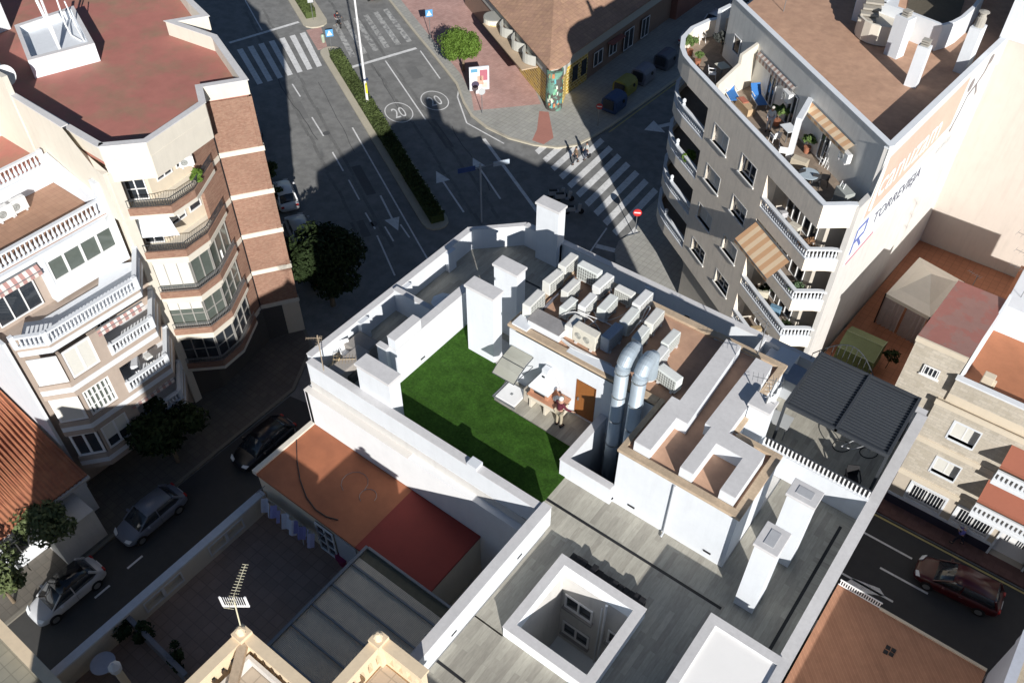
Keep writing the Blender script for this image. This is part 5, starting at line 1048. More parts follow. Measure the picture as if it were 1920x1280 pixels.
# ---- motorcycle with rider ----
def person(label, loc, rot, top, legs, hair, pose, group=None, carry=None, h=1.72, skirt=False):
    t = L(T('person', label, 'person', loc, group, rot)); k = h/1.72
    J = {'pel': (0, 0, .95), 'che': (0, .0, 1.28), 'nec': (0, .0, 1.46), 'hea': (0, .02, 1.60), 'top': (0, .01, 1.70)}
    for s, sd in ((-1, 'l'), (1, 'r')):
        J['sh'+sd] = (s*.17, 0, 1.40); J['el'+sd] = (s*.23, .02, 1.13); J['wr'+sd] = (s*.25, .08, .88)
        J['hi'+sd] = (s*.10, 0, .90); J['kn'+sd] = (s*.11, .02, .50); J['an'+sd] = (s*.11, 0, .09); J['to'+sd] = (s*.13, .16, .04)
    J.update(pose)
    J = {a: Vector(b)*k for a, b in J.items()}
    def skin(name, nodes, edges, m, parent):
        me = bpy.data.meshes.new(name); ids = {a: i for i, a in enumerate(nodes)}
        me.from_pydata([tuple(nodes[a][0]) for a in nodes], [(ids[a], ids[b]) for a, b in edges], [])
        o = bpy.data.objects.new(name, me); COL.objects.link(o); md = o.modifiers.new('s', 'SKIN')
        for i, a in enumerate(nodes): me.skin_vertices[0].data[i].radius = nodes[a][1] if isinstance(nodes[a][1], tuple) else (nodes[a][1],)*2
        me.skin_vertices[0].data[0].use_root = True; o.modifiers.new('b', 'SUBSURF').levels = 1
        me2 = bpy.data.meshes.new_from_object(o.evaluated_get(bpy.context.evaluated_depsgraph_get())); bpy.data.objects.remove(o)
        me2.materials.clear(); me2.materials.append(m); me2.polygons.foreach_set('use_smooth', [True]*len(me2.polygons))
        o = bpy.data.objects.new(name, me2); COL.objects.link(o); o.parent = parent; return o
    N = {'pel': (J['pel'], .12*k), 'che': (J['che'], (.15*k, .105*k)), 'nec': (J['nec'], .055*k), 'hea': (J['hea'], (.078*k, .092*k)), 'top': (J['top'], .055*k)}
    Ed = [('pel', 'che'), ('che', 'nec'), ('nec', 'hea'), ('hea', 'top')]
    for s in 'lr':
        N.update({'sh'+s: (J['sh'+s], .055*k), 'el'+s: (J['el'+s], .040*k), 'wr'+s: (J['wr'+s], .026*k), 'hi'+s: (J['hi'+s], .082*k), 'kn'+s: (J['kn'+s], .055*k), 'an'+s: (J['an'+s], .036*k), 'to'+s: (J['to'+s], .035*k)})
        Ed += [('nec', 'sh'+s), ('sh'+s, 'el'+s), ('el'+s, 'wr'+s), ('pel', 'hi'+s), ('hi'+s, 'kn'+s), ('kn'+s, 'an'+s), ('an'+s, 'to'+s)]
        d = (J['wr'+s]-J['el'+s]).normalized(); x = d.orthogonal().normalized(); pm = J['wr'+s]+d*.06*k; N['pm'+s] = (pm, (.034*k, .016*k)); Ed.append(('wr'+s, 'pm'+s))
        for i in range(4):
            a = pm+d*.04*k+x*(i-1.5)*.021*k; e = a+d*(.05+.012*(1.5-abs(i-1.2)))*k; N[f'f{i}{s}'] = (a, .009*k); N[f'g{i}{s}'] = (e, .008*k); Ed += [('pm'+s, f'f{i}{s}'), (f'f{i}{s}', f'g{i}{s}')]
        N['th'+s] = (J['wr'+s]+d*.06*k-x*.05*k, .010*k); Ed.append(('pm'+s, 'th'+s))
    b = skin('body', N, Ed, SKIN, t)
    S = {'wa': (J['pel']+Vector((0, 0, .02)), .135*k), 'che': (J['che'], (.175*k, .125*k)), 'nk': (J['nec']-Vector((0, 0, .03)), .075*k)}; E2 = [('wa', 'che'), ('che', 'nk')]
    for s in 'lr': S.update({'sh'+s: (J['sh'+s], .072*k), 'el'+s: (J['el'+s], .055*k), 'cf'+s: (J['el'+s].lerp(J['wr'+s], .85), .042*k)}); E2 += [('nk', 'sh'+s), ('sh'+s, 'el'+s), ('el'+s, 'cf'+s)]
    skin('jacket', S, E2, top, b)
    S = {'pel': (J['pel']-Vector((0, 0, .01)), .14*k)}; E2 = []
    for s in 'lr': S.update({'hi'+s: (J['hi'+s], .10*k), 'kn'+s: (J['kn'+s], .072*k), 'an'+s: (J['an'+s]+Vector((0, 0, .02)), .055*k)}); E2 += [('pel', 'hi'+s), ('hi'+s, 'kn'+s), ('kn'+s, 'an'+s)]
    skin('trousers', S, E2, legs, b)
    hd = J['hea']; B = MB(); B.lathe((hd.x, hd.y-.012*k, hd.z-.0), [(.092*k, -.01), (.105*k, .04*k), (.096*k, .09*k), (.06*k, .13*k), (.01, .145*k)], 12); B.build('hair', hair, b, smooth=True)
    fwd = Vector((0, 1, 0)); B = MB(); B.lathe((hd.x, hd.y+.098*k, hd.z-.01*k), [(.004, -.02*k), (.014*k, -.012*k), (.006, .02*k)], 6); B.build('nose', SKIN, b)
    B = MB()
    for s in (-1, 1): B.disc((hd.x+s*.032*k, hd.y+.088*k, hd.z+.018*k), fwd, .011*k, .012, 8)
    B.build('eyes', BLACK, b); B = MB(); B.box(hd.x-.022*k, hd.x+.022*k, hd.y+.082*k, hd.y+.092*k, hd.z-.05*k, hd.z-.042*k); B.build('mouth', mat('lip', (.3, .1, .09), .6), b)
    for s in 'lr': B = MB(); a = J['an'+s]; e = J['to'+s]; B.beam((a.x, a.y-.06*k, a.z-.045*k), (e.x, e.y+.02*k, e.z), .10*k, .085*k); B.build('shoe', BLACK, b, bevel=.02)
    return t
def walk(a, arms=.5):
    P = {}
    for s, sg in (('l', 1), ('r', -1)):
        P['kn'+s] = ((-.11 if s == 'l' else .11), .02+.20*a*sg+.03, .51); P['an'+s] = ((-.11 if s == 'l' else .11), .30*a*sg-(.08 if sg < 0 else 0), .10+(.05 if sg < 0 else 0)); P['to'+s] = (P['an'+s][0], P['an'+s][1]+.15, .05)
        P['el'+s] = ((-.22 if s == 'l' else .22), -.10*arms*sg, 1.14); P['wr'+s] = ((-.22 if s == 'l' else .22), -.20*arms*sg+.08, .92)
    return P
HB = mat('dark_hair', (.03, .02, .015), .7, .1); HG = mat('grey_hair', (.45, .43, .40), .7, .1)
p1 = at(1079, 307, 0); p2 = at(1099, 298, 0)
person('person in a brown jacket and dark trousers stepping onto the diagonal crosswalk', (*p1, 0), R(150), mat('brown_jacket', (.17, .12, .08), .8), mat('dark_trousers', (.035, .04, .05), .8), HB, walk(.9), 'couple on the diagonal crosswalk')
person('person in a light grey top stepping onto the crosswalk, right of the pair', (*p2, 0), R(155), mat('light_grey_top', (.42, .45, .44), .8), mat('dark_blue_trousers', (.03, .035, .06), .8), HB, walk(.7), 'couple on the diagonal crosswalk')
o = MB().box(-.06, .06, -.18, .18, .45, .8).build('hand_bag', BLACK, bevel=.03); o.location = (p2[0]+.45, p2[1]-.25, 0); tag(o, 'dark bag hanging beside the person in light grey on the crosswalk', 'bag')
m_ = (-11.62, 18.55, 17.0)
person('white-haired man in a maroon jumper working at the barbecue beside the brown door', m_, R(-10), mat('maroon_jumper', (.10, .012, .025), .85), mat('khaki_trousers', (.38, .33, .24), .85), mat('white_hair', (.7, .7, .68), .7), {'ell': (-.24, .16, 1.16), 'wrl': (-.22, .40, 1.02), 'elr': (.28, .10, 1.16), 'wrr': (.42, .30, 1.0), 'hea': (0, .07, 1.58), 'top': (0, .08, 1.68), 'che': (0, .04, 1.27), 'nec': (0, .055, 1.45)}, h=1.66)
p = at(1793, 1018, .13)
person('person in a blue and white top walking with arms raised on the shaded brown pavement', (*p, .13), R(100), mat('blue_white_top', (.12, .12, .42), .8, .3, 8), mat('navy_trousers', (.02, .02, .035), .8), HG, {**walk(.8), 'ell': (-.25, .15, 1.18), 'wrl': (-.15, .30, 1.35), 'elr': (.25, .12, 1.18), 'wrr': (.18, .28, 1.38)}, h=1.66)
mp = at(634, 40, .5); mt = L(T('motorcycle', 'motorcycle with red rear and white number plate waiting at the upper crosswalk', 'motorcycle', (*mp, 0), rot=AVR)) 
for x in (-.62, .68):
    B = MB(); B.disc((x, 0, .31), (0, 1, 0), .31, .11, 18); q = B.build('wheel', TYRE, mt); B = MB(); B.disc((x, 0, .31), (0, 1, 0), .16, .12, 12); B.build('rim', METAL, q)
B = MB(); B.lathe((.12, 0, .45), [(.10, 0), (.19, .15), (.2, .32), (.1, .42)], 10); B.box(-.4, .3, -.12, .12, .3, .5); B.beam((.25, 0, .8), (.7, 0, .35), .1); B.build('frame', BLACK, mt, bevel=.02)
B = MB(); B.box(-.75, .05, -.14, .14, .68, .78); B.build('seat', BLACK, mt, bevel=.04); B = MB(); B.box(-.98, -.6, -.17, .17, .6, .86); B.build('tail_box', RED, mt, bevel=.04); B = MB(); B.box(-1.02, -.98, -.11, .11, .42, .6); B.build('number_plate', WFR, mt)
B = MB(); B.tube([(.42, -.36, 1.0), (.5, -.1, .95), (.5, .1, .95), (.42, .36, 1.0)], .02, 6); B.build('handlebar', METAL, mt)
person('rider in dark clothes sitting on the motorcycle at the upper crosswalk', (mp[0], mp[1], 0), AVR-R(90), mat('rider_jacket', (.03, .03, .04), .6), mat('rider_trousers', (.05, .055, .07), .8), BLACK,
       {'pel': (0, -.25, .90), 'che': (0, -.08, 1.18), 'nec': (0, .0, 1.36), 'hea': (0, .06, 1.50), 'top': (0, .06, 1.60), 'shl': (-.17, -.02, 1.32), 'shr': (.17, -.02, 1.32), 'ell': (-.27, .18, 1.12), 'elr': (.27, .18, 1.12), 'wrl': (-.33, .40, 1.04), 'wrr': (.33, .40, 1.04), 'hil': (-.11, -.2, .86), 'hir': (.11, -.2, .86), 'knl': (-.22, .14, .68), 'knr': (.22, .14, .68), 'anl': (-.24, .0, .22), 'anr': (.24, .0, .22), 'tol': (-.26, .15, .16), 'tor': (.26, .15, .16)})

# ================= street furniture =================
def pole_sign(label, base, h, kind, panels, rot, group=None, name='road_sign', r=.035):
    t = T(name, label, kind, (*base, 0), group); B = MB(); B.tube([(*base, 0), (*base, h)], r, 8); B.build('pole', METAL, t)
    n = Vector((math.cos(rot), math.sin(rot), 0)); x = Vector((-n.y, n.x, 0)); c0 = Vector((*base, 0))+n*.05
    for kind_, z, s, m in panels:
        B = MB()
        if kind_ == 'sq': B.add([c0+x*a*s+Vector((0, 0, z+b*s))+n*d for d in (0, .03) for a, b in ((-.5, -.5), (.5, -.5), (.5, .5), (-.5, .5))], [(0, 1, 2, 3), (7, 6, 5, 4), (0, 4, 5, 1), (1, 5, 6, 2), (2, 6, 7, 3), (3, 7, 4, 0)])
        else: B.disc(c0+Vector((0, 0, z)), n, s/2, .03, 20)
        o = B.build('panel', m, t)
        if kind_ == 'sq' and m.name == 'sign_blue':      # white triangle with walking figure
            B = MB(); k = c0+n*.034+Vector((0, 0, z)); B.add([k+x*-.38*s+Vector((0, 0, -.32*s)), k+x*.38*s+Vector((0, 0, -.32*s)), k+Vector((0, 0, .38*s))], [(0, 1, 2)]); B.build('triangle', mat('sign_white', (.8, .8, .8), .5), o, fix=False)
            B = MB(); k = k+n*.004; B.beam(k+Vector((0, 0, -.02*s)), k+Vector((0, 0, .18*s)), .07*s, .004); B.beam(k+Vector((0, 0, 0)), k+x*.11*s+Vector((0, 0, -.26*s)), .05*s, .004); B.beam(k, k-x*.11*s+Vector((0, 0, -.26*s)), .05*s, .004); B.build('pictogram', BLACK, o)
        if kind_ == 'ci' and m.name == 'sign_red':
            B = MB(); k = c0+n*.02+Vector((0, 0, z)); B.add([k+x*a*s+Vector((0, 0, b*s))+n*.001 for a, b in ((-.36, -.08), (.36, -.08), (.36, .08), (-.36, .08))], [(0, 1, 2, 3)]); B.build('bar', mat('sign_white', (.8, .8, .8)), o, fix=False)
    return t
SB = mat('sign_blue', (.10, .32, .62), .4, .02); SR = mat('sign_red', (.50, .03, .03), .4, .02); SG = mat('sign_back_grey', (.45, .47, .48), .4, .05)
face = math.atan2(-AV.y, -AV.x)+R(180)
s1 = at(1380-0*0+0-0, 0, 0) if 0 else None
pole_sign('blue pedestrian crossing sign on the median at the end of the long hedge', (-65.74, 56.3), 2.35, 'road sign', [('sq', 2.05, .75, SB)], R(-35), 'pedestrian crossing signs')
pole_sign('blue pedestrian crossing sign on the pink pavement left of the round green tree', (-59.52, 64.57), 3.2, 'road sign', [('sq', 2.85, .75, SB)], R(-35), 'pedestrian crossing signs')
pole_sign('grey backed sign on the short hedge at the top edge', (-72.2, 59.9), 2.6, 'road sign', [('sq', 2.4, .6, SG)], R(-35))
pole_sign('round grey-backed sign standing in front of the advertising panel', (-45.98, 56.31), 2.7, 'road sign', [('ci', 2.4, .65, SG)], R(-40))
pole_sign('red and white no-entry sign beside the diagonal crosswalk at the pavement tip', (-25.2, 49.6), 2.6, 'road sign', [('ci', 2.35, .68, SR)], R(-60), 'no-entry signs')
pole_sign('small red no-entry sign in the shade beside the blue container', at(1121, 236, .13), 2.4, 'road sign', [('ci', 2.15, .6, SR)], R(-60), 'no-entry signs')
# solar traffic light box post on the median (panel with lamp)
# tall lamp with yellow box
lp = T('street_lamp', 'tall white street lamp on the median with a bright yellow box and small solar panel', 'street lamp', (-55.05, 50.5, 0))
B = MB(); B.tube([(-55.05, 50.5, 0), (-55.05, 50.5, 4), (-55.05, 50.5, 16)], [.13, .11, .07], 10); B.build('pole', mat('lamp_white', (.75, .75, .76), .4), lp)
B = MB(); B.ob((-54.78, 50.34), (.20, -.20), (.06, .06), 1.95, 2.75); B.build('box', mat('bright_yellow', (.78, .74, .04), .5), lp, bevel=.02)
B = MB(); B.ob((-54.85, 50.45), (.2, -.16), (.15, .17), 3.15, 3.18); B.build('solar_panel', mat('solar_blue', (.06, .08, .14), .2), lp)
B = MB(); B.tube([(-55.05, 50.5, 16), (-54.2, 52.2, 16.4), (-53.8, 53.0, 16.4)], .05, 6); B.ob((-53.6, 53.4), (.15, .35), (-.12, .05), 16.3, 16.45); B.build('lamp_head', METAL, lp)
# direction sign gantry in the shade
gp = T('direction_sign', 'tall post with bluish horizontal panels standing in the building shadow above the white parapet', 'direction sign', (-35.9, 43.6, 0))
c = (-35.9, 43.6); B = MB(); B.tube([(*c, 0), (*c, 5.6)], .07, 8); B.build('pole', mat('pale_post', (.5, .52, .55), .5), gp)
u = Vector((.55, .835)); B = MB(); B.beam((c[0]-u.x*1.6, c[1]-u.y*1.6, 5.3), (c[0]+u.x*1.7, c[1]+u.y*1.7, 5.3), .06); B.build('arm', METAL, gp)
B = MB(); B.ob((c[0]+u.x*1.7, c[1]+u.y*1.7), tuple(u*.65), (.03, -.02), 5.1, 5.5); B.build('panel', mat('panel_pale_blue', (.45, .52, .60), .5), gp)
B = MB(); B.ob((c[0]-u.x*1.1, c[1]-u.y*1.1), tuple(u*.7), (.03, -.02), 5.1, 5.5); B.build('panel', mat('panel_blue', (.05, .09, .25), .5), gp)
# advertising panel
ad = T('advertising_panel', 'free-standing white advertising panel with a poster on the pink pavement', 'advertising panel', (-48.5, 59.9, 0))
ap = PL((-49.0, 58.2), (-47.75, 59.65)); B = MB(); ap.bx(B, 0, ap.L, 0, .2, .5, 2.9); ap.bx(B, .6, 1.1, .03, .17, .13, .5); B.build('case', WHITE, ad, bevel=.03)
B = MB(); ap.bx(B, .1, ap.L-.1, -.012, -.002, .62, 2.78); po = B.build('poster', mat('poster_ground', (.72, .70, .70), .5, .05), ad)
for (a, b, c_, d_, col) in ((.15, .8, 2.4, 2.75, (.12, .32, .48)), (1.0, 1.75, 1.5, 2.6, (.42, .14, .18)), (.75, 1.35, 1.1, 2.0, (.60, .36, .28)), (1.2, 1.7, .75, 1.3, (.65, .5, .45))):
    B = MB(); ap.bx(B, a, b, -.02, -.013, c_, d_); B.build('poster_patch', mat('poster_'+str(int(col[0]*100)), col, .5), po, bevel=.005)
B = MB(); B.add([ap.P(.55+.38*math.cos(t*.4), -.022, 1.15+.36*math.sin(t*.4)) for t in range(16)], [tuple(range(16))]); B.build('poster_dot', mat('poster_dark', (.06, .05, .09), .5), po, fix=False)
# scooters parked behind the tall chimney
for i, (px, py) in enumerate(((1045, 362), (1058, 368), (1076, 392), (1072, 385))):
    if i == 3: break
    q = at(px, py, .5); t = L(T('scooter', ('grey scooter leftmost of the three behind the far chimney', 'grey scooter in the middle of the three behind the far chimney', 'grey scooter nearest the crosswalk, behind the far chimney')[i], 'scooter', (*q, 0), 'scooters parked in the shade', AVR+R(70)))
    for x in (-.55, .6): B = MB(); B.disc((x, 0, .25), (0, 1, 0), .25, .1, 14); B.build('wheel', TYRE, t)
    B = MB(); B.box(-.75, .1, -.16, .16, .35, .75); B.box(.1, .4, -.15, .15, .2, .3); B.beam((.4, 0, .25), (.5, 0, 1.0), .3, .12); B.build('body', mat('scooter_grey', (.4, .41, .43), .4), t, bevel=.04)
    B = MB(); B.tube([(.4, -.3, 1.05), (.5, 0, 1.0), (.4, .3, 1.05)], .02, 6); B.build('handlebar', METAL, t); B = MB(); B.box(-.7, .0, -.13, .13, .76, .84); B.build('seat', BLACK, t, bevel=.03)

# ================= trees =================
def tree(name, label, loc, h, r, m, n=5000, leaf=.16, seed=1, squash=.8, trunk=.12, cat='tree', group=None, lumps=16, z0=0):
    random.seed(seed); t = T(name, label, cat, (*loc, z0), group); C0 = Vector((*loc, z0+h-r*squash))
    cl = [(C0, r*.62)]
    for i in range(lumps):
        d = Vector([random.gauss(0, 1) for _ in range(3)]).normalized(); d.z *= squash*.9
        cl.append((C0+d*r*random.uniform(.45, .8), r*random.uniform(.22, .42)))
    B = MB()
    for i in range(n):
        c, rr = random.choice(cl[1:]) if random.random() < .8 else cl[0]
        d = Vector([random.gauss(0, 1) for _ in range(3)]).normalized()
        p = c+Vector((d.x, d.y, d.z*squash))*rr*random.random()**.35
        nn = (d+Vector([random.gauss(0, .7) for _ in range(3)])+Vector((0, 0, .3))).normalized(); a = nn.orthogonal().normalized(); b = nn.cross(a); k = leaf*random.uniform(.5, 1.2); an = random.random()*6.28; a2 = a*math.cos(an)+b*math.sin(an); b2 = nn.cross(a2)
        B.quad(p-a2*k, p+b2*k*.45, p+a2*k, p-b2*k*.45)
    B.build('crown', m, t, fix=False)
    B = MB(); base = Vector((*loc, z0)); B.tube([base, base+Vector((.03, .02, h*.3)), C0], [trunk, trunk*.8, trunk*.45], 8)
    for c, rr in cl[1:9]: B.tube([base.lerp(C0, .6), (base.lerp(C0, .8)+c)/2, c], [trunk*.5, trunk*.35, trunk*.12], 6)
    B.build('trunk', BARK, t); return t
tree('clipped_tree', 'round bright green clipped tree on the pink pavement beside the avenue', (-52.47, 61.44), 5.0, 2.25, LEAF, 16000, .13, 3, .88, .14, lumps=45)
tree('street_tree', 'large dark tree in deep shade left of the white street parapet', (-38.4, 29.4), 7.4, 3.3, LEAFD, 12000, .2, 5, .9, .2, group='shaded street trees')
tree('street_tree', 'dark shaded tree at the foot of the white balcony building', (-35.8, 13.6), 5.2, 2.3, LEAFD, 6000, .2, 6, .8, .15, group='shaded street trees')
tree('street_tree', 'feathery half-lit tree with thin foliage beside the tiled house and the silver car', (-35.6, 5.6), 4.6, 1.9, mat('lit_tree_leaf', (.10, .13, .045), .75, .3, 2), 2600, .16, 8, .7, .1, lumps=11, group='trees by the tiled house')
tree('street_tree', 'feathery sunlit tree in the bottom left corner', (-35.2, 2.3), 5.4, 2.4, mat('lit_tree_leaf', (.10, .13, .045)), 2600, .17, 9, .7, .1, lumps=12, group='trees by the tiled house')
tree('bush', 'green bush between the brick wall and the white parked car', (-53.9, 37.0), 2.0, 1.3, HEDGE, 2200, .13, 12, .7, .05, 'shrub', group='shrubs along the brick wall')
tree('bush', 'green bush lower down between the brick wall and the parked cars', (-50.8, 35.3), 2.0, 1.3, HEDGE, 2200, .13, 13, .7, .05, 'shrub', group='shrubs along the brick wall')
tree('bush', 'dry grey-purple bush beside the grey car at the top of the brick wall', (-57.6, 39.0), 1.8, 1.0, mat('dry_bush', (.16, .14, .16), .9, .3), 1500, .12, 14, .7, .05, 'shrub', group='shrubs along the brick wall')
# ================= roof plant: AC units =================
def ac(label, p, z, rot, W=.82, D=.32, H=.6, front=1, m=None, fans=1, group='air conditioning units on the plant roof'):
    """outdoor unit: casing, louvred grille, fan ring, feet; long side along local x"""
    t = L(T('air_conditioner', label, 'air conditioner', (*p, z), group, rot)); m = m or ACW
    B = MB(); B.box(-W/2, W/2, -D/2, D/2, .08, H+.08); B.build('casing', m, t, bevel=.02)
    for i in range(fans):
        cx = -W*.14 if fans == 1 else -W*.25+i*W*.36; r = min(.22, H*.36) if fans == 1 else .15
        B = MB(); B.disc((cx, -D/2-.006, .08+H/2), (0, 1, 0), r, .02, 18); g = B.build('fan_guard', ACG, t)
        B = MB(); 
        for k in range(3): B.tube([(cx+r*(k+1)/3.2*math.cos(a), -D/2-.02, .08+H/2+r*(k+1)/3.2*math.sin(a)) for a in [j*math.pi/8 for j in range(17)]], .006, 4, cap=False)
        B.build('guard_rings', m, g)
    B = MB(); B.box(-W/2+.04, W/2-.04, D/2-.002, D/2+.012, .14, H+.03); g = B.build('coil_grille', ACG, t); B = MB()
    for k in range(9): x = -W/2+.06+k*(W-.12)/8; B.box(x-.008, x+.008, D/2+.012, D/2+.02, .14, H+.03)
    for k in range(5): z_ = .18+k*(H-.15)/4; B.box(-W/2+.04, W/2-.04, D/2+.013, D/2+.019, z_-.006, z_+.006)
    B.build('grille_bars', m, g)
    B = MB()
    for k in range(6): y = -D/2+.05+k*(D-.1)/5; B.box(-W/2+.05, W/2-.05, y-.004, y+.004, H+.08, H+.088)
    B.build('top_ribs', CAPW, t)
    for x in (-W*.33, W*.33): B = MB(); B.box(x-.05, x+.05, -D/2-.03, D/2+.03, 0, .08); B.build('foot', CAPW, t)
    return t
ACV = [ACW, mat('ac_unit_aged', (.70, .70, .66), .5, .08, 4), mat('ac_unit_greenish', (.71, .74, .71), .45, .06, 4)]
U = [ # zoom-patch coordinates of the top centre, orientation (deg: long side direction), size, label
 ((450, 130), 90, 0.95, 'white AC unit at the far left corner of the plant roof, heading the back row', 1, 0),
 ((330, 262), 90, 0.95, 'white AC unit on the left edge of the plant roof, second from the far corner', 1, 0),
 ((175, 450), 90, 1.05, 'white AC unit on a white plinth at the near left corner of the plant roof', 1, .1),
 ((622, 205), 0, 1.0, 'wide white AC unit turned sideways at the back with its coil grille towards the camera', 1, .1),
 ((470, 335), 90, .9, 'white AC unit behind the cable bundle on the left of the plant roof', 1, 0),
 ((455, 462), 90, .8, 'low white AC unit with a rounded casing left of the arching pipes', 1, -.1),
 ((730, 295), 90, 1.0, 'white AC unit in the back row between the two sideways units', 1, 0),
 ((605, 452), 90, .9, 'white AC unit in the middle of the plant roof above the arching pipes', 1, 0),
 ((765, 468), 90, 1.0, 'white AC unit in the centre with dark cables at its foot', 1, 0),
 ((905, 365), 0, .8, 'small white AC unit turned sideways at the back right with a dark shadow beside it', 1, -.05),
 ((1045, 432), 90, 1.0, 'white AC unit at the right end of the back row by the coping', 1, 0),
 ((940, 575), 90, 1.0, 'white AC unit behind the dark bluish unit', 1, 0),
 ((1140, 578), 90, .95, 'white AC unit in the right row with coiled pipes behind it', 1, 0),
 ((1030, 712), 90, .85, 'white AC unit just behind the duct elbows', 1, 0),
 ((1270, 745), 90, .9, 'white AC unit on the open brown roof, rear one of the rightmost pair', 1, 0),
 ((1180, 880), 90, .9, 'white AC unit on the open brown roof, front one of the rightmost pair', 1, 0),
 ((492, 612), 90, .75, 'small white AC unit beside the grey-topped box', 1, -.05),
 ((600, 700), 0, 1.05, 'large cream AC unit with two round fans facing the terrace', 2, .1),
 ((800, 712), 90, .95, 'bluish shaded AC unit between the fan unit and the ducts', 1, .1),
 ((1085, 945), 0, .85, 'white AC unit right of the ducts with its coil grille showing', 1, 0),
 ((1262, 1030), 0, .95, 'white AC unit nearest the corner with its coil grille facing the camera', 1, 0)]
for (px, py), ang, W_, lb, fans, dz in U:
    p = at(960+px/4.268, 460+py/4.268, 20.62); rot = R(ang) if ang else (R(0) if fans == 2 else R(180))
    rot += R(random.uniform(-3, 3)) - (R(8) if lb.startswith('white AC unit nearest') or lb.startswith('white AC unit right') else 0)
    ac(lb, p, 20.0, rot if ang == 0 else R(-90)+R(random.uniform(-3, 3)), W_*1.0, .38 if W_ > .9 else .34, .64+dz, fans=fans, m=mat('ac_unit_shade_blue', (.30, .36, .45), .5) if lb.startswith('bluish') else (ACV[len(lb) % 3] if fans == 1 else mat('ac_unit_cream', (.66, .63, .54), .5)))  # the bluish casing has its shade tint painted in
# grey-topped white cabinet
c = at(960+290/4.268, 460+610/4.268, 20.45); B = MB(); B.box(c[0]-.72, c[0]+.72, c[1]-.33, c[1]+.33, 19.9, 20.4); o = B.build('plant_cabinet', WHITE); tag(o, 'long white cabinet with a grey speckled top at the front edge of the plant roof', 'cabinet')
B = MB(); B.box(c[0]-.76, c[0]+.76, c[1]-.37, c[1]+.37, 20.402, 20.44); B.build('top', mat('grey_granular_top', (.30, .29, .29), .9, .25, 20), o)
B = MB(); B.box(-14.6, -13.9, 19.42, 20.0, 19.99, 20.2); o = B.build('plinth', WHITE, wb)
B = MB(); B.box(-12.1, -9.9, 19.5, 19.9, 19.9, 20.12); B.build('cable_tray', WHITE, wb)
# pipes and cables
def zz(px, py, z): return (*at(960+px/4.268, 460+py/4.268, z), z)
cab = [([(370, 575, 20.1), (430, 540, 20.55), (500, 530, 20.7), (600, 555, 20.6), (740, 610, 20.5), (860, 670, 20.4), (900, 720, 20.0)], .022), ([(375, 585, 20.0), (440, 550, 20.4), (520, 545, 20.5), (620, 580, 20.5), (690, 650, 20.3), (720, 740, 20.0)], .02),
 ([(640, 570, 20.3), (700, 590, 20.3), (780, 600, 20.2), (860, 570, 20.2), (930, 530, 20.1)], .015), ([(370, 720, 20.15), (450, 790, 20.15), (600, 870, 20.15), (720, 920, 20.1), (800, 960, 20.0)], .025), ([(380, 740, 20.15), (460, 810, 20.15), (620, 890, 20.1), (780, 970, 20.0)], .02), ([(390, 735, 20.17), (480, 800, 20.17), (640, 880, 20.12), (790, 950, 20.0)], .018),
 ([(990, 1060, 19.95), (1060, 1095, 19.98), (1120, 1090, 20.0), (1170, 1050, 20.2)], .022), ([(1000, 1055, 19.95), (1070, 1080, 19.98), (1140, 1070, 20.0), (1180, 1020, 20.2)], .015), ([(1010, 630, 20.3), (1060, 590, 20.5), (1110, 500, 20.6), (1090, 480, 20.5), (1050, 560, 20.3), (1020, 640, 20.1)], .02),
 ([(930, 720, 20.1), (960, 690, 20.2), (1000, 640, 20.4), (1030, 600, 20.5)], .022), ([(570, 560, 20.2), (585, 600, 20.2), (575, 650, 20.0)], .02), ([(240, 520, 20.0), (290, 460, 20.2), (380, 380, 20.2), (450, 290, 20.1), (500, 250, 20.1)], .05), ([(270, 500, 20.0), (330, 440, 20.1), (400, 360, 20.1), (470, 280, 20.1)], .03), ([(790, 350, 20.4), (800, 380, 20.3), (770, 400, 20.1), (700, 430, 20.1)], .03), ([(880, 640, 20.4), (890, 700, 20.3), (860, 760, 20.0)], .018), ([(120, 545, 20.2), (140, 580, 20.0), (180, 600, 20.0)], .012)]
random.seed(3)
for k in range(16):
    x, y = random.choice([(300, 430), (420, 360), (640, 520), (700, 380), (780, 560), (560, 640), (860, 620), (1010, 660), (980, 560), (880, 470), (1080, 560), (480, 420)]); pts = [(x, y, 20.05)]
    for j in range(4): pts.append((pts[-1][0]+random.uniform(-50, 60), pts[-1][1]+random.uniform(-40, 50), 20.05+random.random()*.3))
    cab.append((pts, random.choice((.012, .016, .022, .03))))
for i, (pts, r) in enumerate(cab):
    P3 = [Vector(zz(*q)) for q in pts]; Q = []
    for a, b in zip(P3[:-1], P3[1:]): Q += [a.lerp(b, k/4) for k in range(4)]
    Q.append(P3[-1]); Q2 = [Q[0]]+[(Q[j-1]+Q[j]*2+Q[j+1])/4 for j in range(1, len(Q)-1)]+[Q[-1]]
    o = MB().tube(Q2, r, 7).build('refrigerant_pipe', CABLE if i not in (11, 12, 13, 15) and not (i > 15 and i % 3) else mat('dark_cable', (.10, .10, .12), .6), smooth=True)
    tag(o, 'insulated pipe or dark cable lying among the AC units on the plant roof', 'pipe', 'pipes and cables among the air conditioning units')
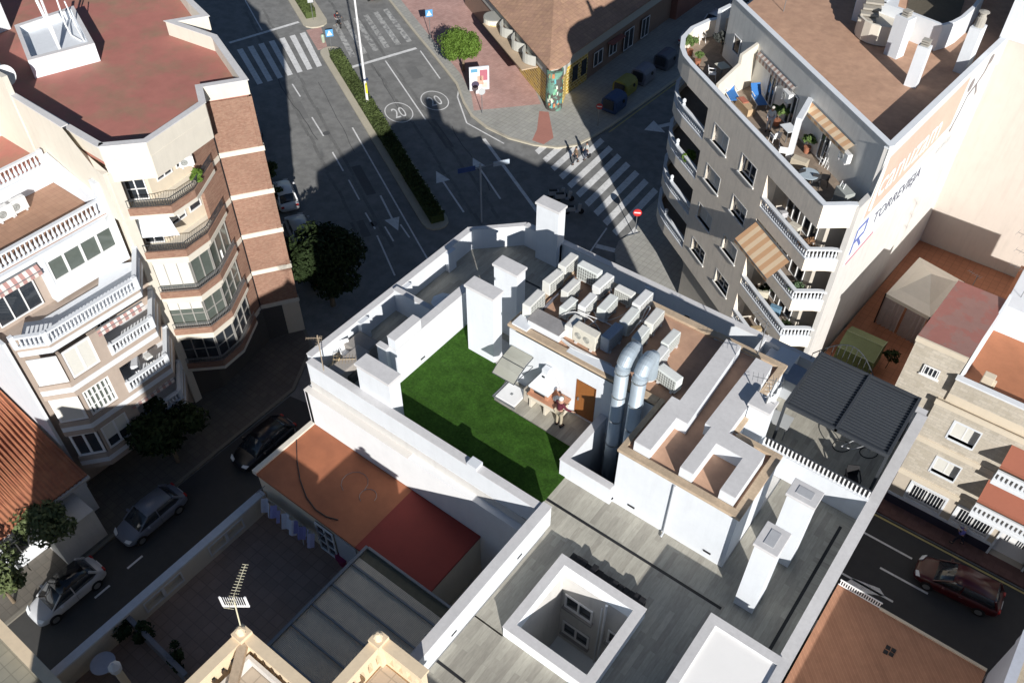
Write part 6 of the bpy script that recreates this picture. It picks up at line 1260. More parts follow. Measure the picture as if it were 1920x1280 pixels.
# galvanised ducts rising out of the shaft
def duct(x, y, label, zt, end):
    t = T('ventilation_duct', label, 'duct', (x, y, 8), 'twin galvanised ducts'); r = .26
    B = MB(); B.tube([(x, y, 8), (x, y, zt-.5)], r, 20); B.build('riser', GALV, t, smooth=True)
    e = Vector(end); d = Vector((e.x-x, e.y-y, 0)).normalized(); pts = []
    for a in range(0, 91, 15): an = R(a); pts.append(Vector((x, y, zt-.5))+d*(.5-.5*math.cos(an))+Vector((0, 0, .5*math.sin(an))))
    B = MB(); B.tube(pts, r+.012, 20); B.build('elbow', GALV, t, smooth=False); l = pts[-1]
    B = MB(); B.tube([l, l+d*.22, l+d*.42-Vector((0, 0, .12)), l+d*.5-Vector((0, 0, 1.2))], r, 20); B.build('roof_run', GALV, t)
    for z in (zt-.5, zt-1.75, zt-3.1, zt-4.5):
        B = MB(); B.lathe((x, y, z), [(r+.002, -.03), (r+.022, -.03), (r+.022, .03), (r+.002, .03)], 20); B.build('joint_band', mat('band_steel', (.62, .64, .65), .3, .1, metal=.9), t)
    for k in range(14):
        z = zt-3.0+k*.085; B = MB(); B.lathe((x, y, z), [(r+.001, -.008), (r+.007, 0), (r+.001, .008)], 20)
        if k % 2 == 0: B.build('seam', GALV, t)
duct(-9.42, 19.0, 'left galvanised ventilation duct rising from the white shaft and bending over the roof', 21.75, (-9.55, 20.6))
duct(-8.72, 19.0, 'right galvanised ventilation duct rising from the white shaft and bending over the roof', 21.75, (-8.85, 20.6))
# ---- glass door canopy ----
cn = T('glass_canopy', 'greyish translucent door canopy with dark frame on the white wall above the terrace', 'canopy', (-14, 19.3, 18.6))
ACR = mat('translucent_acrylic', (.42, .42, .36), .35, .05, 2, alpha=.75)
cp = [(0, 19.0), (.45, 18.93), (.9, 18.75), (1.25, 18.52)]
for x0, x1 in ((-14.55, -14.05), (-14.05, -13.52)):
    B = MB()
    for (a, za), (b, zb_) in zip(cp[:-1], cp[1:]): B.add([(x0, 19.36-a, za), (x1, 19.36-a, za), (x1, 19.36-b, zb_), (x0, 19.36-b, zb_)], [(0, 1, 2, 3)])
    o = B.build('sheet', ACR, cn, fix=False); o.modifiers.new('s', 'SOLIDIFY').thickness = .012
B = MB()
for x in (-14.57, -13.5): B.tube([(x, 19.36-a, z-.02) for a, z in cp], .022, 6); B.tube([(x, 19.36, 18.45), (x, 18.3, 18.55)], .018, 6)
B.tube([(-14.57, 19.36-.62, 18.88), (-13.5, 19.36-.62, 18.88)], .018, 6); B.tube([(-14.57, 18.11, 18.5), (-13.5, 18.11, 18.5)], .02, 6); B.build('frame', DARK, cn)
# ---- shower tray ----
o = MB().box(-14.5, -13.55, 18.2, 19.15, 17.0, 17.09).build('shower_tray', WFR, bevel=.02); tag(o, 'white square shower tray on the tiled strip beside the turf', 'shower tray')
B = MB(); B.box(-14.58, -13.47, 18.12, 18.17, 17, 17.07); B.box(-14.6, -14.54, 18.12, 19.2, 17, 17.07); B.build('edge_trim', METAL, o); B = MB(); B.box(-14.08, -13.97, 18.62, 18.73, 17.09, 17.096); B.build('drain', METAL, o)
# ---- barbecue ----
bq = T('barbecue', 'masonry barbecue with white hood and terracotta worktop against the white wall', 'barbecue', (-12.5, 18.9, 17)); TT = mat('terracotta_worktop', (.50, .25, .15), .8, .15, 6); CC = mat('cream_concrete', (.62, .56, .46), .85, .08, 3)
for x in (-13.12, -12.42, -11.82): B = MB(); B.box(x, x+.12, 18.62, 19.3, 17.02, 17.55); B.build('leg', CC, bq, bevel=.01)
B = MB(); B.box(-13.16, -11.66, 18.58, 19.34, 17.55, 17.78); B.build('base', CC, bq, bevel=.02)
B = MB(); B.box(-13.18, -11.62, 18.55, 19.36, 17.78, 17.84); B.build('worktop', TT, bq)
B = MB(); B.box(-13.14, -13.0, 18.7, 19.34, 17.84, 18.12); B.box(-12.44, -12.3, 18.7, 19.34, 17.84, 18.12); B.box(-13.0, -12.44, 19.2, 19.34, 17.84, 18.12); B.build('firebox', TT, bq)
B = MB(); B.box(-13.0, -12.44, 18.75, 19.2, 17.86, 17.9); B.build('grate', BLACK, bq); B = MB(); B.beam((-13.0, 18.72, 18.02), (-12.44, 18.72, 18.02), .03); B.build('grill_bar', METAL, bq)
B = MB(); a = [(-13.2, 18.66), (-12.26, 18.66), (-12.26, 19.36), (-13.2, 19.36)]; b = [(-12.88, 19.08), (-12.6, 19.08), (-12.6, 19.36), (-12.88, 19.36)]
B.add([(*p, 18.12) for p in a]+[(*p, 18.2) for p in a]+[(*p, 18.78) for p in b]+[(*p, 19.0) for p in b], [(0, 1, 5, 4), (1, 2, 6, 5), (3, 0, 4, 7), (4, 5, 9, 8), (5, 6, 10, 9), (7, 4, 8, 11), (8, 9, 13, 12), (9, 10, 14, 13), (11, 8, 12, 15), (12, 13, 14, 15)]); B.build('hood', WHITE, bq)
B = MB(); B.box(-12.8, -12.68, 18.98, 19.02, 18.66, 18.72); B.build('hood_vent', BLACK, bq)
o = MB().lathe((-12.05, 18.95, 17.84), [(.10, 0), (.14, .05), (.15, .12)], 14).build('metal_bowl', METAL); tag(o, 'small metal bowl on the terracotta worktop beside the man', 'bowl')
o = MB().lathe((-11.85, 19.1, 17.84), [(.05, 0), (.05, .2), (.02, .26)], 10).build('bottle', mat('bottle_glass', (.1, .13, .1), .2)); tag(o, 'small bottle at the back of the barbecue worktop', 'bottle')
o = MB().box(-13.5, -13.24, 18.75, 19.33, 17.0, 17.7).build('side_cabinet', mat('cream_grey_cabinet', (.42, .38, .32), .7), bevel=.02); tag(o, 'narrow grey-brown cabinet in the shade left of the barbecue', 'cabinet')

# ================= pergola terrace (right) =================
pg_ = T('pergola', 'dark grey louvred pergola roof in two panels on the right-hand terrace', 'pergola', (-2.6, 24.4, 17))
for x0, x1 in ((-4.5, -2.66), (-2.56, -.74)):
    B = MB(); B.box(x0, x1, 22.85, 25.95, 19.33, 19.36)
    for i in range(21): y = 22.85+i*.1485; B.prism([(x0, y), (x1, y), (x1, y+.12), (x0, y+.12)], 19.362, [19.41, 19.41, 19.385, 19.385])
    o = B.build('louvre_panel', GREYT, pg_)
B = MB()
for x in (-4.56, -2.61, -.72): B.box(x-.05, x+.05, 22.75, 26.05, 19.3, 19.47)
B.box(-4.51, -.77, 22.75, 22.83, 19.3, 19.46); B.box(-4.51, -.77, 25.97, 26.05, 19.3, 19.46); B.build('beam', DARK, pg_)
for x, y in ((-4.56, 22.8), (-.72, 22.8), (-4.56, 26), (-.72, 26)): B = MB(); B.box(x-.05, x+.05, y-.05, y+.05, 17, 19.3); B.build('post', DARK, pg_)
def table(name, label, p, z, w, d, h, m, rot=0, round_=False, group=None):
    t = L(T(name, label, 'table', (*p, z), group, rot)); B = MB()
    (B.lathe((0, 0, h-.04), [(w/2, 0), (w/2, .04)], 20) if round_ else B.box(-w/2, w/2, -d/2, d/2, h-.04, h)); B.build('tabletop', m, t)
    for a, b in ((-1, -1), (1, -1), (1, 1), (-1, 1)): k = .35 if round_ else .44; B = MB(); B.box(a*w*k-.02, a*w*k+.02, b*d*k-.02, b*d*k+.02, 0, h-.04); B.build('leg', METAL, t)
    return t
def chair(label, p, z, rot, m, group=None, leg=None):
    t = L(T('chair', label, 'chair', (*p, z), group, rot)); B = MB(); B.box(-.22, .22, -.22, .22, .42, .46); B.build('seat', m, t, bevel=.015)
    B = MB(); B.add([(-.22, .20, .46), (.22, .20, .46), (.22, .30, .88), (-.22, .30, .88), (-.22, .23, .46), (.22, .23, .46), (.22, .33, .88), (-.22, .33, .88)], [(0, 1, 2, 3), (7, 6, 5, 4), (0, 4, 5, 1), (1, 5, 6, 2), (2, 6, 7, 3), (3, 7, 4, 0)]); B.build('backrest', m, t)
    for a, b in ((-1, -1), (1, -1), (1, 1), (-1, 1)): B = MB(); B.beam((a*.2, b*.2, .42), (a*.24, b*.25, 0), .035); B.build('leg', leg or m, t)
    for a in (-1, 1): B = MB(); B.beam((a*.24, -.2, .62), (a*.24, .26, .66), .04); B.beam((a*.24, -.2, .62), (a*.23, -.2, .42), .03); B.build('armrest', m, t)
    return t
d6 = lambda x, y: (1340+x/2.461, 580+y/2.461)
q = at(*d6(390, 310), 18.2); o = MB().box(q[0]-.5, q[0]+.4, q[1]-.35, q[1]+.35, 17.0, 18.1).build('storage_shed', mat('grey_shed', (.38, .40, .42), .6, .06), bevel=.02); tag(o, 'grey storage cabinet with sloped lid between the pergola and the tiled roof edge', 'storage cabinet')
B = MB(); B.add([(q[0]-.54, q[1]-.4, 18.1), (q[0]+.44, q[1]-.4, 18.1), (q[0]+.44, q[1]+.4, 18.35), (q[0]-.54, q[1]+.4, 18.35), (q[0]-.54, q[1]+.4, 18.1), (q[0]+.44, q[1]+.4, 18.1)], [(0, 1, 2, 3), (3, 2, 5, 4), (0, 3, 4), (1, 5, 2)]); B.build('lid', mat('blue_grey_lid', (.30, .36, .46), .5), o)
q = at(*d6(295, 500), 17.75); table('folding_table', 'pale grey double table left of the pergola against the penthouse', q, 17, 1.0, .7, .74, mat('pale_grey_top', (.40, .41, .41), .5, .05), R(3))
q = at(*d6(650, 640), 17.4); bk = L(T('bicycle', 'bicycle lying in the shade at the front edge of the pergola', 'bicycle', (*q, 17), rot=R(20)))
for x in (-.5, .5): MB().tube([(x+.32*math.cos(a), 0, .33+.32*math.sin(a)) for a in [j*math.pi/10 for j in range(21)]], .02, 6).build('wheel', TYRE, bk)
B = MB(); B.tube([(-.5, 0, .33), (-.1, 0, .3), (.35, 0, .75), (-.2, 0, .78), (-.5, 0, .33)], .018, 6); B.tube([(.35, 0, .85), (.5, 0, .33)], .018, 6); B.build('frame', mat('bike_frame', (.55, .56, .58), .4), bk); B = MB(); B.tube([(.3, -.25, .95), (.35, 0, .9), (.3, .25, .95)], .015, 6); B.build('handlebar', METAL, bk)
q = at(*d6(700, 830), 18.2); o = MB().box(q[0]-.35, q[0]+.3, q[1]-.3, q[1]+.3, 17.0, 17.75).build('small_cupboard', mat('pale_cupboard', (.5, .5, .49), .6), bevel=.02); tag(o, 'small pale cupboard in the corner between picket rail and right parapet', 'cupboard')
chair('dark chair in the shade under the near edge of the pergola', at(*d6(640, 770), 17.6), 17, R(30), BLACK); 
# antenna mast on the penthouse chimney and shadow casting aerials
def yagi(label, base, z0, h, booms, lean=(0, 0), m=METAL, name='television_aerial'):
    t = T(name, label, 'aerial', (*base, z0)); B = MB(); top = (base[0]+lean[0], base[1]+lean[1], z0+h); B.tube([(*base, z0), top], .022, 6); B.build('mast', m, t)
    for zf, ang, ln, n, w in booms:
        c = Vector((*base, z0)).lerp(Vector(top), zf); d = Vector((math.cos(R(ang)), math.sin(R(ang)), 0)); x = Vector((-d.y, d.x, 0)); B = MB(); B.tube([c-d*ln*.25, c+d*ln*.75], .012, 5)
        for k in range(n): q = c-d*ln*.25+d*ln*k/(n-1); ww = w*(1-.4*k/n); B.tube([q-x*ww, q+x*ww], .007, 4)
        B.build('boom', m, t)
    return t
yagi('thin television aerial mast fixed to the white flue by the antenna shadow', (-4.9, 20.95), 19.6, 2.6, [(.95, 200, 1.0, 7, .3), (.7, 120, .7, 5, .2)], (.15, .1)); dish((-4.75, 21.2, 20.9), (.7, -.6, .4), .2, 'small dish on the aerial mast beside the striped rail')
yagi('slim aerial mast on the far coping of the brown roof', (-6.3, 23.75), 20.1, 1.7, [(.95, 150, .9, 6, .25)])
t = yagi('aerial with a white grid reflector on the left arched parapet at the bottom edge', (-13.35, 4.75), 19.5, 1.5, [(.99, 120, 1.4, 16, .15)], (-.32, .32), mat('aerial_cream', (.62, .58, .42), .5))
B = MB(); c = Vector((-13.62, 5.02, 20.85)); u = Vector((.8, .6, 0)); 
for k in range(-1, 2, 2): B.beam(c+u*.36*k-Vector((0, 0, .26)), c+u*.36*k+Vector((0, 0, .26)), .05)
B.beam(c-u*.36-Vector((0, 0, .26)), c+u*.40-Vector((0, 0, .26)), .045)
for k in range(11): B.beam(c+u*(-.32+k*.064)-Vector((0, 0, .25)), c+u*(-.32+k*.064)+Vector((0, 0, .25)), .013)
B.build('reflector', WFR, t)
yagi('tall aerial mast leaning over the front parapet of the left patio', at(605, 690, 18.1), 17.0, 3.2, [(.95, 220, .6, 7, .12), (.85, 130, .5, 5, .14)], (.25, -.1), mat('rusty_mast', (.35, .28, .2), .7))
yagi('television aerial on the roof of the stone house in front of the shaded cream wall', (.9, 44.6), 11.8, 3.6, [(.97, 170, 2.2, 9, .5), (.7, 170, 1.8, 8, .4), (.45, 175, 1.6, 7, .35)])
yagi('aerial on the low wall beside the gazebo', (-1.6, 47.8), 8.4, 1.4, [(.95, 160, .8, 6, .2)])
# ---- left patio furniture ----
z7 = lambda x, y: (560+x/6.4, 600+y/6.4); CV = mat('grey_fabric_cover', (.27, .25, .23), .9, .1, 6)
q = at(*z7(760, 270), 17.75); o = MB().box(q[0]-.6, q[0]+.5, q[1]-.5, q[1]+.5, 17.0, 17.72).build('covered_table', CV, bevel=.06); tag(o, 'square grey covered table in the left patio strip', 'table')
q = at(*z7(620, 450), 17.8); o = MB().box(q[0]-.35, q[0]+.35, q[1]-.9, q[1]+.8, 17.0, 17.75).build('covered_sofa', mat('lighter_grey_cover', (.36, .33, .30), .9, .1, 6), bevel=.06); tag(o, 'long paler grey covered seat beside the square white chimney block of the left patio', 'sofa')
q = at(*z7(560, 620), 17.2); o = MB().box(q[0]-.5, q[0]+.6, q[1]-.25, q[1]+.25, 17.0, 17.4).build('dark_box', mat('dark_cover', (.06, .065, .06), .8), bevel=.03); tag(o, 'low dark box at the foot of the front parapet in the left patio', 'box')
q = at(*z7(560, 330), 17.7); chair('white slatted chair beside the grey covers in the left patio', q, 17, R(60), WFR)
t = yagi('bamboo-coloured folded drying rack in the left patio corner', at(*z7(400, 530), 17.5), 17.0, .9, [(.9, 40, .9, 8, .3), (.6, 130, .8, 6, .3)], (.3, .2), mat('bamboo', (.5, .38, .22), .7), 'drying_rack'); t['category'] = 'drying rack'
um = T('parasol', 'small white parasol standing behind the patio divider wall', 'parasol', (-18.75, 20.1, 17)); B = MB(); n = 8
B.add([(-18.75, 20.1, 18.75)]+[(-18.75+.55*math.cos(a), 20.1+.55*math.sin(a), 18.45) for a in [i*math.pi/4 for i in range(8)]], [(0, i+1, (i+1) % 8+1) for i in range(8)]); B.build('canopy', WHITE, um, fix=False); MB().tube([(-18.75, 20.1, 17), (-18.75, 20.1, 18.7)], .02, 6).build('pole', METAL, um)
# ---- courtyard things ----
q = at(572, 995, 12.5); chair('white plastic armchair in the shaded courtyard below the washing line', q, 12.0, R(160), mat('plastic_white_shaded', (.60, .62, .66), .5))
ln = T('washing_line', 'washing line with white and blue laundry under the orange roof edge', 'washing line', (-19.5, 10.4, 12)); random.seed(4)
for i, (px, py, w, h, c) in enumerate(((510, 930, .6, .8, (.5, .52, .62)), (528, 940, .5, .7, (.30, .30, .55)), (545, 950, .7, .9, (.55, .57, .66)), (560, 962, .6, .7, (.20, .20, .42)), (574, 968, .5, .8, (.42, .42, .6)))):
    x = -20.6+i*.66; B = MB(); V = []
    for a in range(6):
        for b in range(5): V.append((x+a*w/5, 10.35-.1*math.sin(a*1.7+i)-.05*b, 13.75-b*h/4))
    B.add(V, [(a*5+b, a*5+b+1, (a+1)*5+b+1, (a+1)*5+b) for a in range(5) for b in range(4)]); B.build('laundry', mat('cloth_%d' % i, c, .9, .1), ln, fix=False)
B = MB(); B.tube([(-20.8, 10.4, 13.8), (-17.2, 10.4, 13.8)], .01, 5); B.beam((-20.8, 10.75, 13.8), (-20.8, 10.3, 13.8), .03); B.beam((-17.2, 10.75, 13.8), (-17.2, 10.3, 13.8), .03); B.build('line', METAL, ln)
q = at(643, 1042, 12.5); o = MB().lathe((*q, 12.0), [(.22, 0), (.3, .5), (.32, .55)], 16).build('bucket', mat('magenta_plastic', (.25, .02, .08), .5)); tag(o, 'dark magenta tub at the corner of the corrugated canopy', 'tub')
q = at(193, 1243, 12.7); o = MB().lathe((*q, 12.0), [(.05, 0), (.05, .68), (.45, .7), (.45, .73)], 20).build('round_table', mat('dull_white', (.45, .45, .5), .6)); tag(o, 'round pale table in the dark garden at the bottom left', 'table')
gw_ = at(345, 1210, 12)
B = MB(); pA, pB = at(240, 1160, 12.5), at(355, 1275, 12.5); B.beam((*pA, 12.5), (*pB, 12.5), .18, 1.0); o = B.build('garden_wall', mat('dark_garden_wall', (.2, .19, .2), .9)); tag(o, 'low dividing wall with plant pots between the courtyard and dark garden', 'wall')
for i, (px, py) in enumerate(((272, 1180), (330, 1230), (222, 1180))):
    q = at(px, py, 12.8); tree('potted_shrub', ('dark round shrub upper one along the low garden wall', 'dark round shrub lower one along the low garden wall', 'dark shrub outside the corner of the garden wall')[i], q, 1.3, .55, LEAFD, 500, .1, 30+i, .8, .03, 'shrub', 'shrubs along the garden wall', 6, z0=12)
# fan palm lantern
q = at(215, 1250, 14.5); o = T('garden_lantern', 'white glass lantern on a peach post at the bottom left', 'lantern', (*q, 12)); MB().box(q[0]-.12, q[0]+.12, q[1]-.12, q[1]+.12, 12, 14.2).build('post', PEACH, o); B = MB(); B.lathe((*q, 14.2), [(.08, 0), (.2, .1), (.22, .35), (.05, .55)], 8); B.build('lamp_head', mat('lantern_white', (.6, .6, .6), .4), o)
# ================= gazebo and tent =================
gz = T('gazebo', 'beige fabric gazebo with pointed canopy and mauve side curtains in the roof yard', 'gazebo', (-4.2, 48.6, 4.5))
G4 = [(-5.75, 46.45), (-2.85, 46.0), (-2.2, 50.5), (-5.3, 51.2)]; G4 = [(a*1.0, b*1.0) for a, b in G4]; ctr = Vector((sum(p[0] for p in G4)/4, sum(p[1] for p in G4)/4)); FB = mat('beige_canopy_fabric', (.74, .68, .58), .9, .06, 2, .2)
B = MB(); zt = 7.0; inr = [tuple(Vector(p).lerp(ctr, .62)) for p in G4]; inr2 = [tuple(Vector(p).lerp(ctr, .68)) for p in G4]
mid = [tuple(Vector(p).lerp(ctr, .3)) for p in G4]
V = [(*p, zt) for p in G4]+[(*p, zt+.22) for p in mid]+[(*p, zt+.62) for p in inr]+[(*ctr, 8.1)]+[(*p, zt+.70) for p in inr2]; Fc = []
for i in range(4): j = (i+1) % 4; Fc += [(i, j, 4+j, 4+i), (4+i, 4+j, 8+j, 8+i), (8+i, 8+j, 13+j, 13+i), (13+i, 13+j, 12)]
B.add(V, Fc); o = B.build('canopy', FB, gz, fix=False); o.modifiers.new('s', 'SOLIDIFY').thickness = .01
B = MB()
for i in range(4): j = (i+1) % 4; B.quad((*G4[i], zt), (*G4[j], zt), (*G4[j], zt-.25), (*G4[i], zt-.25))
B.build('valance', FB, gz, fix=False)
for k, (i, j) in enumerate(((0, 1), (3, 0))):
    a, b = Vector(G4[i]), Vector(G4[j])
    for s0, s1 in ((.03, .48), (.52, .97)):
        B = MB(); V = []; n = 14
        for t_ in range(n+1): s = s0+(s1-s0)*t_/n; p = a.lerp(b, s); w = .05*math.sin(t_*2.2); V += [(p.x+w, p.y+w, zt-.25), (p.x+w*1.6, p.y+w*1.6, 4.55)]
        B.add(V, [(2*t_, 2*t_+1, 2*t_+3, 2*t_+2) for t_ in range(n)]); B.build('curtain', mat('mauve_curtain', (.42, .35, .33), .9, .1, 3), gz, fix=False)
for p in G4: MB().box(p[0]-.04, p[0]+.04, p[1]-.04, p[1]+.04, 4.5, 7).build('post', BLACK, gz)
tn = T('garden_tent', 'olive green fabric garden tent beside the white party wall', 'tent', (-5.2, 42.4, 4.5)); OG = mat('olive_tent_fabric', (.16, .185, .085), .85, .12, 2, .2); OD = mat('dark_olive_fabric', (.075, .10, .03), .85, .12, 2)
x0, x1, y0, y1 = -6.5, -4.25, 41.2, 43.6
B = MB(); B.quad((x0, y0+.15, 5.95), (x1, y0+.15, 5.95), (x1, (y0+y1)/2, 6.5), (x0, (y0+y1)/2, 6.5)); B.quad((x0, (y0+y1)/2, 6.5), (x1, (y0+y1)/2, 6.5), (x1, y1, 5.95), (x0, y1, 5.95)); B.build('roof', OG, tn, fix=False)
B = MB(); B.quad((x0, y0, 4.5), (x1, y0, 4.5), (x1, y0+.15, 5.95), (x0, y0+.15, 5.95)); B.add([(x1, y0, 4.5), (x1, y1, 4.5), (x1, y1, 5.95), (x1, (y0+y1)/2, 6.5), (x1, y0+.15, 5.95)], [(0, 1, 2, 3, 4)]); B.quad((x0, y1, 4.5), (x1, y1, 4.5), (x1, y1, 5.95), (x0, y1, 5.95)); B.build('wall', OD, tn, fix=False)
B = MB(); B.tube([(x0, y0+.15, 5.97), (x1+.01, y0+.15, 5.97), (x1+.01, (y0+y1)/2, 6.52), (x1+.01, y1, 5.97)], .02, 5); B.tube([(x0, (y0+y1)/2, 6.52), (x1, (y0+y1)/2, 6.52)], .02, 5); B.build('piping', mat('pale_olive', (.3, .33, .2), .8), tn)
tree('potted_plant', 'dark potted shrub on the terracotta yard right of the green tent', (-3.7, 43.0), 1.5, .6, LEAFD, 600, .1, 44, .8, .03, 'plant', None, 6, z0=4.5)
# ================= furniture on the grey building's terrace =================
d3 = lambda x, y: (1260+x/3.3675, 20+y/3.3675); Z5 = 15.8
def spot(x, y, h=0): return at(*d3(x, y), Z5+h)
BLUE = mat('blue_canvas', (.03, .16, .45), .8, .06, 4)
def lounger(label, p, rot, up=.5):
    t = L(T('sun_lounger', label, 'sun lounger', (*p, Z5), 'blue sun loungers', rot)); B = MB(); B.add([(-.3, -.95, .33), (.3, -.95, .33), (.3, .2, .35), (-.3, .2, .35), (-.3, -.95, .37), (.3, -.95, .37), (.3, .2, .39), (-.3, .2, .39)], [(0, 1, 2, 3), (7, 6, 5, 4), (0, 4, 5, 1), (1, 5, 6, 2), (2, 6, 7, 3), (3, 7, 4, 0)]); B.build('seat', BLUE, t)
    B = MB(); B.add([(-.3, .2, .36), (.3, .2, .36), (.3, .75, .36+up), (-.3, .75, .36+up), (-.3, .17, .39), (.3, .17, .39), (.3, .72, .40+up), (-.3, .72, .40+up)], [(0, 1, 2, 3), (7, 6, 5, 4), (0, 4, 5, 1), (1, 5, 6, 2), (2, 6, 7, 3), (3, 7, 4, 0)]); B.build('backrest', BLUE, t)
    for a in (-1, 1): B = MB(); B.beam((a*.33, -.95, .34), (a*.33, .25, .36), .04); B.beam((a*.33, -.3, .6), (a*.33, .25, .6), .05); B.build('armrest', WFR, t)
    for a in (-1, 1):
        for b in (-.8, .15): B = MB(); B.beam((a*.33, b, .34), (a*.33, b, 0), .035); B.build('leg', WFR, t)
hd_, ft_ = Vector(spot(505, 480, .3)), Vector(spot(590, 615, .3)); LR = math.atan2((hd_-ft_).y, (hd_-ft_).x)-R(90)
lounger('blue sun lounger with white frame stretched out against the cream partition wall', spot(540, 550, .3), LR)
lounger('small blue folding seat at the parapet left of the long blue lounger', spot(370, 520, .3), LR, .6)
o = L(T('cool_box', 'wooden storage bench with reddish cushion along the terrace parapet', 'bench', (*spot(465, 600, .3), Z5), rot=R(-35))); MB().box(-.75, .75, -.25, .25, 0, .45).build('box', mat('tan_wood', (.50, .36, .22), .7, .15, 5), o); MB().box(-.7, .0, -.2, .2, .45, .52).build('cushion', mat('red_cushion', (.40, .14, .09), .8), o, bevel=.03)
person('person in white standing by the terrace parapet between blue loungers and plants', (*spot(605, 760), Z5), R(200), mat('white_shirt', (.7, .7, .7), .8), mat('white_shorts', (.6, .62, .66), .8), HG, {'wrl': (-.2, .3, 1.0), 'wrr': (.2, .3, 1.0)}, h=1.62)
chair('white armchair on the terrace next to the leafy potted plant', spot(650, 800, .4), Z5, R(230), WFR, 'white terrace chairs'); chair('white armchair at the foot of the white terrace pillar', spot(700, 890, .4), Z5, R(200), WFR, 'white terrace chairs')
table('terrace_table', 'white rectangular table left of the white terrace pillar', spot(740, 740, .7), Z5, .9, .7, .72, WHITE, R(-35))
def pot(label, p, s, seed, r=.55): t = tree('potted_plant', label, p, .5+s, r, mat('terrace_leaf', (.10, .16, .04), .8, .3), 500, .14, seed, .7, .02, 'plant', 'potted plants on the grey building', 7, z0=Z5); B = MB(); B.lathe((*p, Z5), [(.14, 0), (.22, .4), (.2, .4)], 12); B.build('pot', mat('clay_pot', (.35, .14, .08), .8), t)
pot('leafy green potted plant in the middle of the terrace', spot(675, 650, .8), .9, 51); pot('leafy potted plant right of the white terrace pillar', spot(865, 830, .7), .7, 52, .4)
pot('spiky green plant inside the rounded terrace corner', spot(120, 220, .7), .9, 53, .5); pot('small green plant lower in the rounded terrace corner', spot(165, 310, .4), .5, 54, .3)
table('terrace_table', 'cream square table behind the cream partition on the shaded terrace part', spot(320, 345, .75), Z5, .8, .7, .74, mat('cream_top', (.62, .60, .50), .7), R(-30)); chair('white folding chair beside the cream square table', spot(255, 400, .4), Z5, R(120), WFR, 'white terrace chairs'); chair('white chair against the rounded parapet near the spiky plant', spot(185, 165, .4), Z5, R(60), WFR, 'white terrace chairs')
table('glass_table', 'round glass table with white frame in the right terrace corner', spot(865, 1030, .7), Z5, 1.1, 1.1, .72, mat('pale_blue_glass', (.42, .50, .56), .12, .1), 0, True)
for i, (x, y) in enumerate(((960, 1070), (830, 1080), (900, 1110))): chair(('black chair right of the round glass table', 'black chair left of the round glass table', 'black chair nearest the parapet by the glass table')[i], spot(x, y, .3), Z5, R((200, 60, 20)[i]), BLACK)
o = MB().box(-.45, .45, -.3, .3, 0, 1.0).build('storage_cabinet', mat('grey_cabinet', (.34, .36, .34), .6), bevel=.02); o.location = (*spot(1095, 1140, .9), Z5); o.rotation_euler.z = R(-35); tag(o, 'grey cabinet with pale doors in the end corner of the terrace', 'cabinet')
ld = L(T('step_ladder', 'white step ladder leaning beside the grey terrace cabinet', 'ladder', (*spot(1030, 1170, .5), Z5), rot=R(-35))); B = MB(); B.beam((-.18, 0, 0), (-.14, .3, 1.3), .04); B.beam((.18, 0, 0), (.14, .3, 1.3), .04); [B.beam((-.16, .07*k, .3*k), (.16, .07*k, .3*k), .03) for k in range(1, 5)]; B.build('frame', WFR, ld)
rk = L(T('drying_rack', 'white upright drying rack in front of the patio door', 'drying rack', (*spot(965, 950, .4), Z5), rot=R(-20))); B = MB(); [B.beam((x, 0, .0), (x, .25, 1.5), .025) for x in (-.3, -.1, .1, .3)]; [B.beam((-.3, .25*z/1.5, z), (.3, .25*z/1.5, z), .025) for z in (.4, .8, 1.5)]; B.build('frame', WFR, rk)
bx_ = MB().box(-.45, .45, -.25, .25, 0, .55).build('storage_box', mat('beige_box', (.5, .44, .34), .7), bevel=.02); bx_.location = (*spot(810, 940, .5), Z5); tag(bx_, 'beige storage box at the foot of the white terrace pillar', 'box')
tree('climbing_plant', 'dark cluttered plants and covers behind the partition on the shaded terrace part', spot(320, 200, .8), 1.7, .7, mat('dark_clutter', (.05, .055, .05), .9, .4), 500, .14, 61, .9, .03, 'plant', None, 7, z0=Z5)
o = MB().box(-.5, .5, -.35, .35, 0, 1.2).build('outdoor_cupboard', mat('grey_cabinet', (.34, .36, .34)), bevel=.02); o.location = (*spot(430, 80, 1.2), Z5); o.rotation_euler.z = R(-35); tag(o, 'grey cupboard against the roof wall in the rounded terrace corner', 'cupboard')
o = MB().box(-.15, .15, -.6, .6, 0, 1.9).build('screen_panel', WHITE); o.location = (*spot(325, 60, 1.0), Z5); o.rotation_euler.z = R(-10); tag(o, 'white screen panel standing in the rounded terrace corner', 'screen')
for i, (s, lb) in enumerate(((8.6, 'white AC unit on the roof wall behind the blue loungers'), (14.9, 'white AC unit on the roof wall at the end of the striped awning'))):
    pq = pw.p(s, -.35); ac(lb, pq, 17.35, math.atan2(pw.u.y, pw.u.x), .8, .3, .55, group='air conditioning units on the grey building')
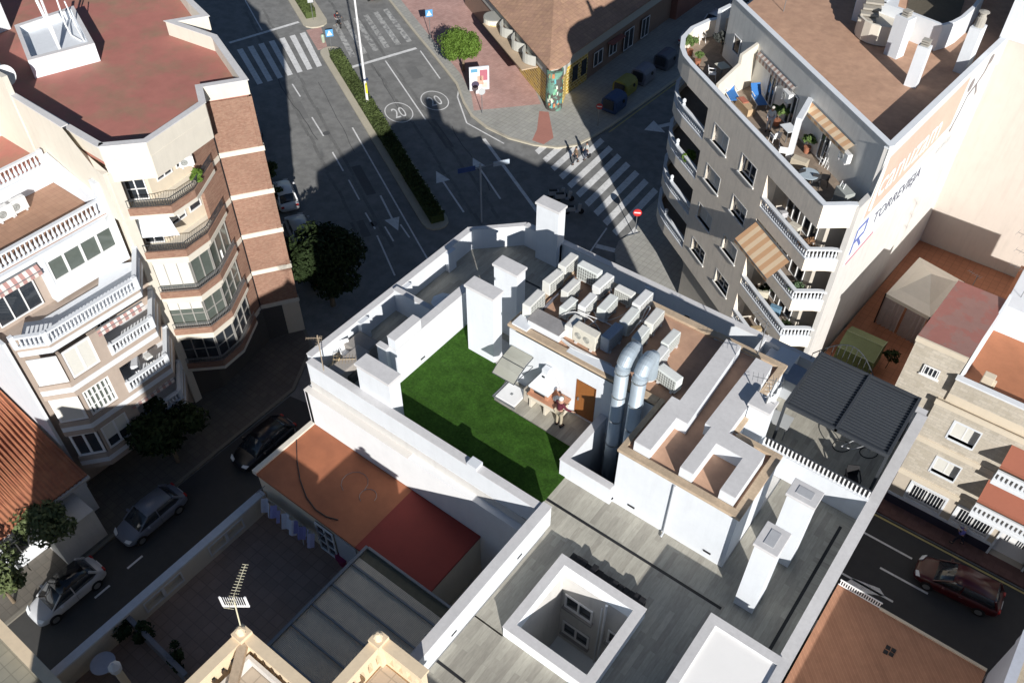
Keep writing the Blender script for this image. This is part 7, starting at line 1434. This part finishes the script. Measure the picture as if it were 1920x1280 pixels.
# awnings
def awning(label, pl, s0, s1, z0, out, z1, cols, n, val=.22, group=None):
    t = T('awning', label, 'awning', pl.P(s0, 0, z0), group); ms = [mat('awning_'+str(i)+cols[2], c, .9, .05) for i, c in enumerate(cols[:2])]
    B = MB(); V = [pl.P(s0+(s1-s0)*k/n, d_, z_) for k in range(n+1) for d_, z_ in ((0, z0), (-out, z1), (-out, z1-val))]
    B.add(V, [q for k in range(n) for q in ((3*k, 3*k+3, 3*k+4, 3*k+1), (3*k+1, 3*k+4, 3*k+5, 3*k+2))])
    f = B.build('striped_fabric', ms[0], t, fix=False); f.data.materials.append(ms[1])
    for j, p_ in enumerate(f.data.polygons): p_.material_index = (j//2) % 2
    B = MB(); B.tube([pl.P(s0, -.03, z0), pl.P(s1, -.03, z0)], .05, 6); B.tube([pl.P(s0, -out, z1), pl.P(s1, -out, z1)], .025, 6); B.build('roller', METAL, t); return t
ORS = ((.60, .36, .20), (.72, .56, .38), 'o')
awning('orange and tan striped awning shading the third-level balcony of the grey building', GP, 10.25, 14.0, 12.35, 1.25, 11.35, ORS, 11)
awning('striped tan awning along the roof wall at the right end of the terrace', pw, 10.6, 15.0, 18.4, .55, 18.1, ORS, 14); awning('rolled brown and white striped awning above the blue loungers', pw, 4.4, 8.8, 18.35, .25, 18.15, ((.35, .24, .2), (.6, .55, .5), 'b'), 22, .3)
PKS = ((.42, .24, .22), (.68, .62, .58), 'p'); fc = PL((-36.75, 12.8), (-36.65, 15.7))
awning('pinkish striped awning on the cream building level under the glazed room', fc, .0, 2.8, 11.6, .15, 11.4, PKS, 14, .25, 'striped awnings on the cream building'); awning('pinkish striped awning low on the cream building above the laundry balcony', fc, .0, 2.8, 5.7, .15, 5.5, PKS, 14, .25, 'striped awnings on the cream building')
awning('pink striped awning edge over the open top balcony of the cream building', PL((-39.5, 9.4), (-39.5, 12.6)), 0, 3.1, 14.9, .3, 14.6, PKS, 15, .25, 'striped awnings on the cream building')
# clutter on cream building balconies
for (px, py, z, w, d, h, c, lb) in ((25, 528, 12.9, 1.1, .7, .5, (.55, .55, .55), 'white cloth-covered table on the open top balcony'), (75, 520, 12.9, .6, .5, .5, (.55, .45, .25), 'yellowish cushion chair on the open top balcony'), (95, 495, 13.1, .5, .5, .6, (.12, .12, .14), 'dark chair beside the glazed room on the top balcony'), (255, 680, 6.9, 1.0, .5, .6, (.62, .64, .68), 'white laundry bundle on the lower balcony above the shadow line'), (283, 670, 6.9, .5, .4, .7, (.68, .68, .66), 'white cloth on the rail end of the lower balcony')):
    q = at(px, py, z); o = MB().box(-w/2, w/2, -d/2, d/2, 0, h).build('covered_table' if 'table' in lb else ('laundry' if 'laundry' in lb or 'cloth on' in lb else 'chair'), mat('clutter_%d' % px, c, .9, .2, 8), bevel=.05); o.location = (q[0]-.3, q[1], z-h); o.rotation_euler.z = R(70+px); tag(o, lb, 'furniture' if 'laundry' not in lb and 'cloth on' not in lb else 'laundry')
for (px, py, lb) in ((27, 378, 'white AC unit against the wall of the brown tiled terrace, right one of the pair'), (2, 392, 'white AC unit at the left picture edge on the brown tiled terrace')):
    q = at(px, py, 15.9); ac(lb, (q[0]+.1, q[1]), 15.28, R(90), 1.0, .35, .75, group='air conditioning units on the brown terrace')
q = at(349, 291, 17.0); ac('white AC unit beside the cream roof fascia of the brick building', (q[0]-.2, q[1]), 16.2, R(60), .8, .3, .55, group='air conditioning units on the brick building'); q = at(405, 478, 9.9); ac('white AC unit on the brick wall beside the third balcony row', (q[0], q[1]), 9.6, R(60), .8, .3, .55, group='air conditioning units on the brick building')
q = at(362, 318, 16.3); tree('potted_plant', 'spiky green plant at the end of the top brick balcony', q, 1.0, .5, LEAF, 400, .14, 71, .7, .02, 'plant', 'potted plants on balconies', 6, z0=15.2)
for z, i in ((13.3, 0), (10.3, 1), (7.4, 2)):
    q = GP.p(14.4, .5); tree('potted_plant', ('reddish potted plants at the corner of the upper loggia', 'green potted plants at the corner of the middle loggia', 'dark potted plants at the corner of the lower loggia')[i], q, 1.2, .55, (mat('reddish_leaf', (.22, .12, .06), .8, .4), mat('green_leaf2', (.10, .16, .08), .8, .4), LEAFD)[i], 350, .14, 80+i, .7, .02, 'plant', 'potted plants on balconies', 6, z0=z-.4)
q = GP.p(1.0, .5); tree('potted_plant', 'pale palm-like plant on the rounded third-level balcony', q, 1.4, .6, LEAF, 400, .18, 90, .8, .03, 'plant', 'potted plants on balconies', 6, z0=9.9)
q = GP.p(11.4, .9); tree('potted_plant', 'dark plant in the second loggia of the grey building', q, 1.3, .5, LEAFD, 300, .14, 91, .8, .03, 'plant', 'potted plants on balconies', 6, z0=7.0)
# ad-hoc litter and small marks: rubbish bin on the median
q = at(606, 75, .4); o = MB().lathe((*q, .14), [(.16, 0), (.2, .7), (.12, .85)], 12).build('litter_bin', mat('bin_green_white', (.35, .42, .32), .5)); tag(o, 'small greenish litter bin beside the median crosswalk sign', 'litter bin')

# bits and pieces on balconies and roofs
for k, (s_, z, c, lb) in enumerate(((11.2, 13.3, (.5, .5, .52), 'pale folded furniture in the uppermost loggia'), (12.6, 13.3, (.62, .58, .5), 'cream chair in the uppermost loggia'), (13.0, 7.4, (.15, .28, .4), 'blue laundry rack in the lower loggia'), (11.5, 7.4, (.6, .56, .45), 'cream table in the lower loggia'), (11.8, 4.5, (.45, .34, .2), 'brown table in the lowest loggia'))):
    q = GP.p(s_, .8); o = MB().box(-.35, .35, -.2, .2, 0, .75).build('folding_chair', mat('loggia_item_%d' % k, c, .8, .3, 9), bevel=.04); o.location = (*q, z-.4); o.rotation_euler.z = R(-35+k*20); tag(o, lb, 'furniture')
